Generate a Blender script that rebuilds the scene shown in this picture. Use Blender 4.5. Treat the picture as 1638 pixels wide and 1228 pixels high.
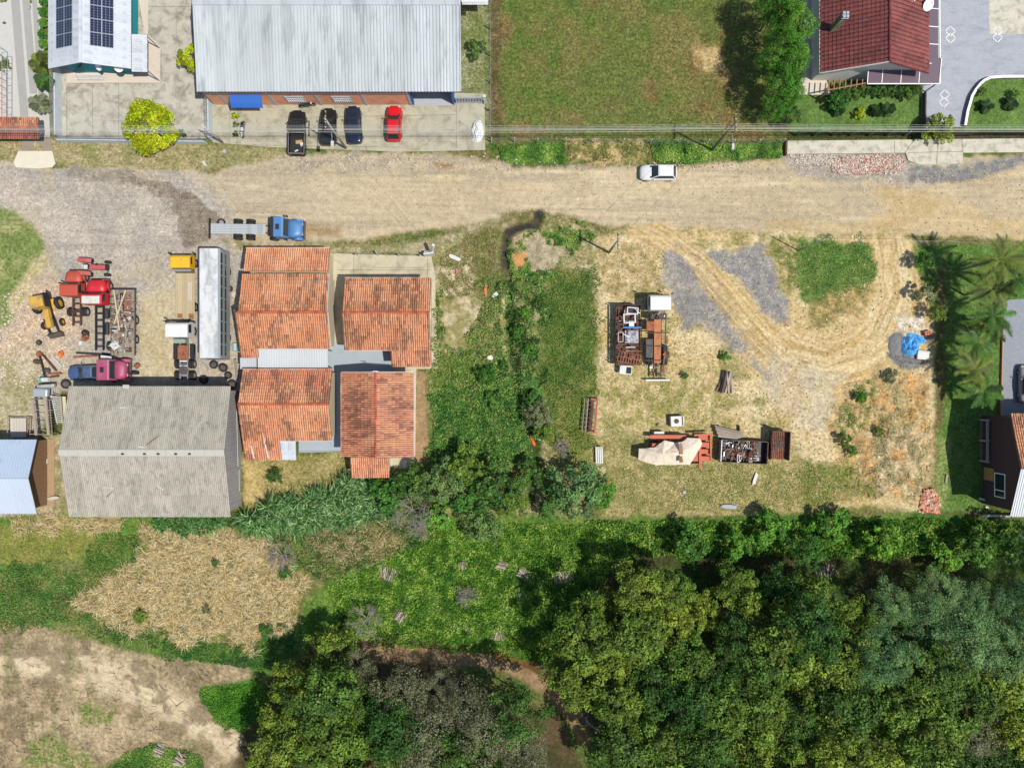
import bpy, math, random
import numpy as np
from mathutils import Vector, Matrix, Quaternion

for o in list(bpy.data.objects): bpy.data.objects.remove(o)
scene = bpy.context.scene
COL = scene.collection
rnd = random.Random(7)
R = math.radians

# ---------------------------------------------------------------- camera (drone straight down, 80 m up)
CAM_H, PPM = 80.0, 14.0          # height in metres; survey map units per metre on the ground
cam_data = bpy.data.cameras.new('camera'); cam = bpy.data.objects.new('camera', cam_data)
COL.objects.link(cam); scene.camera = cam
cam.location = (0, 0, CAM_H); cam.rotation_euler = (0, 0, 0)
cam_data.sensor_width = 36; cam_data.lens = 36*CAM_H/(1638/PPM)
cam_data.clip_start = 0.5; cam_data.clip_end = 6000

# ---------------------------------------------------------------- sky, sun, exposure
SUN_EL = R(61); SUN_AZ = math.atan2(0.885, -0.465)
world = bpy.data.worlds.new('World'); scene.world = world; world.use_nodes = True
nt = world.node_tree; bg = nt.nodes['Background']
sky = nt.nodes.new('ShaderNodeTexSky'); sky.sky_type = 'NISHITA'; sky.sun_disc = False
sky.sun_elevation = SUN_EL; sky.sun_rotation = SUN_AZ; sky.air_density = 1.0; sky.dust_density = 1.0
nt.links.new(sky.outputs[0], bg.inputs[0]); bg.inputs[1].default_value = 0.11
sun_data = bpy.data.lights.new('sun', 'SUN'); sun = bpy.data.objects.new('sun', sun_data); COL.objects.link(sun)
sun_data.energy = 4.25; sun_data.angle = R(0.5); sun_data.color = (1.0, 0.945, 0.85)
sd = Vector((math.sin(SUN_AZ)*math.cos(SUN_EL), math.cos(SUN_AZ)*math.cos(SUN_EL), math.sin(SUN_EL)))
sun.rotation_euler = (-sd).to_track_quat('-Z', 'Y').to_euler(); sun.location = sd*60
vs = scene.view_settings
vs.view_transform = 'Standard'; vs.look = 'None'; vs.exposure = 0.28; vs.gamma = 1.0; vs.use_curve_mapping = False
scene.render.engine = 'CYCLES'
scene.cycles.max_bounces = 5; scene.cycles.diffuse_bounces = 3; scene.cycles.transparent_max_bounces = 6

# ---------------------------------------------------------------- helpers
def W(px, py, h=0.0):
    """survey map position (px east, py south) of a point h metres above the ground -> metres"""
    f = (CAM_H-h)/CAM_H/PPM
    return Vector(((px-819)*f, (614-py)*f, h))

KLIT = 1.45
def lin(c):
    c = c/255.0
    return c/12.92 if c <= 0.04045 else ((c+0.055)/1.055)**2.4
def S(r, g, b, k=None):
    k = k or KLIT
    return (min(lin(r)/k, .85), min(lin(g)/k, .85), min(lin(b)/k, .85))

def nd(t, kind, **kw):
    n = t.nodes.new(kind)
    for k, v in kw.items():
        if k in n.inputs: n.inputs[k].default_value = v
        else: setattr(n, k, v)
    return n
def math_n(t, op, a, b=None, clamp=False):
    n = t.nodes.new('ShaderNodeMath'); n.operation = op; n.use_clamp = clamp
    for i, v in enumerate((a, b)):
        if v is None: continue
        if isinstance(v, (int, float)): n.inputs[i].default_value = v
        else: t.links.new(v, n.inputs[i])
    return n.outputs[0]
def mixc(t, fac, a, b, mode='MIX'):
    n = t.nodes.new('ShaderNodeMix'); n.data_type = 'RGBA'; n.blend_type = mode
    for i, v in ((0, fac), (6, a), (7, b)):
        if isinstance(v, (int, float)): n.inputs[i].default_value = v
        elif isinstance(v, tuple): n.inputs[i].default_value = (*v[:3], 1)
        else: t.links.new(v, n.inputs[i])
    return n.outputs[2]
def noise(t, scale, detail=3, rough=.6, coord=None, dist=0):
    n = nd(t, 'ShaderNodeTexNoise'); n.inputs['Scale'].default_value = scale
    n.inputs['Detail'].default_value = detail; n.inputs['Roughness'].default_value = rough
    n.inputs['Distortion'].default_value = dist
    if coord is not None: t.links.new(coord, n.inputs['Vector'])
    return n.outputs['Fac']
def ramp(t, fac, stops):
    n = t.nodes.new('ShaderNodeValToRGB'); e = n.color_ramp.elements
    while len(e) < len(stops): e.new(0.5)
    for el, (p, c) in zip(e, stops):
        el.position = p; el.color = (c, c, c, 1) if isinstance(c, (int, float)) else (*c[:3], 1)
    t.links.new(fac, n.inputs[0]); return n.outputs[0]

MATS = {}
def mat(name, col, rough=.6, var=.18, scale=2.0, dirt=None, dirt_amt=.0, dirt_scale=.8, metal=0, bump=.0, attr=False, spec=.4, fine=0, coord='obj', rand=0, stretch=None):
    if name in MATS: return MATS[name]
    m = bpy.data.materials.new(name); m.use_nodes = True; t = m.node_tree
    p = t.nodes['Principled BSDF']
    p.inputs['Roughness'].default_value = rough; p.inputs['Metallic'].default_value = metal
    p.inputs['Specular IOR Level'].default_value = spec
    if coord == 'obj':
        co = nd(t, 'ShaderNodeTexCoord').outputs['Object']
    else:
        co = nd(t, 'ShaderNodeNewGeometry').outputs['Position']
    c = (*col[:3], 1)
    if attr:
        a = nd(t, 'ShaderNodeAttribute'); a.attribute_name = 'Col'; c = a.outputs['Color']
    else:
        rgb = nd(t, 'ShaderNodeRGB'); rgb.outputs[0].default_value = c; c = rgb.outputs[0]
    n1 = noise(t, scale, 5, .65, co)
    f = math_n(t, 'MULTIPLY_ADD', n1, 2*var); t.nodes[-1].inputs[2].default_value = 1-var
    c = mixc(t, 1.0, c, f, 'MULTIPLY')
    if fine:
        f2 = math_n(t, 'MULTIPLY_ADD', noise(t, scale*9, 2, .6, co), 2*fine); t.nodes[-1].inputs[2].default_value = 1-fine
        c = mixc(t, 1.0, c, f2, 'MULTIPLY')
    if rand:
        oi = nd(t, 'ShaderNodeObjectInfo').outputs['Random']
        f3 = math_n(t, 'MULTIPLY_ADD', oi, 2*rand); t.nodes[-1].inputs[2].default_value = 1-rand
        c = mixc(t, 1.0, c, f3, 'MULTIPLY')
    if dirt:
        if stretch:
            mp = nd(t, 'ShaderNodeMapping'); t.links.new(co, mp.inputs[0]); mp.inputs['Scale'].default_value = stretch; co_d = mp.outputs[0]
        else: co_d = co
        d = ramp(t, noise(t, dirt_scale, 6, .7, co_d, .4), [(.62-.35*dirt_amt, 0.0), (.72-.2*dirt_amt, 1.0)])
        d = math_n(t, 'MULTIPLY', d, min(1, .35+dirt_amt))
        c = mixc(t, d, c, dirt)
    t.links.new(c, p.inputs['Base Color'])
    if bump:
        b = nd(t, 'ShaderNodeBump'); b.inputs['Strength'].default_value = bump; b.inputs['Distance'].default_value = .03
        t.links.new(noise(t, scale*6, 4, .6, co), b.inputs['Height']); t.links.new(b.outputs[0], p.inputs['Normal'])
    MATS[name] = m; return m

def leafmat(name, col, hue=.25, trans=.25):
    if name in MATS: return MATS[name]
    m = bpy.data.materials.new(name); m.use_nodes = True; t = m.node_tree
    p = t.nodes['Principled BSDF']; p.inputs['Roughness'].default_value = .55; p.inputs['Specular IOR Level'].default_value = .25
    a = nd(t, 'ShaderNodeAttribute'); a.attribute_name = 'Col'
    c = mixc(t, 1.0, a.outputs['Color'], (*col, 1), 'MULTIPLY')
    oi = nd(t, 'ShaderNodeObjectInfo').outputs['Random']
    h = nd(t, 'ShaderNodeHueSaturation'); t.links.new(c, h.inputs['Color'])
    hv = math_n(t, 'MULTIPLY_ADD', oi, .036*hue/.25); t.nodes[-1].inputs[2].default_value = .5-.010*hue/.25
    vv = math_n(t, 'MULTIPLY_ADD', oi, -.45*hue/.25); t.nodes[-1].inputs[2].default_value = 1+.22*hue/.25
    t.links.new(hv, h.inputs['Hue']); t.links.new(vv, h.inputs['Value'])
    t.links.new(h.outputs[0], p.inputs['Base Color'])
    tr = nd(t, 'ShaderNodeBsdfTranslucent'); t.links.new(h.outputs[0], tr.inputs[0])
    mx = nd(t, 'ShaderNodeMixShader'); mx.inputs[0].default_value = trans
    t.links.new(p.outputs[0], mx.inputs[1]); t.links.new(tr.outputs[0], mx.inputs[2])
    t.links.new(mx.outputs[0], t.nodes['Material Output'].inputs[0])
    MATS[name] = m; return m

def glassmat(name='glass', col=(.02, .03, .035), rough=.06):
    if name in MATS: return MATS[name]
    m = bpy.data.materials.new(name); m.use_nodes = True; p = m.node_tree.nodes['Principled BSDF']
    p.inputs['Base Color'].default_value = (*col, 1); p.inputs['Roughness'].default_value = rough
    p.inputs['Specular IOR Level'].default_value = .6
    MATS[name] = m; return m

def link(name, data, parent=None, loc=None, rot=None):
    o = bpy.data.objects.new(name, data); COL.objects.link(o)
    if parent is not None:
        o.parent = parent
        if parent.name in WORLD and loc is None: o.location = -parent.location
    if loc is not None: o.location = loc
    if rot is not None: o.rotation_euler = rot
    return o
WORLD = set()     # things whose parts are given in world metres
def tag(o, label=None, cat=None, group=None, kind=None):
    if label: o['label'] = label
    if cat: o['category'] = cat
    if group: o['group'] = group
    if kind: o['kind'] = kind
    return o
def thing(name, label, cat, loc=(0, 0, 0), rz=0, group=None, world=False):
    o = link(name, None, None, loc, (0, 0, rz)); tag(o, label, cat, group)
    o.empty_display_size = .2
    if world: WORLD.add(o.name)
    return o

class MB:
    def __init__(s): s.v = []; s.f = []; s.m = Matrix.Identity(4)
    def at(s, loc=(0, 0, 0), rz=0, rx=0, ry=0):
        s.m = Matrix.Translation(loc) @ Matrix.Rotation(rz, 4, 'Z') @ Matrix.Rotation(ry, 4, 'Y') @ Matrix.Rotation(rx, 4, 'X'); return s
    def add(s, vs_, fs):
        b = len(s.v); s.v += [tuple(s.m @ Vector(p)) for p in vs_]; s.f += [tuple(b+i for i in f) for f in fs]; return s
    def box(s, x0, x1, y0, y1, z0, z1, tx=0, ty=0):
        """tx, ty: how much the top is drawn in"""
        return s.add([(x0, y0, z0), (x1, y0, z0), (x1, y1, z0), (x0, y1, z0), (x0+tx, y0+ty, z1), (x1-tx, y0+ty, z1), (x1-tx, y1-ty, z1), (x0+tx, y1-ty, z1)],
                     [(3, 2, 1, 0), (4, 5, 6, 7), (0, 1, 5, 4), (1, 2, 6, 5), (2, 3, 7, 6), (3, 0, 4, 7)])
    def cbox(s, c, sx, sy, sz): return s.box(c[0]-sx/2, c[0]+sx/2, c[1]-sy/2, c[1]+sy/2, c[2]-sz/2, c[2]+sz/2)
    def bar(s, a, b, w, h=None):
        a = Vector(a); b = Vector(b); h = h or w; d = (b-a).normalized()
        u = d.cross(Vector((0, 0, 1)))
        if u.length < .01: u = Vector((1, 0, 0))
        u.normalize(); n = u.cross(d)
        q = []
        for p in (a, b): q += [p-u*w/2-n*h/2, p+u*w/2-n*h/2, p+u*w/2+n*h/2, p-u*w/2+n*h/2]
        return s.add(q, [(0, 1, 2, 3), (7, 6, 5, 4), (0, 4, 5, 1), (1, 5, 6, 2), (2, 6, 7, 3), (3, 7, 4, 0)])
    def tube(s, pts, r, seg=6, r2=None):
        pts = [Vector(p) for p in pts]; n = len(pts); vv = []; ff = []
        for i, p in enumerate(pts):
            d = (pts[min(i+1, n-1)]-pts[max(i-1, 0)]).normalized()
            u = d.cross(Vector((0, 0, 1)))
            if u.length < .05: u = d.cross(Vector((1, 0, 0)))
            u.normalize(); w = u.cross(d)
            rr = r if r2 is None else r+(r2-r)*i/max(1, n-1)
            vv += [p+(u*math.cos(2*math.pi*k/seg)+w*math.sin(2*math.pi*k/seg))*rr for k in range(seg)]
        for i in range(n-1):
            for k in range(seg):
                a = i*seg+k; b = i*seg+(k+1) % seg; ff.append((a, a+seg, b+seg, b))
        ff.append(tuple(range(seg))); ff.append(tuple(reversed(range((n-1)*seg, n*seg))))
        return s.add(vv, ff)
    def cyl(s, c, r, z0, z1, seg=16, r2=None):
        r2 = r if r2 is None else r2
        vv = [(c[0]+math.cos(2*math.pi*k/seg)*q, c[1]+math.sin(2*math.pi*k/seg)*q, z) for q, z in ((r, z0), (r2, z1)) for k in range(seg)]
        return s.add(vv, [(k, (k+1) % seg, seg+(k+1) % seg, seg+k) for k in range(seg)]+[tuple(reversed(range(seg))), tuple(range(seg, 2*seg))])
    def lathe(s, prof, seg=20):
        """profile [(r, y)] turned about the local Y axis"""
        n = len(prof); vv = []; ff = []
        for k in range(seg):
            a = 2*math.pi*k/seg
            vv += [(r*math.cos(a), y, r*math.sin(a)) for r, y in prof]
        for k in range(seg):
            for i in range(n-1):
                a = k*n+i; b = ((k+1) % seg)*n+i; ff.append((a, b, b+1, a+1))
        return s.add(vv, ff)
    def prism(s, poly, z0, z1):
        n = len(poly); a = sum(poly[i][0]*poly[(i+1) % n][1]-poly[(i+1) % n][0]*poly[i][1] for i in range(n))
        if a < 0: poly = poly[::-1]
        return s.add([(p[0], p[1], z0) for p in poly]+[(p[0], p[1], z1) for p in poly],
                     [tuple(reversed(range(n))), tuple(range(n, 2*n))]+[(i, (i+1) % n, n+(i+1) % n, n+i) for i in range(n)])
    def slab(s, q, th):
        """four corner points, thickened along the normal downwards"""
        q = [Vector(p) for p in q]; nn = (q[1]-q[0]).cross(q[3]-q[0]).normalized()
        if nn.z < 0: q = q[::-1]; nn = -nn
        return s.add(q+[p-nn*th for p in q], [(0, 1, 2, 3), (7, 6, 5, 4)]+[(i+4, (i+1) % 4+4, (i+1) % 4, i) for i in range(4)])
    def loft(s, secs, cap=True):
        n = len(secs[0]); vv = [p for q in secs for p in q]; ff = []
        for i in range(len(secs)-1):
            for k in range(n):
                a = i*n+k; b = i*n+(k+1) % n; ff.append((a, b, b+n, a+n))
        if cap: ff.append(tuple(reversed(range(n)))); ff.append(tuple(range((len(secs)-1)*n, len(secs)*n)))
        return s.add(vv, ff)
    def mesh(s, name, m, smooth=False):
        me = bpy.data.meshes.new(name); me.from_pydata(s.v, [], s.f); me.materials.append(m if not isinstance(m, str) else MATS[m])
        if smooth:
            me.polygons.foreach_set('use_smooth', [True]*len(me.polygons))
        me.update(); return me
    def build(s, name, m, parent=None, loc=None, rot=None, smooth=False, bevel=0, kind=None, label=None):
        o = link(name, s.mesh(name, m, smooth), parent, loc, rot)
        if bevel:
            b = o.modifiers.new('bevel', 'BEVEL'); b.width = bevel; b.segments = 2; b.limit_method = 'ANGLE'; b.angle_limit = R(35)
        if kind: o['kind'] = kind
        if label: o['label'] = label
        return o

def quads(name, V, m, colors=None, parent=None, loc=None, kind=None, nper=4):
    """V: (N, nper, 3) array of separate faces; colors (N, 3)"""
    V = np.asarray(V, dtype=np.float32); N = V.shape[0]
    me = bpy.data.meshes.new(name); me.vertices.add(N*nper); me.vertices.foreach_set('co', V.reshape(-1))
    me.loops.add(N*nper); me.loops.foreach_set('vertex_index', np.arange(N*nper, dtype=np.int32))
    me.polygons.add(N); me.polygons.foreach_set('loop_start', np.arange(0, N*nper, nper, dtype=np.int32))
    me.update(calc_edges=True)
    if colors is not None:
        a = me.attributes.new('Col', 'FLOAT_COLOR', 'POINT')
        c = np.ones((N, nper, 4), np.float32); c[:, :, :3] = np.asarray(colors, np.float32)[:, None, :]
        a.data.foreach_set('color', c.reshape(-1))
    me.materials.append(m)
    if name.startswith('@'): return me
    o = link(name, me, parent, loc)
    if kind: o['kind'] = kind
    return o

# ---------------------------------------------------------------- numpy noise and map masks
rs = np.random.RandomState(11)
_T = rs.rand(8, 256, 256).astype(np.float32)
def vnoise(x, y, sd_=0):
    xi = np.floor(x).astype(int); yi = np.floor(y).astype(int); fx = x-xi; fy = y-yi
    fx = fx*fx*(3-2*fx); fy = fy*fy*(3-2*fy); T = _T[sd_ % 8]
    a = T[xi & 255, yi & 255]; b = T[(xi+1) & 255, yi & 255]; c = T[xi & 255, (yi+1) & 255]; d = T[(xi+1) & 255, (yi+1) & 255]
    return (a*(1-fx)+b*fx)*(1-fy)+(c*(1-fx)+d*fx)*fy
def fbm(x, y, sc, sd_=0, oct_=4):
    v = 0; amp = .5; tot = 0
    for i in range(oct_):
        v = v+amp*vnoise(x/sc*2**i+37.3*i+sd_*11.7, y/sc*2**i+91.7*i, sd_+i); tot += amp; amp *= .55
    return v/tot
def sdist(PX, PY, poly):
    """signed distance to a polygon on the map, positive inside"""
    P = np.asarray(poly, float); best = np.full(PX.shape, 1e9); ins = np.zeros(PX.shape, bool)
    for i in range(len(P)):
        ax, ay = P[i]; bx, by = P[(i+1) % len(P)]; dx, dy = bx-ax, by-ay
        t = np.clip(((PX-ax)*dx+(PY-ay)*dy)/(dx*dx+dy*dy+1e-9), 0, 1)
        best = np.minimum(best, (PX-ax-t*dx)**2+(PY-ay-t*dy)**2)
        c = ((ay > PY) != (by > PY)) & (PX < (bx-ax)*(PY-ay)/(by-ay+1e-12)+ax); ins ^= c
    d = np.sqrt(best); return np.where(ins, d, -d)
def ldist(PX, PY, line):
    """signed distance to a polyline on the map"""
    P = np.asarray(line, float); best = np.full(PX.shape, 1e9); sg = np.ones(PX.shape)
    for i in range(len(P)-1):
        ax, ay = P[i]; bx, by = P[i+1]; dx, dy = bx-ax, by-ay
        t = np.clip(((PX-ax)*dx+(PY-ay)*dy)/(dx*dx+dy*dy), 0, 1)
        d2 = (PX-ax-t*dx)**2+(PY-ay-t*dy)**2; k = d2 < best
        best = np.where(k, d2, best); sg = np.where(k, np.sign(dx*(PY-ay)-dy*(PX-ax)), sg)
    return np.sqrt(best)*sg
def sstep(a, b, x):
    t = np.clip((x-a)/(b-a), 0, 1); return t*t*(3-2*t)
# ================================================================ GROUND: one relief, cut along road, yards, track and creek
step = 2.8
def axis(a, b, far):
    fine = np.arange(a, b+.1, step); out = []
    d = step
    x = 0.0
    while x < far: d *= 1.45; x += d; out.append(x)
    out = np.array(out); return np.concatenate([(a-out)[::-1], fine, b+out])
ax_x = axis(-60, 1698, 28000); ax_y = axis(-60, 1290, 28000)
PX, PY = np.meshgrid(ax_x, ax_y); NX, NY = len(ax_x), len(ax_y)
shape = PX.shape
GC = np.zeros(shape+(3,)); GR = np.ones(shape); GV = np.zeros(shape); GZ = np.zeros(shape)
NZ = {}
def fb(sc, s=0, o=4):
    k = (sc, s, o)
    if k not in NZ: NZ[k] = fbm(PX, PY, sc, s, o)
    return NZ[k]
def M(poly, soft=8, amp=14, sc=34, s=0):
    d = sdist(PX, PY, poly)
    return sstep(-soft, soft, d+(fb(sc, s)-.5)*2.4*amp+(fb(9, s+3, 2)-.5)*amp*.9)
def L(mask, c1, c2, sc=40, s=0, grass=None, gravel=None, lo=.36, hi=.64):
    global GC, GR, GV
    t = sstep(lo, hi, fb(sc, s))[..., None]
    c = np.array(S(*c1))*(1-t)+np.array(S(*c2))*t
    m = mask[..., None]; GC = GC*(1-m)+c*m
    if grass is not None: GR = GR*(1-mask)+grass*mask
    if gravel is not None: GV = GV*(1-mask)+gravel*mask
ONE = np.ones(shape)
L(ONE, (92, 112, 52), (124, 120, 70), 90, 1, 1, 0)                      # weedy grass everywhere

# meadow behind the road
mead = [(782, -60), (1250, -60), (1255, 150), (1250, 228), (1050, 232), (900, 228), (784, 228)]
mm = M(mead, 4, 4)
L(mm, (126, 122, 70), (108, 120, 60), 75, 2, 1, 0)
L(mm*sstep(.5, .72, fb(46, 5)), (138, 122, 78), (128, 108, 66), 30, 3)
L(mm*sstep(.55, .75, fb(60, 6)), (92, 116, 50), (108, 122, 58), 30, 3)
L(M([(783, -60), (800, -60), (803, 228), (785, 228)], 4, 5), (118, 102, 72), (96, 92, 54), 12, 3)
L(M([(1105, 70), (1150, 75), (1155, 105), (1130, 112), (1110, 95)], 6, 14, 18), (205, 178, 128), (165, 140, 90), 14, 3, .4)
L(M([(1205, -60), (1320, -60), (1300, 215), (1240, 215)], 8, 8), (90, 92, 48), (70, 84, 38), 20, 2)
# verge between meadow and road
L(M([(780, 226), (1250, 226), (1250, 252), (1100, 262), (870, 266), (785, 256)], 4, 5), (72, 105, 40), (110, 118, 60), 20, 4, 1)
L(M([(905, 222), (1030, 224), (1050, 262), (930, 264), (890, 250)], 5, 12, 16), (196, 172, 120), (120, 122, 64), 12, 5, .7)
# houses' strip in the upper left
L(M([(730, -60), (782, -60), (782, 228), (730, 228)], 3, 3), (146, 148, 108), (120, 130, 78), 25, 2, 1)
L(M([(-60, 222), (130, 222), (310, 228), (455, 235), (450, 262), (330, 276), (160, 270), (90, 262), (-60, 262)], 6, 7), (150, 146, 98), (172, 160, 118), 30, 3, .8, .2)

# --- the dirt road
road = [(-3000, 250), (-90, 258), (0, 262), (95, 270), (180, 268), (335, 278), (445, 250), (560, 244), (660, 246), (790, 256), (830, 268), (960, 266), (1080, 268), (1250, 252), (1330, 262), (1460, 262), (1560, 250), (1760, 252), (4000, 258),
        (4000, 380), (1760, 384), (1500, 378), (1250, 372), (1050, 366), (985, 364), (930, 350), (860, 336), (810, 346), (760, 360), (700, 366), (620, 378), (520, 390), (400, 400), (330, 400), (-90, 400), (-120, 350), (-3000, 345)]
mroad = M(road, 5, 6, 26, 2)
L(mroad, (206, 188, 154), (196, 178, 146), 70, 1, 0, .12)
L(mroad*sstep(700, 300, PX)*.7, (197, 184, 161), (188, 176, 156), 50, 2, 0, .2)
tr = fbm(PX*.035+.12*PY, PY, 7, 3, 3)
L(mroad*sstep(.5, .75, tr)*.8, (176, 163, 140), (184, 169, 142), 30, 2, 0, .4)
L(mroad*sstep(.58, .8, fbm(PX*.1+40, PY, 13, 5, 3))*.8, (220, 203, 170), (212, 190, 148), 30, 2, 0, .1)
L(mroad*sstep(1150, 1300, PX)*sstep(.42, .6, fbm(PX*.2, PY, 26, 1))*.75, (208, 186, 142), (200, 174, 122), 30, 1, 0, .12)
L(M([(1250, 248), (1340, 262), (1460, 268), (1500, 276), (1640, 262), (1760, 250), (1760, 268), (1560, 258), (1500, 300), (1380, 292), (1280, 286)], 10, 10), (168, 161, 150), (188, 176, 156), 20, 3, 0, .7)
L(M([(440, 246), (700, 246), (740, 262), (640, 280), (480, 272)], 10, 14, 24)*.75, (170, 160, 142), (190, 177, 152), 14, 2, .05, .6)
L(M([(690, 258), (725, 260), (728, 270), (700, 272)], 4, 4), (150, 122, 88), (165, 140, 104), 10, 2, 0, .3)
# yard of the lorries
yard = [(-90, 268), (330, 276), (400, 396), (392, 640), (96, 622), (60, 705), (100, 830), (-90, 830)]
myard = M(yard, 5, 5)
L(myard, (194, 182, 160), (182, 170, 148), 60, 3, .1, .3)
L(myard*sstep(.45, .62, fb(55, 4)), (172, 166, 156), (184, 176, 164), 20, 5, 0, .6)
L(M([(-90, 285), (230, 300), (290, 345), (300, 395), (180, 425), (90, 410), (60, 350), (-90, 320)], 14, 22), (178, 170, 158), (194, 184, 168), 30, 2, 0, .55)
L(M([(-90, 470), (40, 458), (95, 452), (120, 520), (110, 590), (60, 600), (-90, 600)], 10, 16), (212, 186, 156), (196, 178, 156), 20, 1, 0, .9)
L(M([(-90, 560), (60, 560), (70, 700), (-90, 700)], 14, 18), (200, 188, 160), (168, 160, 118), 22, 6, .3, .6)
L(M([(226, 470), (284, 470), (286, 600), (226, 600)], 10, 10), (206, 192, 158), (196, 180, 142), 22, 2, .05, .2)
L(M([(-90, 325), (18, 335), (52, 358), (75, 395), (62, 430), (30, 470), (15, 520), (-90, 540)], 6, 6), (124, 142, 78), (160, 162, 106), 26, 1, .8, 0)
L(M([(45, 430), (70, 400), (75, 420), (40, 475), (20, 500), (10, 480)], 5, 6), (205, 190, 150), (190, 176, 130), 12, 1, .3)
# damp gravel tongue where the yard meets the road
L(M([(195, 272), (240, 284), (290, 302), (325, 322), (352, 345), (345, 372), (320, 395), (292, 392), (288, 360), (272, 328), (240, 305), (205, 294)], 3, 9, 15), (138, 127, 112), (156, 144, 128), 9, 2, 0, .8)
L(M([(120, 266), (205, 272), (225, 285), (200, 292), (140, 290), (105, 282)], 5, 10, 12)*.8, (142, 133, 118), (168, 158, 142), 8, 2, 0, .8)
L(M([(1440, 262), (1500, 268), (1545, 264), (1640, 246), (1760, 240), (1760, 252), (1640, 262), (1540, 292), (1450, 288)], 5, 8, 14), (134, 133, 132), (154, 148, 140), 12, 2, 0, .9)
L(M([(490, 360), (545, 362), (540, 378), (492, 376)], 8, 6)*.7, (160, 128, 84), (150, 122, 82), 9, 2, 0, .3)
# verge in front of the tiled houses
L(M([(355, 385), (520, 388), (535, 395), (690, 385), (745, 360), (800, 350), (815, 372), (700, 410), (380, 400)], 6, 8), (150, 146, 104), (186, 174, 138), 14, 2, .6, .3)

# --- vacant lot with the ditch
lot = [(700, 400), (760, 365), (815, 352), (870, 345), (935, 352), (985, 385), (960, 450), (950, 600), (960, 700), (940, 830), (690, 830), (680, 620), (690, 480)]
ml = M(lot, 8, 10)
L(ml, (120, 124, 68), (164, 154, 108), 24, 2, 1, 0)
L(M([(700, 415), (775, 400), (785, 480), (745, 560), (702, 560)], 10, 16), (204, 188, 152), (150, 144, 92), 12, 4, .4, .2)
L(ml*sstep(.54, .66, fb(13, 6))*sstep(560, 480, PY)*.8, (206, 190, 154), (186, 168, 130), 9, 2, .2, .2)
L(M([(745, 372), (800, 355), (812, 440), (800, 500), (770, 470)], 8, 8), (112, 118, 60), (140, 132, 88), 14, 1, 1)
L(M([(690, 570), (780, 600), (880, 600), (860, 740), (690, 745)], 10, 10), (62, 108, 50), (88, 126, 58), 22, 1, 1)
L(M([(690, 585), (755, 560), (760, 650), (700, 660)], 8, 12), (120, 132, 62), (92, 118, 52), 14, 1, 1)
L(M([(880, 440), (950, 430), (960, 540), (930, 640), (870, 640), (860, 540)], 12, 12), (78, 106, 46), (104, 120, 58), 22, 4, 1)
L(M([(880, 620), (960, 600), (985, 700), (960, 760), (890, 740)], 12, 12), (116, 128, 62), (142, 140, 78), 18, 4, 1)
L(M([(838, 392), (860, 372), (880, 392), (905, 398), (900, 410), (880, 425), (858, 440), (842, 442), (850, 420)], 4, 7, 12), (186, 172, 142), (158, 146, 116), 8, 2, .1, .6)
L(M([(812, 370), (832, 372), (834, 390), (820, 392)], 3, 4, 10), (178, 160, 128), (140, 134, 94), 8, 2, .1, .5)
L(M([(820, 406), (840, 402), (842, 420), (828, 436), (822, 418)], 3, 4, 10), (214, 160, 100), (200, 150, 96), 8, 2, 0, .2)
L(M([(800, 342), (850, 338), (866, 348), (850, 362), (815, 364)], 4, 6, 12), (150, 132, 96), (120, 116, 70), 9, 2, .5, .2)
# ditch
ditch = [(862, 340), (858, 358), (830, 362), (812, 370), (807, 395), (808, 430), (815, 470), (818, 560), (830, 640), (855, 720), (850, 800)]
dd = np.abs(ldist(PX, PY, ditch))+(fb(14, 4)-.5)*8
mdit = sstep(9, 3, dd)
L(mdit*sstep(460, 420, PY), (62, 60, 52), (84, 78, 62), 9, 2, 0, .2)
L(mdit*sstep(420, 480, PY), (58, 82, 40), (74, 92, 46), 12, 1, 1)
GZ -= .55*sstep(13, 2, dd)
# --- sandy lot with machinery
sand = [(955, 380), (1010, 362), (1240, 372), (1440, 376), (1490, 392), (1495, 520), (1500, 620), (1495, 720), (1480, 815), (1300, 812), (1130, 825), (960, 825), (950, 700), (960, 560), (950, 450)]
ms = M(sand, 8, 9)
L(ms, (220, 200, 156), (206, 182, 130), 34, 2, .12, .2)
L(ms*sstep(.5, .68, fb(26, 6))*sstep(1330, 1230, PX)*.75, (158, 150, 92), (138, 138, 78), 14, 2, .8, 0)
L(M([(955, 395), (1045, 385), (1060, 460), (960, 470)], 10, 12), (206, 184, 140), (168, 150, 98), 12, 4, .3, .1)
L(M([(955, 610), (1100, 590), (1180, 640), (1120, 690), (1000, 700), (960, 690)], 12, 16), (202, 184, 134), (158, 150, 88), 12, 4, .5, .1)
L(M([(955, 700), (1000, 690), (1290, 738), (1290, 815), (960, 830)], 12, 12), (146, 142, 84), (178, 164, 112), 16, 3, .9)
L(M([(955, 760), (1130, 770), (1280, 760), (1300, 815), (960, 830)], 12, 14)*sstep(.5, .6, fb(18, 5)), (186, 164, 116), (160, 146, 92), 9, 3, .6)
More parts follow.
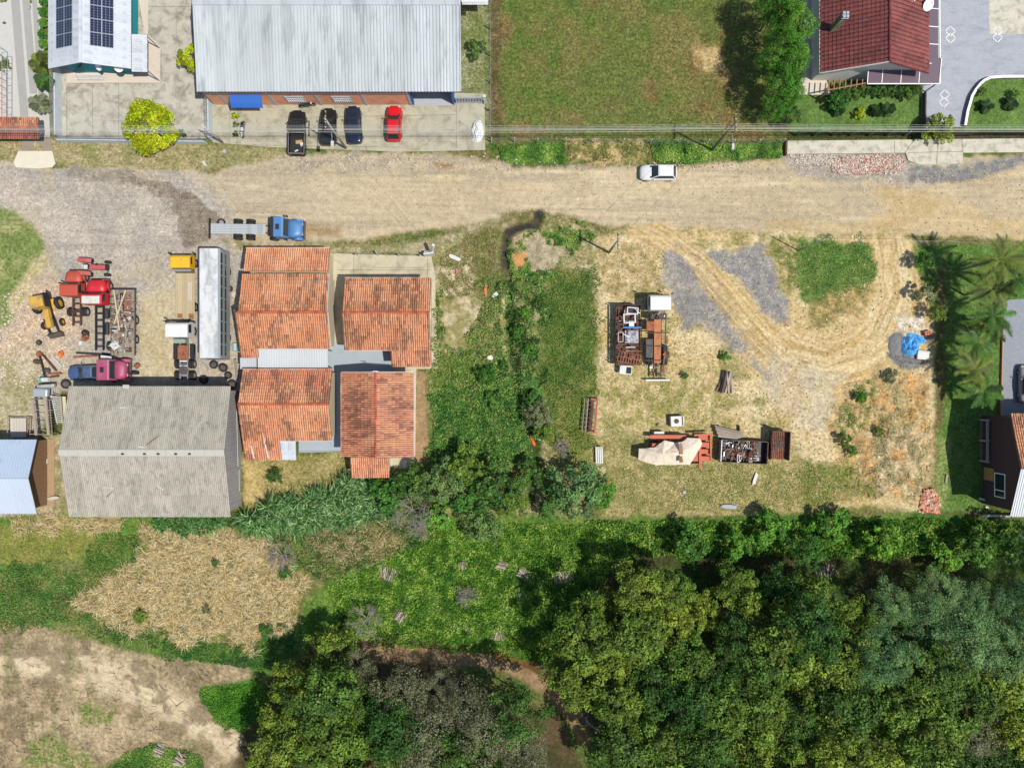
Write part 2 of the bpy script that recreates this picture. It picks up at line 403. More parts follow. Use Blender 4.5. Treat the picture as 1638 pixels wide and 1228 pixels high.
# the turning track pressed into the sand
path = [(1436, 350), (1448, 420), (1446, 480), (1425, 535), (1380, 578), (1320, 594), (1260, 578), (1215, 540), (1170, 485), (1120, 425), (1060, 380), (1000, 350)]
dp = ldist(PX, PY, path)
mt = sstep(66, 46, np.abs(dp)+(fb(24, 3)-.5)*26)*sstep(1160, 1230, PX)+sstep(24, 18, np.abs(dp)+(fb(24, 3)-.5)*10)*sstep(1230, 1160, PX)
mt = np.clip(mt, 0, 1)*ms
def ruts(line, half, s_, amt, seed_):
    d_ = ldist(PX, PY, line)+(fb(30, seed_)-.5)*14; st_ = fbm(d_, PX*.01+PY*.008, s_, seed_, 3); brk = sstep(.3, .55, fb(34, seed_+2))
    m_ = sstep(half, half*.6, np.abs(d_))*ms*brk
    L(m_*sstep(.5, .62, st_)*amt, (180, 150, 98), (190, 160, 108), 20, 2); L(m_*sstep(.48, .36, st_)*amt, (230, 213, 174), (224, 204, 160), 20, 2)
L(mt, (214, 190, 138), (206, 178, 124), 40, 3, 0, .05)
st = fbm(dp*1.0, dp*0+3.3+PX*.012, 3.6, 2, 3)
L(mt*sstep(.48, .66, st)*.7, (178, 148, 92), (188, 160, 108), 20, 2)
L(mt*sstep(.52, .34, st)*.55, (226, 208, 166), (222, 200, 154), 20, 2)
L(M([(1230, 560), (1350, 590), (1370, 660), (1290, 690), (1230, 640)], 12, 16), (212, 196, 160), (200, 186, 158), 18, 2, .03, .3)
L(M([(1180, 380), (1240, 385), (1290, 560), (1340, 600), (1330, 660), (1260, 640), (1180, 560)], 12, 12)*0.0, (210, 190, 140), (205, 180, 130), 10, 2)
ruts([(1000, 352), (1090, 395), (1160, 480), (1230, 570), (1290, 640)], 26, 3.2, .6, 4)
ruts([(1440, 380), (1470, 470), (1450, 560), (1380, 600), (1290, 600)], 40, 3.0, .6, 5)
ruts([(1420, 380), (1425, 470), (1390, 530), (1320, 560), (1260, 545)], 34, 3.0, .55, 6)
ruts([(960, 372), (1060, 372), (1160, 390), (1250, 376)], 18, 3.0, .5, 3)
ruts([(1290, 600), (1250, 680), (1280, 760)], 30, 3.4, .5, 5)
# grey chippings
g1 = .95*M([(1062, 400), (1088, 390), (1106, 408), (1112, 440), (1150, 486), (1190, 545), (1215, 588), (1232, 596), (1226, 608), (1195, 570), (1170, 555), (1130, 520), (1095, 525), (1080, 490), (1060, 445)], 9, 12, 12)
g2 = M([(1122, 402), (1180, 404), (1216, 392), (1238, 418), (1244, 455), (1260, 478), (1258, 512), (1240, 522), (1215, 492), (1180, 446), (1150, 428)], 7, 8, 12)
g3 = M([(1100, 402), (1118, 412), (1160, 462), (1195, 512), (1186, 514), (1150, 470), (1112, 430)], 3, 4, 10)*.8
gm = np.clip(np.maximum(np.maximum(g1, g2), g3)*(1-.9*sstep(9, 5, np.abs(dp-0)+(fb(10, 2)-.5)*6)), 0, 1)
L(gm, (140, 138, 137), (164, 158, 150), 12, 2, .05, .8)
# round lawn in the turning circle
L(M([(1272, 382), (1330, 384), (1390, 388), (1402, 410), (1404, 440), (1380, 456), (1345, 480), (1310, 492), (1280, 478), (1270, 440)], 5, 7, 16), (84, 120, 52), (108, 134, 66), 22, 2, 1, 0)
L(M([(1220, 375), (1275, 380), (1275, 450), (1262, 470), (1240, 430)], 6, 9, 14), (118, 126, 66), (180, 164, 112), 10, 2, .7)
L(M([(1290, 480), (1360, 460), (1400, 460), (1370, 500), (1300, 530)], 8, 10, 14), (140, 134, 80), (186, 160, 106), 9, 2, .5)
# spoil and pale soil on the right of the lot
L(M([(1330, 620), (1390, 590), (1480, 600), (1490, 700), (1480, 800), (1380, 800), (1330, 740)], 8, 12), (210, 182, 130), (184, 162, 116), 16, 5, .2, .4)
L(M([(1380, 690), (1480, 690), (1475, 790), (1400, 790)], 12, 14), (206, 186, 142), (172, 156, 118), 12, 2, .2, .6)
bank = M([(1340, 625), (1395, 592), (1480, 598), (1492, 700), (1484, 795), (1385, 795), (1335, 735)], 10, 12)
L(bank*sstep(.5, .64, fb(22, 4))*.85, (212, 166, 106), (200, 150, 94), 12, 2, .1, .4)
L(bank*sstep(.56, .7, fb(14, 6))*.8, (158, 132, 96), (140, 122, 86), 9, 2, .3, .5)
GZ += bank*((fb(26, 4)-.5)*.9+(fb(9, 6, 2)-.5)*.3)
L(M([(1375, 615), (1400, 610), (1395, 660), (1370, 690), (1340, 705), (1335, 680)], 5, 9, 12)*sstep(.4, .55, fb(10, 6)), (84, 112, 46), (120, 124, 62), 9, 2, 1)
L(M([(1290, 740), (1350, 740), (1400, 790), (1300, 815), (1270, 790)], 8, 12), (118, 128, 60), (160, 148, 88), 12, 2, 1)
L(M([(1430, 505), (1475, 510), (1488, 535), (1450, 545), (1432, 528)], 5, 8, 14), (222, 214, 196), (206, 190, 156), 9, 2, 0, .7)
L(M([(1420, 540), (1440, 528), (1462, 560), (1480, 585), (1440, 592), (1420, 568)], 3, 4, 10), (122, 122, 122), (140, 138, 134), 8, 2, 0, 1)
# lawn strip and drive of the house on the right
L(M([(1462, 392), (1700, 390), (1700, 480), (1600, 500), (1596, 640), (1568, 830), (1500, 822), (1505, 640), (1500, 520), (1470, 440)], 4, 5), (88, 122, 54), (104, 134, 64), 30, 2, .8, 0)
L(M([(1500, 430), (1512, 430), (1512, 640), (1500, 700), (1495, 600)], 5, 6), (128, 114, 74), (100, 104, 56), 10, 2, .7, .3)
L(M([(1500, 690), (1520, 700), (1516, 820), (1498, 822)], 5, 5), (140, 152, 92), (110, 138, 66), 12, 2, 1)
L(M([(1470, 818), (1700, 822), (1700, 836), (1470, 832)], 3, 4), (116, 96, 74), (92, 92, 54), 10, 2, .4)
# gardens of the red-roofed house
L(M([(1270, 150), (1480, 150), (1480, 224), (1262, 224)], 2, 1), (94, 124, 60), (106, 136, 68), 40, 2, .7, 0)
L(M([(1258, 214), (1482, 214), (1482, 224), (1258, 224)], 2, 1), (82, 88, 46), (66, 82, 38), 14, 2, 1, 0)
L(M([(1545, 128), (1760, 124), (1760, 224), (1540, 222)], 2, 1), (96, 126, 60), (108, 138, 68), 40, 2, .7, 0)
L(M([(1480, 212), (1760, 212), (1760, 224), (1480, 224)], 2, 1), (96, 84, 66), (80, 88, 44), 10, 2, .8, .2)
L(M([(1252, 244), (1460, 246), (1462, 276), (1400, 284), (1330, 280), (1262, 266)], 6, 6), (160, 152, 142), (190, 178, 160), 9, 2, .05, 1)
# back of the tiled houses
L(M([(385, 730), (560, 722), (640, 745), (600, 790), (470, 815), (395, 810)], 5, 5), (150, 142, 84), (172, 158, 104), 20, 2, .9)
L(M([(388, 735), (420, 740), (425, 800), (392, 805)], 5, 8), (204, 180, 124), (180, 160, 100), 12, 2, .4)
L(M([(664, 590), (682, 596), (684, 720), (672, 752), (640, 758), (662, 720)], 3, 4), (176, 146, 108), (160, 136, 100), 12, 2, .1, .3)
L(M([(55, 700), (115, 690), (118, 830), (55, 830)], 5, 6), (190, 176, 140), (150, 144, 98), 12, 2, .4, .4)
# lower country
L(M([(-90, 826), (400, 822), (640, 820), (960, 830), (1000, 1000), (900, 1060), (620, 1040), (420, 1080), (300, 1060), (100, 1000), (-90, 1000)], 8, 8), (78, 118, 42), (106, 136, 56), 40, 2, 1, 0)
L(M([(-90, 838), (150, 838), (155, 895), (60, 905), (-90, 905)], 8, 8), (150, 152, 78), (128, 140, 66), 20, 2, 1)
L(M([(-90, 905), (130, 900), (190, 1010), (120, 1020), (-90, 1000)], 10, 10), (84, 124, 54), (130, 132, 78), 26, 2, 1)
L(M([(30, 826), (190, 828), (180, 846), (40, 848)], 5, 8, 14), (196, 176, 122), (120, 124, 62), 9, 2, .8)
L(M([(135, 945), (220, 900), (230, 850), (330, 840), (400, 850), (430, 880), (505, 925), (480, 975), (440, 1000), (400, 1035), (330, 1010), (250, 1005), (120, 985)], 10, 26, 26, 4), (170, 150, 104), (112, 116, 62), 9, 2, .9, lo=.3, hi=.6)
L(M([(500, 835), (640, 830), (650, 880), (590, 905), (510, 890)], 10, 16), (176, 152, 108), (112, 116, 62), 10, 4, 1)
trk = [(-90, 1010), (60, 995), (120, 1020), (200, 1040), (280, 1060), (400, 1060), (405, 1085), (320, 1100), (330, 1130), (380, 1165), (440, 1210), (470, 1300), (330, 1300), (330, 1240), (250, 1190), (160, 1230), (-90, 1230)]
mtrk = M(trk, 6, 8)
L(mtrk, (192, 172, 136), (172, 153, 120), 40, 2, .08, .25)
L(mtrk*sstep(26, 8, np.abs(ldist(PX, PY, [(-90, 1055), (80, 1060), (180, 1085), (260, 1120), (340, 1170), (430, 1230)]))*.8+(fb(24, 3)-.5)*12), (222, 205, 170), (212, 192, 156), 14, 2, 0, .15)
L(mtrk*sstep(.48, .62, fb(26, 7))*.75, (140, 122, 96), (126, 112, 86), 10, 2, .3, .3)
L(mtrk*sstep(.6, .75, fb(36, 4))*.7, (124, 122, 78), (140, 130, 90), 12, 2, .6, .1)
L(M([(120, 1125), (190, 1130), (180, 1160), (130, 1160)], 8, 12, 14), (122, 138, 72), (160, 150, 104), 9, 2, .9)
L(M([(50, 1175), (120, 1185), (150, 1230), (40, 1230)], 8, 12, 14), (122, 138, 72), (160, 150, 104), 9, 2, .9)
L(M([(318, 1110), (350, 1098), (405, 1085), (430, 1100), (430, 1170), (390, 1178), (345, 1150)], 4, 5), (62, 120, 34), (84, 138, 44), 18, 2, 1, 0)
L(M([(160, 1228), (240, 1190), (320, 1205), (340, 1300), (160, 1300)], 6, 6), (78, 118, 44), (110, 122, 64), 14, 2, 1)
L(M([(380, 1180), (430, 1090), (520, 1010), (640, 1010), (760, 1090), (900, 1150), (940, 1240), (930, 1330), (360, 1330)], 8, 8), (74, 72, 42), (98, 84, 58), 24, 2, .5, .2)
# creek bed
crk = [(590, 1045), (640, 1042), (700, 1046), (770, 1052), (830, 1070), (890, 1100), (920, 1140), (950, 1180), (985, 1230), (1000, 1330)]
dc = np.abs(ldist(PX, PY, crk)); mc = sstep(22, 13, dc+(fb(24, 2)-.5)*16)
L(mc, (146, 118, 86), (166, 140, 106), 16, 2, .05, .4)
mw = sstep(9, 5, np.abs(ldist(PX, PY, [(x, y-12) for x, y in crk[3:6]]))+(fb(14, 5)-.5)*6)*mc
L(mw, (112, 84, 50), (124, 92, 56), 12, 2, 0, 0)
GZ -= .5*sstep(30, 8, dc)
# wood floor
wood = [(880, 1000), (940, 950), (960, 890), (1050, 860), (1700, 850), (1760, 1400), (960, 1400), (930, 1120)]
mwd = M(wood, 10, 12)
L(mwd, (72, 74, 40), (58, 84, 34), 30, 2, 1, .1)
L(M([(960, 828), (1470, 822), (1700, 835), (1700, 880), (1330, 880), (1050, 870), (960, 860)], 6, 8), (66, 112, 38), (96, 130, 52), 26, 2, 1)

# relief
flat = np.clip(mroad+myard+ms, 0, 1)
GZ += (fb(60, 3)-.5)*.10*(1-flat)+(fb(18, 5)-.5)*.10*(1-.6*flat)
GZ += mt*(st-.5)*.07
fine_area = (PX > -62) & (PX < 1700) & (PY > -62) & (PY < 1292)
GZ = np.where(fine_area, GZ, GZ-.05)
# keep the built-up places level
for poly in ([(70, -60), (780, -60), (780, 246), (70, 230)], [(1255, -60), (1760, -60), (1760, 250), (1255, 250)],
             [(375, 390), (700, 390), (700, 740), (640, 770), (375, 740)], [(-90, 600), (390, 600), (390, 830), (-90, 830)], [(1560, 480), (1760, 480), (1760, 835), (1560, 835)]):
    k = sstep(-6, 6, sdist(PX, PY, poly)); GZ = GZ*(1-k)-.02*k

# fine patchiness of the sward itself
gv = 1+(fb(7, 1, 3)-.5)*.5*GR
GC = np.clip(GC*gv[..., None], 0.004, .85)
gx = (PX-819)/PPM; gy = (614-PY)/PPM
Vg = np.stack([gx, gy, GZ], -1).reshape(-1, 3)
Cg = np.concatenate([GC, np.ones(shape+(1,))], -1).reshape(-1, 4)
trackm = np.clip(np.maximum(mt, .55*mroad), 0, 1)*(1-gm)
Dg = np.where(mt > .3, dp/PPM, gy+.035*gx).astype(np.float32).reshape(-1)
dt_ = ldist(PX, PY, [(-90, 1050), (80, 1058), (180, 1085), (260, 1118), (340, 1165), (440, 1232)])
tkm = mtrk*sstep(40, 26, np.abs(dt_)); trackm = np.maximum(trackm, tkm)
Dg = np.where((tkm > .05).reshape(-1), (dt_/PPM).reshape(-1), Dg).astype(np.float32)
patchy = np.clip(.25+.65*ms*(1-mt*.6)*(1-gm)+.2*myard+.6*mtrk*(1-tkm)+.5*GR-.2*mroad, 0, 1)
Tg = np.stack([GR, GV, trackm, patchy], -1).reshape(-1, 4)
ii, jj = np.meshgrid(np.arange(NX-1), np.arange(NY-1)); ii = ii.ravel(); jj = jj.ravel()
Fg = np.stack([jj*NX+ii, (jj+1)*NX+ii, (jj+1)*NX+ii+1, jj*NX+ii+1], -1)      # rows run south
def fm(m):
    m = m.reshape(-1); return m[Fg].mean(1)
region = np.zeros(len(Fg), int)
for k, m_ in ((1, mroad), (2, myard*(1-mroad)), (3, ms), (4, mtrk), (5, mc)):
    region[fm(m_) > .5] = k

def ground_material():
    m = bpy.data.materials.new('ground'); m.use_nodes = True; t = m.node_tree; p = t.nodes['Principled BSDF']
    p.inputs['Roughness'].default_value = .9; p.inputs['Specular IOR Level'].default_value = .12
    pos = nd(t, 'ShaderNodeNewGeometry').outputs['Position']
    a = nd(t, 'ShaderNodeAttribute'); a.attribute_name = 'Col'; b = nd(t, 'ShaderNodeAttribute'); b.attribute_name = 'Typ'
    sp = nd(t, 'ShaderNodeSeparateColor'); t.links.new(b.outputs['Color'], sp.inputs[0]); gr, gv_ = sp.outputs[0], sp.outputs[1]
    c = a.outputs['Color']
    n1 = noise(t, 1.3, 5, .7, pos); n2 = noise(t, 5.5, 3, .7, pos); n3 = noise(t, 3.6, 5, .75, pos)
    # soil: soft blotches
    s1 = ramp(t, n1, [(.3, .78), (.7, 1.16)]); c = mixc(t, 1.0, c, s1, 'MULTIPLY')
    s2 = ramp(t, n2, [(.3, .84), (.7, 1.14)]); c = mixc(t, 1.0, c, s2, 'MULTIPLY')
    np_ = noise(t, 2.6, 6, .78, pos); s3 = ramp(t, np_, [(.36, .5), (.46, .92), (.56, 1.08), (.66, 1.5)])
    c = mixc(t, b.outputs['Alpha'], c, mixc(t, 1.0, c, s3, 'MULTIPLY'))
    # grass: strong blade-scale light and dark, browner straws
    g1 = ramp(t, n3, [(.34, .45), (.5, .95), (.66, 1.5)])
    cg = mixc(t, 1.0, c, g1, 'MULTIPLY')
    straw = ramp(t, noise(t, 4.2, 4, .7, pos), [(.56, 0), (.72, .5)])
    cg = mixc(t, straw, cg, (.2, .165, .075)); c = mixc(t, gr, c, cg)
    # gravel: light and dark stones
    v = nd(t, 'ShaderNodeTexVoronoi'); v.inputs['Scale'].default_value = 7; t.links.new(pos, v.inputs['Vector'])
    vb = nd(t, 'ShaderNodeSeparateColor'); t.links.new(v.outputs['Color'], vb.inputs[0])
    v1 = ramp(t, vb.outputs[0], [(0, .62), (.3, .94), (.8, 1.06), (.97, 1.45)])
    cv = mixc(t, 1.0, c, v1, 'MULTIPLY'); c = mixc(t, gv_, c, cv)
    # wheel lines drawn out along the lanes
    ln = nd(t, 'ShaderNodeAttribute'); ln.attribute_name = 'Lane'
    sx = nd(t, 'ShaderNodeSeparateXYZ'); t.links.new(pos, sx.inputs[0]); cb = nd(t, 'ShaderNodeCombineXYZ')
    t.links.new(ln.outputs['Fac'], cb.inputs[0]); t.links.new(math_n(t, 'MULTIPLY', sx.outputs[0], .05), cb.inputs[1]); t.links.new(math_n(t, 'MULTIPLY', sx.outputs[1], .05), cb.inputs[2])
    lf = noise(t, 3.2, 4, .75, cb.outputs[0]); l1 = ramp(t, lf, [(.34, .74), (.5, 1.0), (.66, 1.2)])
    brk = ramp(t, noise(t, .22, 3, .6, pos), [(.35, .25), (.6, 1.0)])
    cl_ = mixc(t, 1.0, c, l1, 'MULTIPLY'); c = mixc(t, math_n(t, 'MULTIPLY', sp.outputs[2], brk), c, cl_)
    t.links.new(c, p.inputs['Base Color'])
    bp = nd(t, 'ShaderNodeBump'); bp.inputs['Strength'].default_value = .6; bp.inputs['Distance'].default_value = .06
    t.links.new(n3, bp.inputs['Height']); t.links.new(bp.outputs[0], p.inputs['Normal'])
    return m
GM = ground_material()
def ground_piece(name, k, label):
    F = Fg[region == k]; ids, inv = np.unique(F, return_inverse=True); F = inv.reshape(F.shape)
    me = bpy.data.meshes.new(name); n = len(ids)
    me.vertices.add(n); me.vertices.foreach_set('co', Vg[ids].astype(np.float32).reshape(-1))
    me.loops.add(len(F)*4); me.loops.foreach_set('vertex_index', F.astype(np.int32).reshape(-1))
    me.polygons.add(len(F)); me.polygons.foreach_set('loop_start', np.arange(0, len(F)*4, 4, dtype=np.int32))
    me.update(calc_edges=True)
    for an, arr in (('Col', Cg), ('Typ', Tg)):
        at_ = me.attributes.new(an, 'FLOAT_COLOR', 'POINT'); at_.data.foreach_set('color', arr[ids].astype(np.float32).reshape(-1))
    da = me.attributes.new('Lane', 'FLOAT', 'POINT'); da.data.foreach_set('value', Dg[ids])
    me.polygons.foreach_set('use_smooth', np.ones(len(F), bool)); me.materials.append(GM)
    o = link(name, me); tag(o, label, 'ground', kind='structure'); return o
ground_piece('ground', 0, 'grassy ground of meadows, gardens and vacant lots')
ground_piece('dirt_road', 1, 'pale unpaved dirt road crossing from left to right')
ground_piece('truck_yard_ground', 2, 'grey gravel and earth yard where the lorries stand')
ground_piece('dirt_lot_ground', 3, 'sandy lot with curved wheel tracks and grey chippings')
ground_piece('dirt_track', 4, 'bare earth track with twigs at the lower left')
ground_piece('creek_bed', 5, 'brown muddy creek bed between the trees')
wm = bpy.data.materials.new('water'); wm.use_nodes = True; wp = wm.node_tree.nodes['Principled BSDF']; wp.inputs['Base Color'].default_value = (.05, .045, .03, 1); wp.inputs['Roughness'].default_value = .04; wp.inputs['Specular IOR Level'].default_value = .8
wo = MB().prism([W(*q)[:2] for q in ((936, 1150), (944, 1144), (953, 1152), (962, 1160), (966, 1172), (956, 1172), (946, 1164), (938, 1158))], -.62, -.40).build('creek_water', wm); tag(wo, 'small pool of creek water reflecting the sky', 'water', kind='structure')

def gz(px, py):
    i = int(np.clip(np.searchsorted(ax_x, px), 1, NX-1)); j = int(np.clip(np.searchsorted(ax_y, py), 1, NY-1))
    return float(GZ[j, i])
def gzs(px, py):
    i = np.clip(np.searchsorted(ax_x, px), 1, NX-1); j = np.clip(np.searchsorted(ax_y, py), 1, NY-1)
    return GZ[j, i]
def gcol(px, py):
    i = np.clip(np.searchsorted(ax_x, px), 1, NX-1); j = np.clip(np.searchsorted(ax_y, py), 1, NY-1)
    return GC[j, i]

# ---------------------------------------------------------------- paved sheets
def paved(name, poly, m, z=.03, label=None, parent=None, th=.12, **kw):
    q = [W(*p)[:2] for p in poly]
    o = MB().prism(q, z-th, z).build(name, m, parent); tag(o, label, kind='structure')
    if label: o['category'] = 'pavement'
    return o
M_conc = mat('concrete_old', S(196, 192, 178), .85, .22, .9, S(136, 129, 112), .45, .7, fine=.2, bump=.2, coord='w')
M_conc2 = mat('concrete_court', S(188, 184, 162), .85, .2, .8, S(144, 137, 112), .42, .7, fine=.18, bump=.2, coord='w')
M_concw = mat('concrete_walk', S(212, 207, 188), .85, .2, .9, S(158, 152, 134), .42, 1.1, fine=.2, bump=.15, coord='w')
M_tilep = mat('terrace_tile', S(220, 208, 192), .7, .1, 1.2, S(190, 178, 160), .2, .6, fine=.12, coord='w')
M_blue = mat('patio_paint', S(172, 184, 194), .6, .07, .5, S(150, 160, 168), .15, .7, fine=.04, coord='w')
M_ramp = mat('ramp_concrete', S(228, 220, 198), .85, .12, 1, fine=.08, coord='w')
M_join = mat('joint', S(120, 114, 98), .9, .2, 2)
def joints(parent, lines, w=.035, z=.034):
    for a, b in lines:
        p, q = W(*a), W(*b); p.z = q.z = z
        MB().bar(p, q, w, .006).build('joint', M_join, parent)
o = paved('concrete_yard', [(84, -60), (331, -60), (340, 222), (98, 221)], M_conc, .02, 'stained concrete yard beside the teal house')
joints(o, [((107, 135), (107, 220)), ((148, 135), (148, 220)), ((190, 133), (190, 220)), ((236, 20), (236, 130)), ((107, 134), (258, 133)), ((282, 12), (282, 60)), ((237, 11), (306, 11)), ((258, 80), (258, 133))])
paved('terrace', [(107, 112), (232, 112), (232, 55), (222, 0), (222, -60), (237, -60), (237, 56), (256, 74), (256, 133), (107, 133)], M_tilep, .045, 'pale tiled terrace round the teal house')
o = paved('courtyard', [(340, 140), (775, 150), (776, 240), (640, 243), (560, 240), (440, 236), (340, 228)], M_conc2, .02, 'worn concrete forecourt of the brick warehouse')
joints(o, [((368, 168), (368, 228)), ((380, 175), (380, 230)), ((380, 232), (640, 236)), ((730, 168), (730, 238)), ((500, 188), (728, 184)), ((500, 212), (728, 208))])
paved('ramp', [(30, 242), (84, 242), (89, 262), (84, 268), (60, 270), (26, 268), (22, 260)], M_ramp, .06, 'cream concrete ramp at the gate', th=.3)
paved('gate_apron', [(35, 222), (82, 222), (83, 241), (35, 241)], mat('apron', S(158, 146, 130), .9, .2, 1.5, coord='w'), .03, 'brown concrete apron under the gate roof')
# block-paved drive at far left
M_blockp = mat('paver_light', S(205, 203, 196), .8, .1, 1.5, fine=.22, coord='w')
M_dull = mat('paver_dull', S(172, 171, 166), .85, .15, 1.2, fine=.06, coord='w')
o = paved('block_drive', [(-80, -60), (66, -60), (70, 100), (78, 150), (80, 220), (-80, 222)], M_blockp, .02, 'light block-paved drive with grey strips at the left edge')
for q in ([(16, -20), (30, -20), (46, 190), (33, 190)], [(34, -20), (46, -20), (60, 150), (48, 150)], [(50, -20), (58, -20), (70, 150), (62, 150)]):
    paved('strip', q, M_dull, .028, parent=o, th=.01)
paved('pink_slab', [(-80, 118), (6, 118), (9, 188), (-80, 188)], mat('pink_slab', S(214, 196, 186), .8, .1, 1, coord='w'), .03, 'pinkish slab behind the lattice screen')
# houses in the middle
o = paved('tiled_house_yard', [(522, 405), (690, 410), (696, 440), (700, 590), (666, 590), (664, 748), (640, 750), (620, 745), (620, 560), (525, 560)], mat('yard_conc', S(206, 196, 168), .85, .18, .9, S(160, 152, 128), .4, .5, fine=.1, coord='w'), .02, 'pale concrete yard round the tiled houses')
joints(o, [((540, 432), (690, 432)), ((566, 410), (566, 440)), ((684, 412), (684, 445)), ((690, 445), (690, 580)), ((596, 428), (680, 428))])
o = paved('painted_patio', [(524, 549), (552, 549), (552, 555), (632, 555), (632, 600), (552, 600), (552, 722), (545, 722), (478, 724), (478, 700), (524, 700)], M_blue, .05, 'smooth blue-grey painted patio between the tiled houses')
joints(o, [((549, 600), (549, 720)), ((478, 722), (545, 721))], .05, .054)
# right-hand side
M_pav = mat('grey_pavers', S(172, 177, 185), .75, .16, 1.1, S(146, 151, 160), .36, .9, fine=.34, coord='w', stretch=(.35, 1, 1))
o = paved('paved_driveway', [(1486, -60), (1760, -60), (1760, 126), (1600, 126), (1578, 127), (1563, 138), (1551, 156), (1544, 180), (1540, 203), (1474, 203), (1474, 138), (1500, 134)], M_pav, .03, 'blue-grey block-paved driveway with white diamond marks')
paved('slab', [(1582, -60), (1760, -60), (1760, 55), (1582, 55)], M_concw, .036, parent=o, th=.01)
M_white = mat('white_paint', (.78, .78, .76), .6, .06, 3)
M_mark = mat('worn_paint', S(232, 232, 228), .7, .12, 3, S(186, 190, 196), .2, 2.5)
def diamond(cx, cy, r, parent, zz=.038):
    b = MB(); pts = [(cx, cy-r), (cx+r, cy), (cx, cy+r), (cx-r, cy)]
    for i in range(4):
        p, q = W(*pts[i]), W(*pts[(i+1) % 4]); p.z = q.z = zz
        e = (q-p).normalized()*.06
        b.bar(p-e*(i % 2), q+e*(i % 2), .12, .006)
    b.build('marking', M_mark, parent)
for cx, cy in ((1520, 50.5), (1520, 61.5), (1595.5, 49.5), (1595, 60.5), (1511, 152), (1509.5, 164)): diamond(cx, cy, 8.1, o, .038+.009*(cy in (61.5, 60.5, 164)))
o = paved('sidewalk', [(1257, 226), (1760, 221), (1760, 243), (1540, 245), (1538, 262), (1500, 264), (1466, 263), (1452, 257), (1448, 245), (1257, 247)], M_concw, .12, 'cream concrete sidewalk along the gardens', th=.3)
joints(o, [((1538, 223), (1538, 245)), ((1500, 224), (1497, 263)), ((1452, 245), (1538, 243)), ((1462, 224), (1446, 246)), ((1430, 226), (1430, 245))], .05, .124)
paved('gravel_drive', [(1606, 480), (1760, 470), (1760, 668), (1602, 664)], mat('gravel_blue', S(150, 156, 164), .9, .12, 1.2, fine=.5, coord='w'), .03, 'grey chipping drive at the right edge')
paved('terrace_right', [(1284, -60), (1320, -60), (1320, 125), (1330, 152), (1278, 152), (1280, 120)], M_tilep, .05, 'pale slab terrace beside the red-roofed house')
# ================================================================ ROOF HELPERS
def tile_slope(parent, p0, p1, p3, m, pitch=.235, row=.40, base=(217, 147, 106), dark=(128, 92, 72), name='roof_tiles', light=(228, 166, 124), amp=.085, seed=1, over=True):
    """barrel tiles on the parallelogram ridge p0-p1, eave at p3; every tile its own arched piece"""
    r = np.random.RandomState(seed); p0, p1, p3 = (np.array(p) for p in (p0, p1, p3))
    u = p1-p0; v = p3-p0; lu = np.linalg.norm(u); lv = np.linalg.norm(v); u = u/lu; v = v/lv
    n = np.cross(u, v); n /= np.linalg.norm(n)
    if n[2] < 0: n = -n
    nc = max(2, int(round(lu/pitch))); nr = max(2, int(round(lv/row))); pu = lu/nc; pv = lv/nr
    Q = []; C = []
    seg = 4; ang = np.linspace(0, math.pi, seg+1)
    c0, c1, c2 = (np.array(S(*c)) for c in (base, dark, light))
    ci, cj = np.meshgrid(np.arange(nc), np.arange(nr)); ci = ci.ravel(); cj = cj.ravel(); N = len(ci)
    st_ = fbm(ci*pu*9+seed*50, cj*pv*4, 9, seed, 4); st2 = fbm(ci*pu*3+seed*90, cj*pv*3, 8, seed+2, 3)
    jit = r.rand(N)
    k1 = (sstep(.42, .78, st_+(jit-.5)*.30))[:, None]; k2 = sstep(.4, .8, st2+(r.rand(N)-.5)*.25)[:, None]
    col = c0*(1-k2)+c2*k2; col = col*(1-.75*k1)+c1*.75*k1; col = col*(.9+.2*r.rand(N))[:, None]
    off = (r.rand(N)-.5)*.03; tilt = (r.rand(N)-.5)*.03; sag = (fbm(ci*pu*10+seed*31, cj*pv*10, 22, seed+1, 3)-.5)*.14
    ends = []
    for k, (dv, rad, lift) in enumerate(((0.0, pu*.36, .0), (pv*1.08, pu*.46, .035))):
        cen = p0+np.outer((ci+.5)*pu+off, u)+np.outer(cj*pv+dv, v)+np.outer(lift+.04+sag+tilt*(k*2-1), n)
        ends.append([cen+np.outer(np.full(N, math.cos(a)*rad), u)+np.outer(np.full(N, math.sin(a)*amp), n) for a in ang])
    for s in range(seg):
        Q.append(np.stack([ends[0][s], ends[1][s], ends[1][s+1], ends[0][s+1]], 1)); C.append(col)
    # front lip of each tile
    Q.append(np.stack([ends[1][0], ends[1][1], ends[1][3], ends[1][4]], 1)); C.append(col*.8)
    # channel tiles between, lying lower
    chan = []
    for dv, rad, lift in ((0.0, pu*.36, .0), (pv*1.05, pu*.30, .02)):
        cen = p0+np.outer((ci)*pu, u)+np.outer(cj*pv+dv, v)+np.outer(np.full(N, lift), n)
        chan.append((cen-np.outer(np.full(N, rad), u), cen+np.outer(np.full(N, rad), u)))
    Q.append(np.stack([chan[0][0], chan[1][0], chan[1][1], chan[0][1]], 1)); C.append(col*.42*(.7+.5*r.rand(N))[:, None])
    o = quads(name, np.concatenate(Q), m, np.concatenate(C), parent, kind='stuff')
    b = MB().slab([p0, p1, p1+v*lv, p0+v*lv], .09)
    b.v = [tuple(Vector(q)-Vector(n)*.012) for q in b.v]
    b.build('roof_deck', M_deck, parent)
    return o
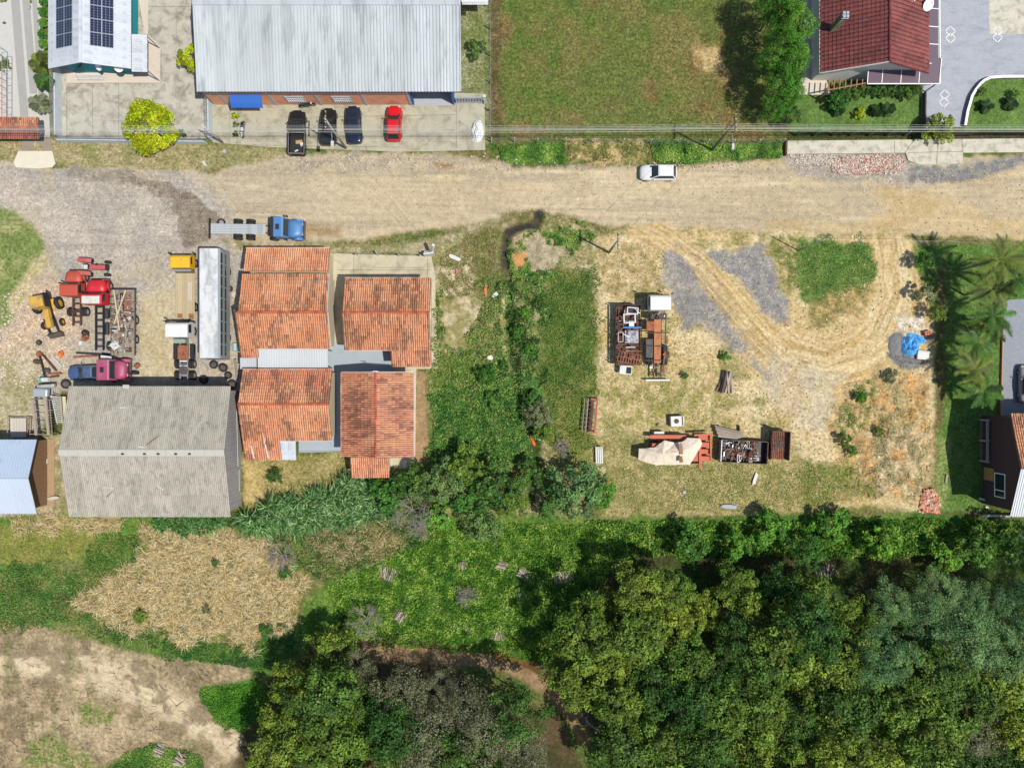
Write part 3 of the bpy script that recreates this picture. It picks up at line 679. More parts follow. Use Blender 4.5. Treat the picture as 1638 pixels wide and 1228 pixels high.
def ridge_tiles(parent, a, b, m, base=(196, 100, 66), seg_len=.42, rad=.14):
    a = Vector(a); b = Vector(b); n = max(1, int((b-a).length/seg_len)); d = (b-a)/n
    r = np.random.RandomState(int(abs(a.x)*10)); Q = []; C = []
    u = np.array(d.normalized()); s = np.cross(u, (0, 0, 1)); ang = np.linspace(-.2, math.pi+.2, 6)
    for i in range(n):
        p = np.array(a)+np.array(d)*i; q = p+np.array(d)*1.06; lift = np.array((0, 0, .02+.02*r.rand())); c = np.array(S(*base))*(.6+.55*r.rand())
        for k in range(5):
            f = lambda P, t, rr: P+s*math.cos(t)*rr+np.array((0, 0, 1))*math.sin(t)*rr*.75+lift
            Q.append([f(p, ang[k], rad), f(q, ang[k], rad*1.12), f(q, ang[k+1], rad*1.12), f(p, ang[k+1], rad)]); C.append(c)
    return quads('ridge_cap', np.array(Q), m, np.array(C), parent, kind='stuff')
_SH = {}
def sheet_mesh(w, l, pitch, amp, m, prof):
    key = (round(w, 3), round(l, 3), pitch, amp, m.name, prof)
    if key in _SH: return _SH[key]
    nW = max(1, round(w/pitch)); pts = []
    for i in range(nW):
        x = i*w/nW; p = w/nW
        if prof == 'sine': pts += [(x+p*k/4, amp*.5*(1-math.cos(k*math.pi/2))) for k in range(4)]
        else: pts += [(x, 0), (x+p*.55, 0), (x+p*.66, amp), (x+p*.89, amp)]
    pts.append((w, 0))
    b = MB(); n = len(pts)
    b.add([(x, 0, z) for x, z in pts]+[(x, -l, z) for x, z in pts], [(i, i+n, i+n+1, i+1) for i in range(n-1)])
    _SH[key] = b.mesh('sheet', m); return _SH[key]
def sheet_slope(parent, p0, p1, p3, m, width=1.1, rows=1, pitch=.3, amp=.035, prof='trap', name='roof_sheet', seed=0, deck=True):
    """separate corrugated sheets laid side by side; ridge p0-p1, eave at p3"""
    rr = random.Random(seed); p0, p1, p3 = Vector(p0), Vector(p1), Vector(p3)
    u = p1-p0; v = p3-p0; n = max(1, round(u.length/width)); w = u.length/n; l = v.length/rows
    uh = u.normalized(); vh = v.normalized(); nn = uh.cross(-vh)
    flip = nn.z < 0
    if flip: p0, p1 = p1, p0; uh = -uh; nn = uh.cross(-vh); p3 = p0+v
    me = sheet_mesh(w, l*(1.04 if rows > 1 else 1), pitch, amp, m, prof)
    base = parent.location if parent.name in WORLD else Vector()
    for j in range(rows):
        for i in range(n):
            pos = p0+uh*(w*i)+vh*(l*j)+nn*(.012*(rows-j-1)+rr.uniform(0, .008)+.02)
            M4 = Matrix((( uh.x, -vh.x, nn.x, 0), (uh.y, -vh.y, nn.y, 0), (uh.z, -vh.z, nn.z, 0), (0, 0, 0, 1)))
            M4.translation = pos-base
            o = link(name, me, parent, (0, 0, 0)); o.matrix_basis = M4
    if deck:
        b = MB().slab([p0, p0+uh*u.length, p0+uh*u.length+v, p0+v], .05); b.v = [tuple(Vector(q)-nn*.02) for q in b.v]
        b.build('roof_deck', M_deck, parent)
def gable_prism(parent, name, x0, x1, y0, y1, z0, eave, ridge, m, axis='x', ry=None):
    """walls with two gables, ridge along axis"""
    b = MB()
    if axis == 'x':
        ym = (y0+y1)/2 if ry is None else ry
        s = [(y0, z0), (y1, z0), (y1, eave), (ym, ridge), (y0, eave)]
        b.loft([[(x0, y, z) for y, z in s], [(x1, y, z) for y, z in s]])
    else:
        xm = (x0+x1)/2 if ry is None else ry
        s = [(x1, z0), (x0, z0), (x0, eave), (xm, ridge), (x1, eave)]
        b.loft([[(x, y0, z) for x, z in s], [(x, y1, z) for x, z in s]])
    return b.build(name, m, parent)
M_deck = mat('roof_deck', S(120, 100, 84), .9, .2, 2)
M_tile = mat('clay_tile', (1, 1, 1), .8, .14, 1.2, attr=True, fine=.14, coord='w')
M_gutter = mat('gutter_white', S(226, 226, 222), .5, .1, 2)
M_wallw = mat('wall_white', S(222, 220, 212), .8, .12, 1.5)
M_wallc = mat('wall_cream', S(210, 196, 168), .85, .14, 1.5)
M_steel = mat('steel_grey', S(168, 172, 176), .45, .15, 3, metal=.3)
M_dark = mat('dark_metal', (.022, .022, .024), .55, .3, 4)
M_black = mat('rubber', (.018, .018, .019), .85, .3, 5)
M_wood = mat('timber_grey', S(160, 148, 132), .9, .25, 3, fine=.25, rand=.25)
M_woodd = mat('timber_dark', S(96, 88, 82), .9, .3, 3, fine=.25, rand=.3)
M_woodb = mat('timber_brown', S(150, 118, 88), .9, .25, 3, fine=.2, rand=.2)
GLASS = glassmat()
M_dirtw0 = mat('skylight', S(216, 206, 196), .5, .15, 3)

# ================================================================ BUILDINGS
# ---- teal house with solar panels
hT = thing('teal_house', 'teal-walled house with white ribbed roof carrying solar panels', 'house', W(128, 60), world=True)
M_teal = mat('teal_wall', S(20, 150, 165), .7, .12, 1.5)
M_wsheet = mat('white_sheet', S(212, 219, 226), .5, .1, 1.5, S(170, 178, 184), .3, .8, rand=.06)
yS = 34.4; yN = 48; xr = -46.2; he, hr = 3.5, 5.0
xl, xR = -50.65, -41.6
gable_prism(hT, 'wall', xl+.8, xR-1.1, yS+1.12, yN, 0, he-.12, hr-.45, M_teal, 'y', xr)
sheet_slope(hT, (xr, yS, hr), (xr, yN, hr), (xl, yS, he), M_wsheet, 1.0, 1, .25, .03)
sheet_slope(hT, (xr, yS, hr), (xr, yN, hr), (xR, yS, he), M_wsheet, 1.0, 1, .25, .03)
MB().bar((xr, yS-.02, hr+.06), (xr, yN, hr+.06), .34, .05).build('ridge_cap', M_wsheet, hT)
sheet_slope(hT, W(211, 55, 3.0), W(211, 115, 3.0), W(236, 55, 2.75), M_wsheet, 1.0, 1, .25, .03, name='porch_sheet')
a, b = W(211, 55, 2.9), W(237, 115, 2.7)

for y_ in (b.y+.1, a.y-.2): MB().box(b.x-.15, b.x-.05, y_, y_+.1, 0, 2.65).build('porch_post', M_steel, hT)
M_cell = mat('solar_cell', (.012, .018, .045), .18, .3, .9, spec=.7)
M_frame = mat('solar_frame', S(215, 220, 225), .35, .05, 2, metal=.5)
def on_slope(t, y, side):
    x = xr+(xl-xr)*t if side < 0 else xr+(xR-xr)*t
    return Vector((x, y, hr+(he-hr)*t+.12))
cell = None
for side, t0, t1 in ((-1, .24, .74), (1, .19, .66)):
    for r_ in range(6):
        for c_ in range(2):
            ta = t0+(t1-t0)*c_/2; tb = t0+(t1-t0)*(c_+1)/2; ya = 36.35+r_*1.46; yb = ya+1.42
            q = [on_slope(ta, ya, side), on_slope(tb, ya, side), on_slope(tb, yb, side), on_slope(ta, yb, side)]
            p = MB().slab(q, .04).build('solar_panel', M_frame, hT)
            nn = (q[1]-q[0]).cross(q[3]-q[0]).normalized(); nn = nn if nn.z > 0 else -nn
            bb = MB()
            cx, cy = 3, 5
            for i in range(cx):
                for j in range(cy):
                    f = lambda s_, t_: q[0].lerp(q[1], s_).lerp(q[3].lerp(q[2], s_), t_)+nn*.004
                    g = .02
                    bb.add([f((i+g*1.6)/cx*.94+.03, (j+g)/cy*.96+.02), f((i+1-g*1.6)/cx*.94+.03, (j+g)/cy*.96+.02), f((i+1-g*1.6)/cx*.94+.03, (j+1-g)/cy*.96+.02), f((i+g*1.6)/cx*.94+.03, (j+1-g)/cy*.96+.02)], [(0, 1, 2, 3)])
            bb.build('cells', M_cell, p, (0, 0, 0))
def dish(parent, p, r, rz, el):
    pr = [(r*t, .22*r*t*t) for t in (0.02, .3, .6, .85, 1)]
    b = MB().at(p, rz, el).lathe(pr+[(r, .2*r), (.02, -.02)], 18); b.at().tube([p, Vector(p)+Vector((0, .3, -.35))], .025)
    b.at(p, rz, el).tube([(0, .05, -r), (0, .6*r, 0)], .015)
    return b.build('satellite_dish', M_white, parent, smooth=True)
dish(hT, W(158, 107, 2.6), .42, R(150), R(50)); dish(hT, W(190, 108, 3.0), .5, R(190), R(65))
b = MB(); 
for i in range(5): b.bar(W(117+i*4, 115, 1.2), W(130, 102, 2.4+i*.1), .04)
b.bar(W(117, 115, 1.2), W(136, 112, 1.2), .05).build('wall_bracket', M_dark, hT)
o = thing('drying_rack', 'white folding drying rack standing on the pale terrace', 'drying rack', W(138, 121), world=True)
b = MB()
for i in range(5): b.tube([W(117+i, 118+i*2.0, 1.0), W(160+i, 119+i*1.8, 1.0)], .02)
b.build('rail', M_white, o)
b = MB()
for px in (121, 141, 162): MB().tube([W(px, 118, 0.02), W(px+3, 126, 1.0)], .022).tube([W(px, 126, 0.02), W(px-2, 118, 1.0)], .022).build('leg', M_white, o)

# ---- warehouse
hW = thing('brick_warehouse', 'long brick warehouse under a wide grey-white ribbed metal roof', 'warehouse', W(525, 80), world=True)
M_ws = mat('zinc_sheet', S(204, 211, 214), .5, .12, .35, S(158, 166, 170), .34, .9, metal=.1, rand=.09, coord='w', stretch=(1, .12, 1))
xl, xr_ = -33.75, (738-819)*75/1120
yE, yR = 31.27, 40.2
sheet_slope(hW, (xl, yR, 6.05), (xr_, yR, 6.05), (xl, yE, 5.0), M_ws, 1.05, 1, .35, .11)
sheet_slope(hW, (xl, yR, 6.05), (xr_, yR, 6.05), (xl, 49, 5.0), M_ws, 1.05, 1, .35, .11)
MB().bar((xl, yR, 6.15), (xr_, yR, 6.15), .5, .05).build('ridge_cap', M_ws, hW)
M_brick = mat('brick_red', S(242, 170, 132), .85, .2, 3, S(200, 124, 94), .3, 1, fine=.25)
M_greyp = mat('concrete_post', S(182, 186, 192), .8, .1, 2)
yW = 31.86; x0 = (340-819)/14+.3; xd = (658-819)/14; x1 = (727-819)/14
gable_prism(hW, 'wall', x0, xd, yW, 48.4, 0, 4.75, 5.7, M_brick, 'x', 40.2)
MB().box(xd+.01, x1, yW+2.6, 48.4, 0, 4.8).build('recess_wall', M_wallw, hW)
MB().box(x1-.18, x1, yW, yW+2.58, 0, 4.8).build('side_wall', mat('wall_blue', S(60, 110, 180), .7, .1, 2), hW)
MB().box(xd+.02, x1-.2, yW-.1, yW+2.55, .025, .06).build('recess_floor', M_greyp, hW)
MB().box(x0, xd, yW-.05, yW-.005, 3.15, 3.38).build('lintel', M_greyp, hW)
for px in (367, 443, 515, 587, 658):
    x = (px-819)/14; MB().box(x-.13, x+.13, yW-.075, yW-.008, 0, 4.7).build('pillar', M_greyp, hW)
for px in (480, 553):
    x = (px-819)/14
    f = MB()
    for q in ((x-1.05, x+1.05, 2.3, 2.42), (x-1.05, x+1.05, .88, 1.0), (x-1.05, x-.93, 1.0, 2.3), (x+.93, x+1.05, 1.0, 2.3)): f.box(q[0], q[1], yW-.09, yW-.006, q[2], q[3])
    w = f.build('window', M_greyp, hW)
    MB().box(x-.93, x+.93, yW-.03, yW-.01, 1.0, 2.3).build('pane', GLASS, w, (0, 0, 0))
    g = MB()
    for i in range(9): g.box(x-.9+i*.225-.02, x-.9+i*.225+.02, yW-.11, yW-.05, 1.0, 2.3)
    for z in (1.4, 1.85): g.box(x-.93, x+.93, yW-.1, yW-.06, z-.025, z+.025)
    g.build('window_grille', M_white, w, (0, 0, 0))
MB().box(xd+.05, xd+.35, yW-.04, yW+.4, 0, 4.2).build('sliding_door', mat('door_blue', S(36, 92, 160), .5, .1, 2), hW)
M_awn = mat('awning_blue', S(52, 108, 200), .55, .1, 1.2)
b = MB(); a0, a1 = W(370, 172, 2.5), W(420, 172, 2.5); yb = yW
pr = [(a0.y, 2.3), (a0.y, 2.45), (a0.y+.35, 2.75), (a0.y+.8, 2.95), (yb-.1, 3.05), (yb-.1, 2.95), (a0.y+.8, 2.85), (a0.y+.38, 2.65)]
b.loft([[(a0.x, y, z) for y, z in pr], [(a1.x, y, z) for y, z in pr]]).build('awning', M_awn, hW)
MB().bar(W(738, 0, 5.6), W(780, 0, 5.4), .5, .06).build('gutter', M_gutter, hW)
# white sheet roof peeping in at the top edge
o = thing('lean_to_roof', 'small white corrugated lean-to at the top edge beside the meadow fence', 'shed', W(760, -10), world=True)
sheet_slope(o, W(739, -30, 3.2), W(781, -30, 3.2), W(739, 8, 2.6), M_wsheet, 1, 1, .25, .03)
b = MB()
for px in (745, 776): p = W(px, 10); b.box(p.x-.07, p.x+.07, p.y, p.y+.14, 0, 2.5)
b.build('post', M_woodd, o); MB().box(W(742, 0).x, W(777, 0).x, W(0, 8).y+.3, W(0, -25).y, 0, 1.2).build('wall', M_wood, o)

# ---- red-roofed house
hR = thing('red_roofed_house', 'house with dark red concrete-tile roof and glazed veranda', 'house', W(1400, 50), world=True)
M_rtile = mat('red_tile', (1, 1, 1), .6, .1, 1.2, attr=True, fine=.1, coord='w')
xl, xm, xe, yS, yN = 33.5, 39.55, 45.2, (614-117)*76/1120, 48.0
h0, h1 = 4.0, 6.66
redk = dict(pitch=.46, row=.42, base=(122, 60, 56), dark=(104, 52, 48), light=(134, 70, 64), amp=.05)
tile_slope(hR, (xm, yN, h1), (xm, yS, h1), (xl, yN, h0), M_rtile, seed=3, **redk)
tile_slope(hR, (xm, yS, h1), (xm, yN, h1), (xe, yS, h0), M_rtile, seed=4, **dict(redk, base=(136, 70, 66), light=(146, 78, 72)))
ridge_tiles(hR, (xm, yS, h1+.02), (xm, yN, h1+.02), M_rtile, (120, 44, 46))
gable_prism(hR, 'wall', xl+.7, xe-.6, yS+.9, yN, 0, h0-.1, h1-.5, M_wallw, 'y', xm)
for s, (xa, xb) in enumerate(((xl, xm), (xe, xm))):
    MB().bar((xa, yS, h0-.05), (xb, yS, h1-.05), .06, .22).build('barge_board', M_gutter if s == 0 else M_rtile and mat('barge_red', S(120, 46, 46), .6), hR)
MB().bar((xl-.05, yS, h0-.08), (xl-.05, yN, h0-.08), .16, .12).build('gutter', M_gutter, hR)
# chimney
p = Vector((W(1333, 46, 4.6).x, W(1333, 46, 4.6).y, 4.4))
c = MB().box(p.x-.3, p.x+.3, p.y-.3, p.y+.3, 4.2, 7.3).build('chimney', mat('chimney_stone', S(150, 146, 118), .9, .2, 2, S(90, 90, 66), .4, 1.2), hR)
b = MB()
for dx in (-.18, .18):
    for dy in (-.18, .18): b.cbox((p.x+dx, p.y+dy, 7.42), .26, .26, .2)
b.box(p.x-.36, p.x+.36, p.y-.36, p.y+.36, 7.26, 7.32).build('chimney_cap', M_greyp, c, (0, 0, 0))
# veranda of smoked panels
M_smoke = glassmat('smoked_panel', S(120, 104, 116), .12)
zg = 2.8
xsb = [1387, 1410, 1440, 1469, 1502]; ysb = [134, 102, 71, 43, 14, -20]
for i in range(4):
    a, b_ = W(xsb[i]+.6, 133.5, zg-.3), W(xsb[i+1]-.6, 133.5, zg-.3)
    MB().slab([(a.x, a.y, zg-.25), (b_.x, b_.y, zg-.25), (b_.x, a.y+2.6, zg+.15), (a.x, a.y+2.6, zg+.15)], .03).build('veranda_panel', M_smoke, hR)
for j in range(1, 5):
    a, b_ = W(1484, ysb[j]+.6, zg), W(1501.5, ysb[j+1]-.6, zg)
    MB().slab([(a.x-.6, a.y, zg+.15), (b_.x, a.y, zg-.1), (b_.x, b_.y, zg-.1), (a.x-.6, b_.y, zg+.15)], .03).build('veranda_panel', M_smoke, hR)
b = MB()
for x in xsb: p = W(x, 133.5, zg-.3); b.bar((p.x, p.y, zg-.24), (p.x, p.y+2.6, zg+.18), .07, .06)
for y in ysb[1:]: p, q = W(1484, y, zg), W(1502, y, zg); b.bar((p.x-.6, p.y, zg+.17), (q.x, q.y, zg-.08), .07, .06)
p, q, r_ = W(1387, 134.5, zg-.3), W(1503, 134.5, zg-.3), W(1503, -20, zg-.1)
b.bar((p.x, p.y, zg-.27), (q.x, q.y, zg-.27), .1, .08).bar((q.x, q.y, zg-.2), (r_.x, r_.y, zg-.12), .1, .08)
b.build('veranda_frame', M_white, hR)
for x in (1388, 1440, 1501): p = W(x, 133, zg-.3); MB().box(p.x-.06, p.x+.06, p.y, p.y+.12, .05, 2.4).build('veranda_post', M_greyp, hR)
dish(hR, W(1484, 8, 4.6), .62, R(200), R(55)); dish(hR, W(1457, 1, 5.2), .45, R(200), R(50))
# pergola slats by the stairs
b = MB()
for i in range(7):
    x = 1326+i*9; b.bar(W(x, 127, 2.4), W(x-1.5, 146-i*1.2, 2.4), .1, .12)
b.bar(W(1322, 145, 2.35), W(1386, 133, 2.35), .12, .14)
b.build('pergola_beam', M_woodb, hR)
for x in (1323, 1385): p = W(x, 146 if x < 1350 else 134, 2.3); MB().box(p.x-.06, p.x+.06, p.y-.06, p.y+.06, .05, 2.25).build('pergola_post', M_woodb, hR)

# ---- grey shed
hG = thing('grey_shed', 'large shed with weathered grey fibre-cement roof and plank wall', 'shed', W(235, 720), world=True)
M_fib = mat('fibre_cement', S(180, 174, 160), .9, .16, .6, S(134, 130, 120), .36, 2.2, fine=.24, rand=.1, coord='w', stretch=(1, .35, 1))
xl, xr_ = -709*75.8/1120, -450*75.8/1120; yA, yR, yB = -.34, -106*74.2/1120, -211*75.8/1120
sheet_slope(hG, (xl, yR, 5.85), (xr_, yR, 5.85), (xl, yA, 4.2), M_fib, 1.05, 3, .21, .05, 'sine')
sheet_slope(hG, (xl, yR, 5.85), (xr_, yR, 5.85), (xl, yB, 4.2), M_fib, 1.05, 3, .21, .05, 'sine')
M_fibp = mat('fibre_ridge', S(196, 194, 182), .9, .1, 1, fine=.1)
n = 17
for i in range(n):
    xa = xl+(xr_-xl)*i/n; xb = xl+(xr_-xl)*(i+1)/n
    MB().slab([(xa, yR-.62, 5.80), (xb-.02, yR-.62, 5.80), (xb-.02, yR, 5.98), (xa, yR, 5.98)], .02).slab([(xa, yR, 5.98), (xb-.02, yR, 5.98), (xb-.02, yR+.12, 5.93), (xa, yR+.12, 5.93)], .02).build('ridge_piece', M_fibp, hG)
gable_prism(hG, 'wall', xl+.5, xr_-.55, yB+.5, yA-.5, 0, 4.1, 5.6, M_woodd, 'x', yR)
b = MB(); r_ = random.Random(4)
y = yB+.4
while y < yA-.4:
    w = r_.uniform(.16, .24); top = 4.1+1.5*(1-abs(y-yR)/abs(yA-yR)); b.box(xr_-.54, xr_-.54+r_.uniform(.03, .07), y, y+w-.03, r_.uniform(0, .1), top-.1); y += w
b.build('wall_planks', mat('plank_grey', S(170, 166, 166), .9, .3, 2.5, fine=.3), hG, kind='stuff')
MB().bar((xr_+.02-.4, yB+5.0, 1.2), (xr_-.38, yA-2.6, 1.6), .08).bar((xr_-.38, yB+2.2, .8), (xr_-.38, yB+4.6, .9), .07).build('pipe', M_greyp, hG)

for a_, b_, m_ in (((163, 783, 4.9), (195, 775, 4.95), M_dark), ((170, 795, 4.8), (195, 772, 5.0), M_dark), ((165, 779, 4.95), (182, 781, 4.95), M_white), ((192, 652, 4.9), (201, 651, 4.9), M_white), ((222, 714, 5.85), (231, 716, 5.85), M_white), ((234, 712, 5.9), (252, 698, 5.6), M_woodd), ((250, 776, 5.0), (262, 784, 4.9), M_white)):
    MB().bar(W(*a_), W(*b_), .05, .05).build('roof_stick', m_, hG)
for px in (196, 231, 253, 281, 303): p = W(px, 726, 5.95); MB().box(p.x-.12, p.x+.12, p.y-.08, p.y+.08, 5.85, 6.02).build('roof_fixing', M_dark, hG)
MB().box(W(197, 0, 4.2).x, W(207, 0, 4.2).x, yA-.2, yA+.25, 4.22, 4.3).build('roof_patch', M_fibp, hG)
# ---- pale blue shed, left edge
hB = thing('blue_roofed_shed', 'shed with light blue corrugated roof at the left edge', 'shed', W(20, 765), world=True)
M_bl = mat('blue_sheet', S(186, 206, 226), .45, .08, .6, S(160, 176, 190), .2, .6, rand=.03, coord='w')
xr2 = -760*76.8/1120; yR2 = (614-765)*75.4/1120; yA2 = (614-703)*76.8/1120; yB2 = (614-821)*76.8/1120
sheet_slope(hB, (xr2-9, yR2, 4.55), (xr2, yR2, 4.55), (xr2-9, yA2, 3.2), M_bl, 1.05, 1, .3, .05)
sheet_slope(hB, (xr2-9, yR2, 4.55), (xr2, yR2, 4.55), (xr2-9, yB2, 3.2), mat('blue_sheet2', S(196, 208, 224), .5, .08, .6, rand=.03), 1.05, 1, .3, .05)
gable_prism(hB, 'wall', xr2-9, xr2-1.0, yB2+.4, yA2-.4, 0, 3.1, 4.3, M_woodb, 'x', yR2)
b = MB(); y = yB2+.4
while y < yA2-.4:
    w = .22; top = 3.1+1.25*(1-abs(y-yR2)/abs(yA2-yR2)); b.box(xr2-.99, xr2-.95+r_.uniform(0, .03), y, y+w-.025, .05, top-.05); y += w
b.build('wall_planks', M_woodb, hB, kind='stuff')
MB().box(xr2-1.6, xr2-1.02+.9, yB2+.2, yA2-.2, .03, .07).build('plinth', mat('plinth', S(178, 150, 116), .9, .2, 1.5), hB)

# ---- terracotta houses
def tiled_house(name, label, base):
    return thing('tiled_house', label, 'house', W(*base), world=True)
# A1: near the blue lorry
A1 = tiled_house('a1', 'terracotta-tiled house nearest the blue lorry, with lower orange front roof', (452, 480))
zr, zn, zs = 4.8, 3.1, 3.4
xw, xe_ = W(381, 0, zr).x, W(522.5, 0, zr).x; yr = W(0, 499, zr).y; yn = W(0, 439, 3.75).y; ys = W(0, 557, zs).y; yf = W(0, 397, 2.9).y
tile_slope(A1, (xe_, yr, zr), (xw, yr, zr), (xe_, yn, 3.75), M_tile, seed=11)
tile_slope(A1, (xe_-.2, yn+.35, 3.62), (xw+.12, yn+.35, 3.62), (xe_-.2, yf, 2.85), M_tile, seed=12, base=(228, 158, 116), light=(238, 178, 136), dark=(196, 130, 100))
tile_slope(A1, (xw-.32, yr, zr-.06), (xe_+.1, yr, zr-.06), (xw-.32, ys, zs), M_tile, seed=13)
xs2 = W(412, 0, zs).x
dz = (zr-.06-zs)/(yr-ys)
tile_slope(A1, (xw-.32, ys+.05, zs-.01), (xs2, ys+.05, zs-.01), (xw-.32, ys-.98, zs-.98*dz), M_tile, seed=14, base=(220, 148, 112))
ridge_tiles(A1, (xw-.1, yr, zr+.02), (xe_, yr, zr+.02), M_tile)
gable_prism(A1, 'wall', xw+.35, xe_-.35, ys+.4, yn-.1, 0, zs-.05, zr-.35, M_wallc, 'x', yr)
MB().box(xw+.5, xe_-.5, yn, yf-.4, 0, 2.75).build('front_wall', M_wallc, A1)
MB().bar((xw+.1, yf+.05, 2.86), (xe_-.2, yf+.05, 2.86), .1, .12).build('gutter', M_gutter, A1); MB().bar((xs2, ys-.05, zs-.05), (xe_+.1, ys-.05, zs-.05), .1, .12).build('gutter', M_gutter, A1)
MB().bar((xe_+.13, yr, zr), (xe_+.13, ys, zs+.06), .05, .16).build('barge_board', M_gutter, A1); MB().bar((xe_+.04, yr, zr), (xe_+.04, yn, 3.8), .05, .16).build('barge_board', M_gutter, A1)
b = MB(); p = W(510, 455, 4.6); b.tube([p, p+Vector((0, 0, .9))], .02)
for i in range(4): b.tube([p+Vector((-.5, .1*i, .9)), p+Vector((.5, .1*i, .7))], .012)
b.build('antenna', M_steel, A1)
# A2: beside the vacant lot
A2 = tiled_house('a2', 'terracotta-tiled house beside the vacant lot, with south-east extension', (620, 510))
zr, zn, zs = 4.6, 3.4, 3.4
xw, xe_ = W(547.5, 0, zr).x, W(684.5, 0, zr).x+.15; yr = W(0, 500, zr).y; yn = W(0, 445, zn).y; ys = W(0, 559.5, zs).y
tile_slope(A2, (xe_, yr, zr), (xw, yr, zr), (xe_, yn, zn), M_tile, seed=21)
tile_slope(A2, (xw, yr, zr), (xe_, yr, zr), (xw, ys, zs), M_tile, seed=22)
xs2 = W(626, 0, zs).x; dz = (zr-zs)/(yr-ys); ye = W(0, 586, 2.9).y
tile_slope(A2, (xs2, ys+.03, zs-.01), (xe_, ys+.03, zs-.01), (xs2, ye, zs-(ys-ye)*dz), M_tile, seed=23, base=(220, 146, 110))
ridge_tiles(A2, (xw, yr, zr+.02), (xe_, yr, zr+.02), M_tile)
gable_prism(A2, 'wall', xw+.5, xe_-.5, ys+.4, yn-.4, 0, zs-.05, zr-.35, M_wallc, 'x', yr)
MB().box(xs2+.3, xe_-.5, ye+.4, ys+.38, 0, 2.75).build('extension_wall', M_wallc, A2)
MB().bar((xw, yn+.05, zn), (xe_, yn+.05, zn), .1, .12).build('gutter', M_gutter, A2); MB().bar((xw, ys-.05, zs-.04), (xs2, ys-.05, zs-.04), .1, .12).build('gutter', M_gutter, A2)
# A3: south-west
A3 = tiled_house('a3', 'terracotta-tiled house beside the grey shed, with white sheet at its corner', (452, 660))
zr, zn, zs = 4.7, 3.3, 3.3
xw, xe_ = W(380.5, 0, zr).x, W(524, 0, zr).x+.1; yr = W(0, 646, zr).y; yn = W(0, 591, zn).y; ys = W(0, 704, zs).y
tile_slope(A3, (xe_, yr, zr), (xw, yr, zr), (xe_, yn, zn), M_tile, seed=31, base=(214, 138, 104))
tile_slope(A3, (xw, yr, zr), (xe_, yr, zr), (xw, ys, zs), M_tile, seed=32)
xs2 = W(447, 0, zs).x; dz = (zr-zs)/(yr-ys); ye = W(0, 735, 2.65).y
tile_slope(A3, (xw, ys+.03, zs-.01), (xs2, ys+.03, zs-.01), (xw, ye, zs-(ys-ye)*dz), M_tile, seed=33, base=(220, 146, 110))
ridge_tiles(A3, (xw, yr, zr+.02), (xe_, yr, zr+.02), M_tile)
gable_prism(A3, 'wall', xw+.4, xe_-.4, ys+.3, yn-.3, 0, zs-.05, zr-.35, M_wallc, 'x', yr)
MB().box(xw+.4, xs2-.3, ye+.3, ys+.28, 0, 2.5).build('extension_wall', M_wallc, A3)
for a_, b_ in (((420, 690, 3.6), (430, 733, 2.72)), ((402, 712, 3.22), (407, 733, 2.72))):
    p_, q_ = W(*a_)+Vector((0, 0, .1)), W(*b_)+Vector((0, 0, .1)); MB().bar(p_, q_, .16, .05).build('skylight_tile', M_dirtw0, A3)
sheet_slope(A3, W(446, 704, 2.8), W(473, 704, 2.8), W(446, 735, 2.4), M_wsheet, .95, 1, .24, .05, name='white_sheet')
MB().bar((xw, yn+.05, zn), (xe_, yn+.05, zn), .1, .12).build('gutter', M_gutter, A3); MB().bar((xs2, ys-.05, zs-.04), (xe_, ys-.05, zs-.04), .1, .12).build('gutter', M_gutter, A3)
# white link roof between A1 and A3
LK = thing('white_link_roof', 'white corrugated roof linking two tiled houses', 'roof', W(468, 574), world=True)
sheet_slope(LK, W(412, 558, 3.0), W(524.5, 558, 3.0), W(412, 589, 2.8), mat('link_sheet', S(206, 211, 214), .5, .06, .8, S(200, 206, 210), .2, .6, rand=.03, coord='w'), 1.05, 1, .26, .05)
sheet_slope(LK, W(384, 572, 2.7), W(410.5, 572, 2.7), W(384, 590, 2.55), M_ws, .9, 1, .26, .03)
b = MB()
for px, py in ((414, 560), (470, 560), (522, 560), (414, 588), (470, 588), (522, 588)): p = W(px, py, 2.6); b.box(p.x-.05, p.x+.05, p.y-.05, p.y+.05, 0, 2.72)
b.build('post', M_steel, LK)
# A4: ridge north-south
A4 = tiled_house('a4', 'terracotta-tiled house with north-south ridge and small southern annexe', (604, 660))
zr, zs = 4.2, 3.1
xm = W(601, 0, zr).x; xw = W(546.5, 0, zs).x; xe_ = W(661.5, 0, zs).x; yn = W(0, 595.5, 3.5).y; ys = W(0, 731, 3.6).y
tile_slope(A4, (xm, yn, zr), (xm, ys, zr), (xw, yn, zs), M_tile, seed=41, base=(214, 142, 108), dark=(116, 80, 66))
tile_slope(A4, (xm, ys, zr), (xm, yn, zr), (xe_, ys, zs), M_tile, seed=42, base=(220, 152, 122), dark=(138, 98, 84))
ridge_tiles(A4, (xm, yn, zr+.02), (xm, ys, zr+.02), M_tile, (190, 92, 62))
gable_prism(A4, 'wall', xw+.5, xe_-.5, ys+.3, yn-.3, 0, zs-.05, zr-.3, M_wallw, 'y', xm)
p0, p1, p3 = W(561, 731, 3.0), W(621.5, 731, 3.0), W(563, 763, 2.45)
tile_slope(A4, p0, p1, p3, M_tile, seed=43, base=(230, 156, 116), light=(238, 176, 136), dark=(184, 120, 94))
MB().box(p0.x+.3, p1.x-.3, p3.y+.4, ys+.25, 0, 2.4).build('annexe_wall', M_wallw, A4)
for x_ in (xw-.05, xe_+.05): MB().bar((x_, yn, zs), (x_, ys, zs), .1, .12).build('gutter', M_gutter, A4)
for i, (a, b_) in enumerate((((xw, yn+.04, zs+.05), (xm, yn+.04, zr+.05)), ((xe_, yn+.04, zs+.05), (xm, yn+.04, zr+.05)))): MB().bar(a, b_, .05, .14).build('barge_board', M_gutter, A4)
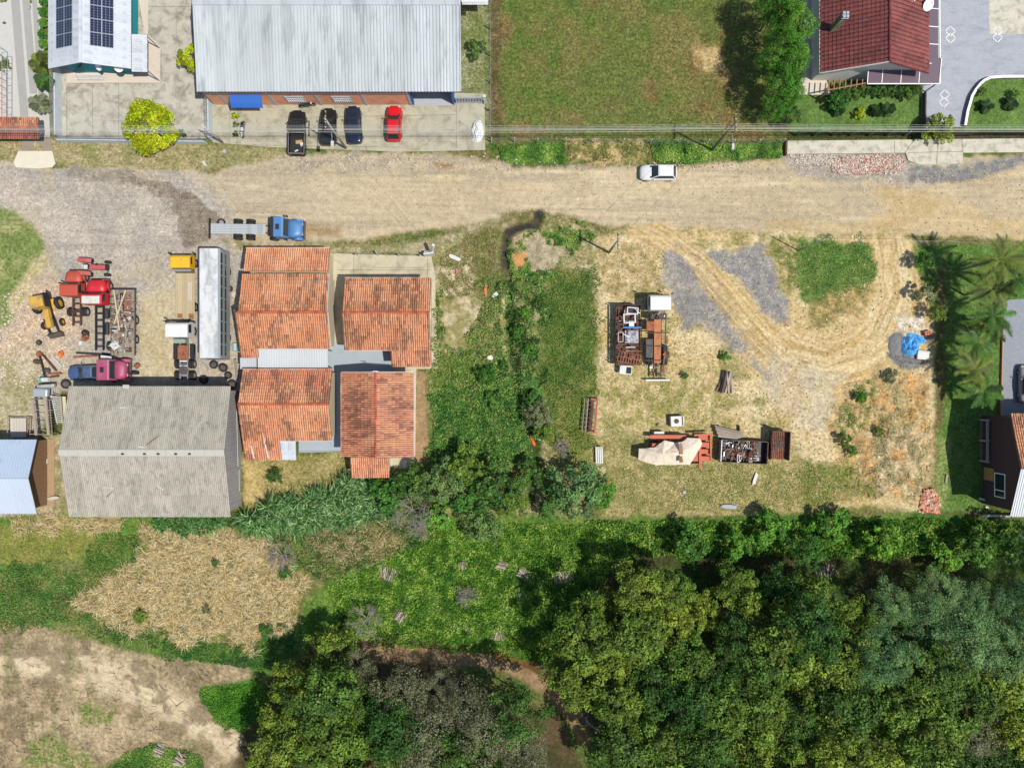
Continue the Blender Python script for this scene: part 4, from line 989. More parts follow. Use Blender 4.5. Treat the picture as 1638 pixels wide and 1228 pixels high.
b = MB(); p = Vector((xm+.1, yn+.1, zr)); b.tube([p, p+Vector((0, 0, .7))], .03).tube([p+Vector((-.3, 0, .7)), p+Vector((.3, 0, .7))], .03).build('antenna', M_white, A4)

# ---- house at the right edge
hE = thing('dark_walled_house', 'tall house at the right edge with orange and white roof', 'house', W(1625, 750), world=True)
he_, hr_ = 5.5, 7.1; xg = 796.6*74.5/1120; yR3 = (614-750)*72.9/1120; yN3 = (614-662)*74.5/1120; yS3 = (614-825)*74.5/1120
tile_slope(hE, (xg+9, yR3, hr_), (xg, yR3, hr_), (xg+9, yN3, he_), M_tile, seed=51, base=(224, 150, 114))
sheet_slope(hE, (xg, yR3, hr_), (xg+9, yR3, hr_), (xg, yS3, he_), mat('white_sheet3', S(218, 222, 226), .5, .05, 1, rand=.03), 1.05, 1, .26, .05)
M_plum = mat('plum_wall', S(86, 66, 70), .8, .15, 1.5)
gable_prism(hE, 'wall', xg+.8, xg+9, yS3+.4, yN3-.4, 0, he_-.1, hr_-.3, M_plum, 'x', yR3)
xw_ = xg+.8
f = MB(); ya, yb_ = W(0, 796, 3).y, W(0, 757, 3).y
for q in ((ya, yb_, 2.0, 2.1), (ya, yb_, 3.6, 3.7), (ya, ya+.1, 2.1, 3.6), (yb_-.1, yb_, 2.1, 3.6), ((ya+yb_)/2-.6, (ya+yb_)/2-.5, 2.1, 3.6)): f.box(xw_-.07, xw_-.01, q[0], q[1], q[2], q[3])
w = f.build('window', M_white, hE); MB().box(xw_-.04, xw_-.02, ya+.1, yb_-.1, 2.1, 3.6).build('pane', GLASS, w, (0, 0, 0))
MB().box(xw_-.1, xw_-.02, W(0, 768, 1).y, W(0, 748, 1).y, .3, 1.9).build('shutter', mat('shutter_wood', S(196, 150, 96), .7, .15, 3), hE)
# white balcony frame on the west side
b = MB(); xb0 = W(1577, 0, 1).x
ya, yb_ = W(0, 738, 1).y, W(0, 672, 1).y; ym = (ya+yb_)/2
xb1 = xw_-.02
M_balc = mat('balcony_conc', S(190, 176, 164), .85, .15, 1.5)
for y in (ya, ym, yb_): b.box(xb0, xb1, y-.14, y+.14, 1.05, 1.25)
b.box(xb0-.15, xb0+.1, ya-.15, yb_+.15, 1.26, 1.36).build('balcony_frame', M_balc, hE)
MB().box(xb0, xb1, ya, yb_, .02, .12).build('balcony_floor', mat('balcony_floor', S(150, 128, 106), .9, .25, 1.5, fine=.3), hE)
for y in (ya, ym, yb_): MB().box(xb0-.1, xb0+.1, y-.1, y+.1, 0, 1.05).build('balcony_post', M_balc, hE)
# low stone edge south
MB().prism([W(1566, 795)[:2], W(1612, 808)[:2], W(1612, 812)[:2], W(1566, 799)[:2]], 0, .35).build('stone_edge', M_wallw, hE)
# ================================================================ VEHICLES
_WH = {}
def wheel(parent, x, y, r=.32, w=.2, rim=None, steer=0, flat=False, z=None):
    """wheel with its axle along local y"""
    rim = rim or M_steel; key = (r, w, rim.name)
    if key not in _WH:
        t = MB().lathe([(r*.62, -w/2), (r*.9, -w/2), (r, -w*.3), (r, w*.3), (r*.9, w/2), (r*.62, w/2), (r*.62, -w/2)], 20).mesh('wheel', M_black, True)
        d = MB().lathe([(0.001, -w*.3), (r*.3, -w*.34), (r*.62, -w*.44), (r*.62, w*.44), (r*.3, w*.34), (0.001, w*.3)], 16).mesh('rim', rim, True)
        _WH[key] = (t, d)
    t, d = _WH[key]
    o = link('wheel', t, parent, (x, y, r if z is None else z), (R(90), 0, steer) if flat else (0, 0, steer))
    link('rim', d, o, (0, 0, 0)); return o
def paint(name, rgb, rough=.3, dirt=0, **kw):
    dirt = dirt+.08
    return mat('paint_'+name, S(*rgb), rough, .06, 1.2, S(150, 130, 104) if dirt else None, dirt, 1.6, spec=.5, fine=.05, **kw)
M_trim = mat('trim_black', (.02, .02, .022), .5, .2, 4)
M_lamp = mat('headlight', S(225, 228, 230), .2, .05, 3)
M_red = mat('tail_light', S(190, 30, 30), .3, .05, 3)
M_rust = mat('rust', S(170, 108, 78), .9, .3, 2.5, S(110, 66, 48), .5, 1.5, fine=.25)
M_rustd = mat('rust_dark', S(112, 78, 64), .9, .35, 2.5, S(60, 44, 40), .5, 1.5, fine=.25)
M_chas = mat('chassis', S(84, 82, 82), .7, .3, 2, S(128, 100, 82), .4, 1.5)
M_dirtw = mat('dirty_white', S(222, 222, 216), .5, .1, 1.5, S(186, 180, 164), .3, 1)

def car(label, px, py, rz, col, L=4.1, Wd=1.74, H=1.48, kind='hatch', group=None, open_door=False, roof=None):
    root = thing('car' if kind != 'pickup' else 'pickup_truck', label, 'car' if kind != 'pickup' else 'pickup', W(px, py), rz, group)
    root.location.z = .03; h = L/2; w = Wd/2; sh = H*.62; zb = .22
    # body: sections from tail (-x) to nose (+x)
    def sec(x, ww, z0, zt, crown=.03):
        return [(x, -ww*.92, z0), (x, ww*.92, z0), (x, ww, z0+(zt-z0)*.35), (x, ww, z0+(zt-z0)*.72), (x, ww*.9, zt-.02), (x, ww*.5, zt+crown), (x, -ww*.5, zt+crown), (x, -ww*.9, zt-.02), (x, -ww, z0+(zt-z0)*.72), (x, -ww, z0+(zt-z0)*.35)]
    zt = sh
    tail = [(-h, w*.74, .36, zt*.86), (-h+.08, w*.86, .27, zt*.95), (-h+.3, w*.95, zb, zt)]
    nose = [(h*.45, w, zb, zt*.99), (h*.68, w*.98, zb, zt*.92), (h-.28, w*.9, .26, zt*.82), (h-.08, w*.74, .32, zt*.7), (h, w*.56, .38, zt*.58)]
    mid = [(-h*.5, w, zb, zt), (0, w, zb, zt)]
    if kind == 'pickup':
        secs = [(-.02-h*.02, w, zb, zt), (h*.2, w, zb, zt)]+nose
        x_tail = -.02-h*.02
    else: secs = tail+mid+nose
    MB().loft([sec(*s) for s in secs]).build('body', col, root, smooth=True)
    # cabin
    if kind == 'hatch': r0, f0, rt, ft = -h+.12, h*.42, -h+.55, h*.06
    elif kind == 'sedan': r0, f0, rt, ft = -h*.62, h*.42, -h*.36, h*.08
    elif kind == 'suv': r0, f0, rt, ft = -h+.1, h*.42, -h+.42, h*.12
    else: r0, f0, rt, ft = -.02, h*.52, .14, h*.22
    b0, b1 = w*.88, w*.70; z0, z1 = zt-.03, H-.03
    cab = [[(r0, -b0, z0), (f0, -b0, z0), (f0, b0, z0), (r0, b0, z0)], [(rt, -b1, z1), (ft, -b1, z1), (ft, b1, z1), (rt, b1, z1)]]
    MB().loft(cab).build('cabin', col, root)
    rf = roof or col
    MB().loft([[(rt+.02, -b1, z1), (ft-.02, -b1, z1), (ft-.02, b1, z1), (rt+.02, b1, z1)], [(rt+.14, -b1*.82, z1+.045), (ft-.12, -b1*.82, z1+.045), (ft-.12, b1*.82, z1+.045), (rt+.14, b1*.82, z1+.045)]]).build('roof', rf, root, bevel=.02)
    def pane(name, q, e=.012):
        c = sum((Vector(p) for p in q), Vector())/4; q = [c+(Vector(p)-c)*.9 for p in q]
        nn = (q[1]-q[0]).cross(q[2]-q[0]).normalized(); o_ = (c-Vector((0, 0, .8))).dot(nn)
        nn = nn if nn.dot(c-Vector(((r0+f0)/2, 0, .7))) > 0 else -nn
        MB().add([p+nn*e for p in q], [(0, 1, 2, 3)]).build(name, GLASS, root)
    A, B = cab
    pane('windshield', [A[1], A[2], B[2], B[1]]); pane('rear_window', [A[3], A[0], B[0], B[3]])
    pane('side_window', [A[0], A[1], B[1], B[0]]); pane('side_window', [A[2], A[3], B[3], B[2]])
    for s in (-1, 1):
        MB().add([(h-.3, s*w*.62, zt*.83), (h-.12, s*w*.5, zt*.76), (h-.04, s*w*.62, zt*.62), (h-.24, s*w*.9, zt*.7)], [(0, 1, 2, 3)]).build('headlight', M_lamp, root, (.02, 0, .02))
        MB().cbox((-h+.06, s*w*.72, zt*.82), .12, .2, .16).build('tail_light', M_red, root)
        MB().box(f0-.42, f0-.28, s*(w+.14) if s < 0 else w-.02, s*(w-.02) if s < 0 else w+.14, zt+.02, zt+.15).build('mirror', M_trim if rf != col else col, root, bevel=.02)
        for x in (-h*.6, h*.62): wheel(root, x, s*(w-.11), .31, .2)
    MB().box(f0-.02, f0+.12, -b0*.9, b0*.9, zt-.02, zt+.012).build('scuttle', M_trim, root)
    if kind == 'pickup':
        x0, x1 = -h+.06, -.05-h*.02; g = MB()
        g.box(x0, x1, -w, -w+.09, .45, zt).box(x0, x1, w-.09, w, .45, zt).box(x0, x0+.08, -w+.09, w-.09, .45, zt)
        g.box(x0, x1, -w+.09, w-.09, .42, .5).box(x0-.1, x0, -w*.9, w*.9, .4, .55)
        bed = g.build('cargo_bed', col, root)
        MB().box(x0+.09, x1, -w+.1, w-.1, .505, .53).build('bed_liner', M_trim, bed, (0, 0, 0))
        f = MB()
        f.box(x0, x0+.05, -w+.02, w-.02, zt+.003, zt+.04).box(x1-.05, x1, -w+.02, w-.02, zt+.003, zt+.04)
        f.box(x0+.05, x1-.05, -w+.02, -w+.06, zt+.003, zt+.04).box(x0+.05, x1-.05, w-.06, w-.02, zt+.003, zt+.04)
        f.build('bed_rail', M_steel, root)
    if open_door:
        p = MB(); a = R(-62)
        p.at((f0-.35, -w-.02, 0), a).box(-1.0, 0, -.05, 0, .3, zt).box(-.9, -.08, -.05, -.02, zt, H-.15)
        p.build('door', col, root)
    return root

WHITE = paint('white', (236, 236, 234)); REDP = paint('red', (222, 30, 42)); BLK = mat('paint_black', (.012, .013, .014), .22, .1, 2, spec=.6)
NAVY = mat('paint_navy', (.012, .018, .042), .22, .1, 2, spec=.6)
car('black double-cab pickup with goods in its open bed', 479, 216, R(89), BLK, 5.1, 1.85, 1.75, 'pickup')
# things lying in the pickup bed
for nm, lab, cat_, px, py, sx, sy, sz, mm_, rz_ in (('cardboard_sheet', 'flat brown cardboard in the black pickup bed', 'cardboard', 478, 227, .8, .45, .06, mat('card', S(196, 160, 104), .9), .1), ('white_sack', 'crumpled white sack in the black pickup bed', 'sack', 483, 231, .5, .4, .25, M_dirtw, .5), ('paper_bundle', 'small white paper bundle at the pickup tailgate', 'paper', 474, 241, .45, .22, .1, M_dirtw, .4)):
    p = W(px, py, .6); o = MB().box(-sx/2, sx/2, -sy/2, sy/2, 0, sz, .08, .08).build(nm, mm_, None, (p.x, p.y, .565), (0, 0, rz_), bevel=.03); tag(o, lab, cat_)
car('black hatchback parked under the leaning street-lamp pole', 528, 206, R(89), BLK, 4.2, 1.78, 1.55, 'hatch')
car('dark navy sedan beside the black hatchback', 568, 203, R(94), NAVY, 4.3, 1.75, 1.45, 'sedan')
car('bright red hatchback on the concrete forecourt', 632, 201, R(89), REDP, 4.05, 1.72, 1.5, 'hatch')
car('white hatchback with its door open on the dirt road', 1051, 279, R(180), WHITE, 4.15, 1.76, 1.52, 'hatch', open_door=True)
car('silver-grey car parked on the chipping drive at the right edge', 1637, 614, R(90), paint('silver', (150, 156, 160)), 4.3, 1.78, 1.45, 'sedan')

def motorbike(label, px, py, rz, col, seatc):
    r_ = thing('motorcycle', label, 'motorcycle', W(px, py), rz); r_.location.z = .03
    wheel(r_, -.65, 0, .3, .12); wheel(r_, .65, 0, .3, .1)
    MB().loft([[(-.1, -.1, .5), (-.1, .1, .5), (-.1, .1, .8), (-.1, -.1, .8)], [(.35, -.13, .55), (.35, .13, .55), (.35, .1, .92), (.35, -.1, .92)]]).build('fuel_tank', col, r_, bevel=.04)
    MB().box(-.75, -.1, -.13, .13, .72, .84, .04, .03).build('seat', seatc, r_, bevel=.03)
    MB().box(-.25, .25, -.14, .14, .25, .5).build('engine', M_chas, r_)
    MB().tube([(.45, -.36, .98), (.5, 0, .95), (.45, .36, .98)], .025).build('handlebar', M_trim, r_)
    MB().tube([(.65, .07, .3), (.45, .07, .95)], .03).tube([(.65, -.07, .3), (.45, -.07, .95)], .03).build('fork', M_steel, r_)
    MB().cbox((.56, 0, .85), .16, .18, .18).build('headlight', M_lamp, r_, bevel=.03)
    MB().box(.4, .95, -.07, .07, .6, .64).build('mudguard', col, r_)
    return r_
motorbike('dark motorcycle leaning by the brick wall window', 493, 171, R(8), BLK, M_trim)
motorbike('small white and blue motorcycle by the hedge strip', 391, 209, R(-95), WHITE, NAVY)

# ---- lorries
def chassis(parent, x0, x1, gauge=.85, z=.75, cross=5, m=None, dual=(), single=(), wr=.5, tw=.95):
    m = m or M_chas
    for s in (-1, 1): MB().box(x0, x1, s*gauge/2-.05, s*gauge/2+.05, z-.12, z+.12).build('frame_rail', m, parent)
    for i in range(cross):
        x = x0+(x1-x0)*(i+.5)/cross; MB().box(x-.05, x+.05, -gauge/2+.052, gauge/2-.052, z-.09, z+.09).build('cross_member', m, parent)
    for x in dual:
        MB().tube([(x, -tw, wr), (x, tw, wr)], .07).build('axle', m, parent)
        for s in (-1, 1): wheel(parent, x, s*tw, wr, .28); wheel(parent, x, s*(tw-.32), wr, .28)
    for x in single:
        MB().tube([(x, -tw, wr), (x, tw, wr)], .06).build('axle', m, parent)
        for s in (-1, 1): wheel(parent, x, s*tw, wr, .28)
def cabover(parent, x0, x1, col, Wd=2.35, z0=.9, z1=2.7, hatch=True, deflector=None, tilt=.18):
    w = Wd/2
    s = [(x0, z0), (x1, z0), (x1+.05, z0+.8), (x1-tilt, z1-.15), (x1-tilt-.2, z1), (x0+.08, z1), (x0, z1-.1)]
    c = MB().loft([[(x, -w, z) for x, z in s], [(x, w, z) for x, z in s]][::-1]).build('cab', col, parent, bevel=.07)
    MB().add([(x1+.06, -w*.9, z0+.85), (x1+.06, w*.9, z0+.85), (x1-tilt+.02, w*.86, z1-.2), (x1-tilt+.02, -w*.86, z1-.2)], [(0, 1, 2, 3)]).build('windshield', GLASS, c, (0, 0, 0))
    for sg in (-1, 1):
        y = sg*(w+.012); xa, xb = x0+(x1-x0)*.3, x1-.25
        MB().add([(xa, y, z0+.85), (xb, y, z0+.85), (xb-.12, y, z1-.3), (xa, y, z1-.3)], [(0, 1, 2, 3)]).build('side_window', GLASS, c, (0, 0, 0))
        MB().tube([(x1-.1, sg*w, z1-.35), (x1+.1, sg*(w+.28), z1-.4)], .02).box(x1+.04, x1+.14, sg*(w+.28)-.1, sg*(w+.28)+.1, z1-.95, z1-.35).build('mirror', M_trim, c, (0, 0, 0))
        MB().cbox((x1+.03, sg*w*.7, z0+.25), .08, .36, .2).build('headlight', M_lamp, c, (0, 0, 0))
    MB().box(x1-.1, x1+.12, -w*.98, w*.98, z0-.3, z0-.02).build('bumper', M_chas, parent, bevel=.03)
    if hatch: MB().box((x0+x1)/2-.25, (x0+x1)/2+.2, -.3, .3, z1-.02, z1+.05).build('roof_hatch', M_trim, c, (0, 0, 0), bevel=.02)
    if deflector:
        d = [(x0+.1, z1), (x1-tilt-.35, z1), (x0+.35, z1+.62), (x0+.1, z1+.65)]
        MB().loft([[(x, -w*.85, z) for x, z in d], [(x, w*.85, z) for x, z in d]][::-1]).build('roof_deflector', deflector, parent, bevel=.06)
    return c
def bonnet_cab(parent, x0, xm, x1, col, Wd=2.2, z1=2.45, zh=1.75, hatch=M_trim):
    w = Wd/2
    s = [(x0, .85), (xm+.1, .85), (xm+.05, 1.75), (xm-.3, z1-.06), (xm-.45, z1), (x0+.08, z1), (x0, z1-.08)]
    c = MB().loft([[(x, -w, z) for x, z in s], [(x, w, z) for x, z in s]][::-1]).build('cab', col, parent, bevel=.09)
    hd = [[(x, -ww, .85), (x, ww, .85), (x, ww, zz-.22), (x, ww*.82, zz-.04), (x, ww*.4, zz), (x, -ww*.4, zz), (x, -ww*.82, zz-.04), (x, -ww, zz-.22)] for x, ww, zz in ((xm-.1, w*.95, zh+.02), (xm+(x1-xm)*.5, w*.9, zh-.03), (x1-.2, w*.78, zh-.14), (x1, w*.62, zh-.35))]
    MB().loft(hd).build('bonnet', col, parent, smooth=True)
    MB().add([(xm+.07, -w*.88, 1.78), (xm+.07, w*.88, 1.78), (xm-.27, w*.84, z1-.1), (xm-.27, -w*.84, z1-.1)], [(0, 1, 2, 3)]).build('windshield', GLASS, c, (.02, 0, .015))
    for sg in (-1, 1):
        y = sg*(w+.012); MB().add([(x0+.35, y, 1.65), (xm-.1, y, 1.65), (xm-.34, y, z1-.2), (x0+.35, y, z1-.2)], [(0, 1, 2, 3)]).build('side_window', GLASS, c, (0, 0, 0))
        MB().box(xm-.1, xm, sg*(w+.2)-.1, sg*(w+.2)+.1, 1.6, 2.1).build('mirror', M_trim, c, (0, 0, 0))
        MB().cbox((x1-.02, sg*w*.5, 1.2), .08, .28, .2).build('headlight', M_lamp, parent)
        f = MB(); xc = (xm+x1)/2+.1
        pts = [(xc+.62*math.cos(t), .55+.62*math.sin(t)) for t in np.linspace(0, math.pi, 7)]
        for k in range(6): f.slab([(pts[k][0], sg*(w-.28), pts[k][1]), (pts[k+1][0], sg*(w-.28), pts[k+1][1]), (pts[k+1][0], sg*(w+.08), pts[k+1][1]), (pts[k][0], sg*(w+.08), pts[k][1])], .04)
        f.build('front_fender', col, parent)
        wheel(parent, xc, sg*(w-.12), .5, .26)
    MB().box(x1-.02, x1+.18, -w*.95, w*.95, .6, .85).build('bumper', M_chas, parent, bevel=.04)
    if hatch: MB().box((x0+xm)/2-.4, (x0+xm)/2, -.3, .3, z1-.02, z1+.05).build('roof_hatch', hatch, c, (0, 0, 0))
    return c
def lorry(label, px, py, rz, cat='lorry'):
    o = thing('truck', label, cat, W(px, py), rz); o.location.z = .0; return o

BLUE = paint('blue', (84, 136, 192), .45, .12); ORR = paint('orange_red', (196, 84, 62), .55, .15); PINK = paint('pink', (178, 78, 116), .5, .2)
YEL = paint('yellow', (242, 192, 40), .45, .1); YELD = paint('machine_yellow', (220, 174, 70), .7, .32)
# blue bonneted lorry lying along the road edge (x: nose towards the right)
T = lorry('blue bonneted lorry with long bare chassis parked beside the road', 415, 369.5, R(-1))
chassis(T, -5.2, 2.2, .8, .8, 7, None, dual=(-2.2, -.75), single=(1.95,), tw=1.0)
bonnet_cab(T, 2.35, 3.75, 5.3, BLUE, 2.2)
MB().box(2.05, 2.33, -1.05, 1.05, .9, 2.3).build('cab_back', M_trim, T)
sh = MB()
for i in range(6): sh.box(-5.15, 1.05, -.55+i*.185, -.55+i*.185+.16, .93, .96+.02*(i % 2))
sh.build('cover_sheet', M_ws, T, kind='stuff')
MB().box(-5.35, -5.25, -1.15, 1.15, .7, .95).build('rear_bumper', M_trim, T)
b = wheel(T, -4.1, .75, .45, .25, flat=True, z=.6)
# orange-red and red lorries of the yard, noses to the road
T = lorry('faded orange-red bonneted lorry with bare rusty chassis', 130, 480, R(90))
chassis(T, -3.0, 1.2, .85, .8, 6, M_rustd, dual=(-1.4,), tw=.95)
bonnet_cab(T, .2, 1.75, 3.15, ORR, 2.0, 2.4, 1.75, None)
T = lorry('bright red bonneted lorry with white cab roof, long dark chassis', 166, 505, R(90))
chassis(T, -4.0, 2.0, .85, .8, 8, M_dark, tw=.95)
wheel(T, -3.5, -.95, .5, .28); MB().tube([(.6, -.75, .7), (-.4, -.75, .7)], .3, 12).build('fuel_tank', M_trim, T); MB().tube([(-.9, -.72, .6), (-2.2, -.72, .6)], .22, 10).build('air_tank', M_dark, T)
bonnet_cab(T, 1.05, 2.45, 3.9, paint('truck_red', (214, 44, 54), .45, .1), 2.3, 2.45, 1.8, None)
MB().box(1.08, 2.0, -1.0, 1.0, 2.46, 2.62, .06, .06).build('roof_fairing', M_dirtw, T, bevel=.05)
# yellow cab lorry with plank flatbed
T = lorry('yellow cab-over lorry with wooden plank flatbed', 303, 470, R(90))
chassis(T, -3.0, 2.6, .8, .75, 6, None, dual=(-1.6,), single=(3.4,), tw=.9)
cabover(T, 2.6, 4.15, YEL, 2.15, .85, 2.35, False)
MB().box(2.3, 2.5, -1.05, 1.05, .9, 1.9).build('bulkhead', M_steel, T)
for i in range(8): MB().box(-2.9, 2.2, -1.08+i*.27, -1.08+i*.27+.255, 1.02, 1.07+.01*(i % 3)).build('bed_plank', mat('bed_plank', S(196, 178, 142), .9, .2, 3, fine=.25, rand=.12), T)
for i in range(3): MB().bar((-.9, -.75+i*.17, 1.12), (1.2, -.75+i*.17, 1.12), .05).build('rail', M_dirtw, T)
for y in (.55, -.72): MB().box(-2.85, -2.4, y-.25, y+.25, 1.1, 1.2).build('rust_plate', M_rust, T)
# white cab lorry just south of it
T = lorry('white cab-over lorry with its tail towards the grey shed', 300, 560, R(90))
chassis(T, -4.0, 1.6, .85, .8, 7, M_steel, dual=(-1.6, -2.9), single=(2.1,), tw=.95)
cabover(T, 1.3, 3.05, WHITE, 2.45, .9, 2.75, False)
MB().box(-1.1, .5, -.6, .6, 1.05, 1.12).build('rust_deck', M_rust, T)
MB().box(-1.1, .6, .75, 1.15, .5, 1.0).build('battery_box', M_trim, T); MB().box(-1.0, .5, -1.15, -.75, .5, 1.0).build('tool_box', M_trim, T)
MB().cyl((-2.3, 0), .5, 1.0, 1.1, 18).build('fifth_wheel', M_chas, T)
for i in range(3): MB().box(-1.35-i*.55, -1.2-i*.55, -.4, .4, .95, 1.06).build('deck_bar', M_dirtw, T)
MB().box(.7, 1.15, -.6, .7, 1.1, 1.9).build('engine_frame', mat('verdigris', S(150, 168, 156), .7, .3, 3), T)
# bus body
T = thing('bus', 'long white-roofed bus with dark side windows beside the tiled house', 'bus', W(353, 490), R(90))
w = 1.25; L2 = 6.05; prof = [(-w, .45), (w, .45), (w, 2.2), (w*.96, 2.95), (w*.8, 3.13), (-w*.8, 3.13), (-w*.96, 2.95), (-w, 2.2)]
MB().loft([[(x, y*k, z) for y, z in prof] for x, k in ((-L2, .96), (-L2+.15, 1), (L2-.15, 1), (L2, .96))][::-1]).build('body', mat('bus_side', S(152, 158, 164), .5, .15, 1), T)
MB().slab([(-L2+.05, -w*.8, 3.165), (L2-.05, -w*.8, 3.165), (L2-.05, w*.8, 3.165), (-L2+.05, w*.8, 3.165)], .03).build('roof', mat('bus_roof', S(226, 228, 228), .5, .05, 1, S(168, 172, 176), .5, .8, stretch=(.5, 1, 1)), T)
M_gw = glassmat('window_green', (.03, .045, .03), .08)
for sg in (-1, 1):
    for i in range(9):
        x = -L2+.35+i*1.27; MB().add([(x, sg*(w+.012), 1.5), (x+1.15, sg*(w+.012), 1.5), (x+1.15, sg*(w*.965+.012), 2.92), (x, sg*(w*.965+.012), 2.92)], [(0, 1, 2, 3)]).build('window', M_gw, T)
    for x in (-3.6, 3.9): wheel(T, x, sg*1.08, .5, .28)
for x in (-3.0, 1.6): MB().box(x-.35, x+.35, -.35, .35, 3.165, 3.21).build('roof_hatch', M_dirtw, T)
for x in (-L2-.06, L2-.02): MB().box(x, x+.08, -1.2, 1.2, .45, .8).build('bumper', M_chas, T)
MB().add([(L2+.012, -1.05, 1.5), (L2+.012, 1.05, 1.5), (L2+.012, .95, 2.8), (L2+.012, -.95, 2.8)], [(0, 1, 2, 3)]).build('windshield', GLASS, T)
# blue old pickup with white sheet, pink cab
T = car('old blue estate car with flat bonnet beside the grey shed', 146, 596, R(182), paint('dull_blue', (66, 96, 138), .5, .2), 4.6, 1.72, 1.35, 'sedan')
T = lorry('magenta bonneted lorry cab resting beside the grey shed', 193, 592, R(0))
bonnet_cab(T, -1.35, .35, 1.45, PINK, 2.3, 2.5, 1.9)
chassis(T, -1.5, .6, .85, .8, 2, M_chas); wheel(T, 1.85, -.35, .5, .28, flat=False)
p = W(170, 588, 1.7); o = MB().slab([W(161, 568, 1.62), W(178, 570, 1.62), W(180, 606, 1.55), W(160, 607, 1.5)], .03).build('cover_sheet', M_dirtw); tag(o, 'white sheet leaning over the old blue car', 'sheet')

# tractor
def tractor(label, px, py, rz, col, Lh=1.9, rear=.72, front=.38, group=None, hood=True):
    o = thing('tractor', label, 'tractor', W(px, py), rz)
    yr = mat('rim_'+col.name, S(226, 172, 52) if 'yellow' in col.name else S(196, 92, 84), .6)
    for s in (-1, 1):
        wheel(o, -1.0, s*.78, rear, .4, yr); wheel(o, 1.25, s*.72, front, .24, yr)
        MB().slab([(-1.55, s*.5, 1.5), (-.6, s*.5, 1.5), (-.55, s*.95, 1.46), (-1.6, s*.95, 1.46)], .06).slab([(-.6, s*.5, 1.5), (-.25, s*.5, 1.1), (-.2, s*.95, 1.1), (-.55, s*.95, 1.46)], .05).build('fender', col, o)
    MB().box(-.25, 1.55, -.3, .3, .9, 1.45, .06, .05).build('bonnet', col, o, bevel=.05)
    MB().box(-1.2, 1.5, -.2, .2, .5, .88).build('engine_block', M_chas, o)
    MB().box(1.5, 1.62, -.28, .28, .75, 1.35).build('grille', M_trim, o)
    MB().tube([(1.25, -.7, .4), (1.25, .7, .4)], .06).build('front_axle', M_chas, o)
    MB().tube([(-1.0, -.8, .72), (-1.0, .8, .72)], .12).build('rear_axle', M_chas, o)
    MB().box(-1.0, -.6, -.24, .24, 1.05, 1.17).box(-1.05, -.97, -.24, .24, 1.17, 1.5).build('seat', M_dirtw, o, bevel=.03)
    MB().at((-.4, 0, 1.4), R(90), R(35)).lathe([(.2, -.02), (.23, 0), (.2, .02), (.17, 0), (.2, -.02)], 14).at().tube([(-.4, 0, 1.4), (-.2, 0, 1.1)], .02).build('steering_wheel', M_trim, o)
    MB().tube([(.7, .18, 1.4), (.7, .18, 2.0)], .035).build('exhaust', M_dark, o)
    return o
REDT = paint('tractor_red', (196, 92, 88), .6, .15)
tractor('faded red tractor with white seat, nose to the right', 158, 430, R(-2), REDT)
# yellow wheeled loader, nose down the picture
o = thing('yellow_loader', 'yellow wheeled loader with boxy cab on the gravel', 'loader', W(86, 505), R(-78))
yr = mat('rim_loader', S(236, 176, 40), .6)
MB().box(-2.1, -.75, -1.0, .6, .9, 2.35, .06, .06).build('cab', YELD, o, bevel=.05)
MB().box(-2.3, -.7, .62, .75, 1.2, 2.2).build('cab_side', M_trim, o); MB().box(-2.05, -.9, -1.03, -1.005, 1.5, 2.15).build('side_window', GLASS, o)
MB().box(-.7, 1.5, -.35, .3, .8, 1.3, .05, .05).build('bonnet', YELD, o, bevel=.04)
MB().box(-1.6, -.5, .8, 1.15, 1.0, 1.3).build('fender', YELD, o, bevel=.04)
wheel(o, -1.1, 1.3, .7, .45, yr); wheel(o, -1.1, -1.25, .7, .45, yr); wheel(o, 1.0, 1.05, .42, .3, yr); wheel(o, 1.0, -1.05, .42, .3, yr)
MB().box(-1.3, 1.2, -.25, .25, .45, .78).build('chassis', M_dark, o)
for s in (-1, 1): MB().bar((.4, s*.5, 1.1), (2.1, s*.5, .45), .12, .2).build('loader_arm', M_dark, o)
MB().loft([[(2.1, y, .1), (2.5, y, .02), (2.55, y, .1), (2.2, y, .7), (2.05, y, .6)] for y in (-.8, .8)]).build('bucket', M_chas, o)

# ---- scrap helpers
def scrap(parent, x0, x1, y0, y1, z, n, mats_, seed, lmin=.3, lmax=1.2, name='scrap_piece', hmax=.35):
    """loose pieces of metal, each its own part"""
    r = random.Random(seed)
    for i in range(n):
        l = r.uniform(lmin, lmax); x = r.uniform(x0+l*.3, x1-l*.3); y = r.uniform(y0+.15, y1-.15); a = r.choice((0, R(90), R(r.uniform(0, 180)))); zz = z+r.uniform(.03, hmax)
        k = r.random(); b = MB()
        if k < .4: b.box(-l/2, l/2, -.05, .05, -.03, .05)
        elif k < .55: b.tube([(-l/2, 0, 0), (0, .06, .05), (l/2, 0, .02)], .045, 6)
        elif k < .72: b.box(-l*.3, l*.3, -l*.22, l*.22, -.02, .03)
        elif k < .85: b.lathe([(.12, -.06), (.2, -.06), (.22, 0), (.2, .06), (.12, .06), (.12, -.06)], 12)
        else: b.box(-l/2, l/2, -.14, -.09, 0, .06).box(-l/2, l/2, .09, .14, 0, .06).box(-l/2, -l/2+.06, -.088, .088, 0, .06).box(l/2-.06, l/2, -.088, .088, 0, .06)
        b.build(name, r.choice(mats_), parent, (x, y, zz), (R(r.uniform(-8, 8)), R(r.uniform(-8, 8)), a))
M_al = mat('aluminium', S(214, 216, 218), .4, .15, 2, metal=.3)
SCR = [M_rust, M_rustd, M_rustd, M_chas, M_al, M_dark, M_wood]
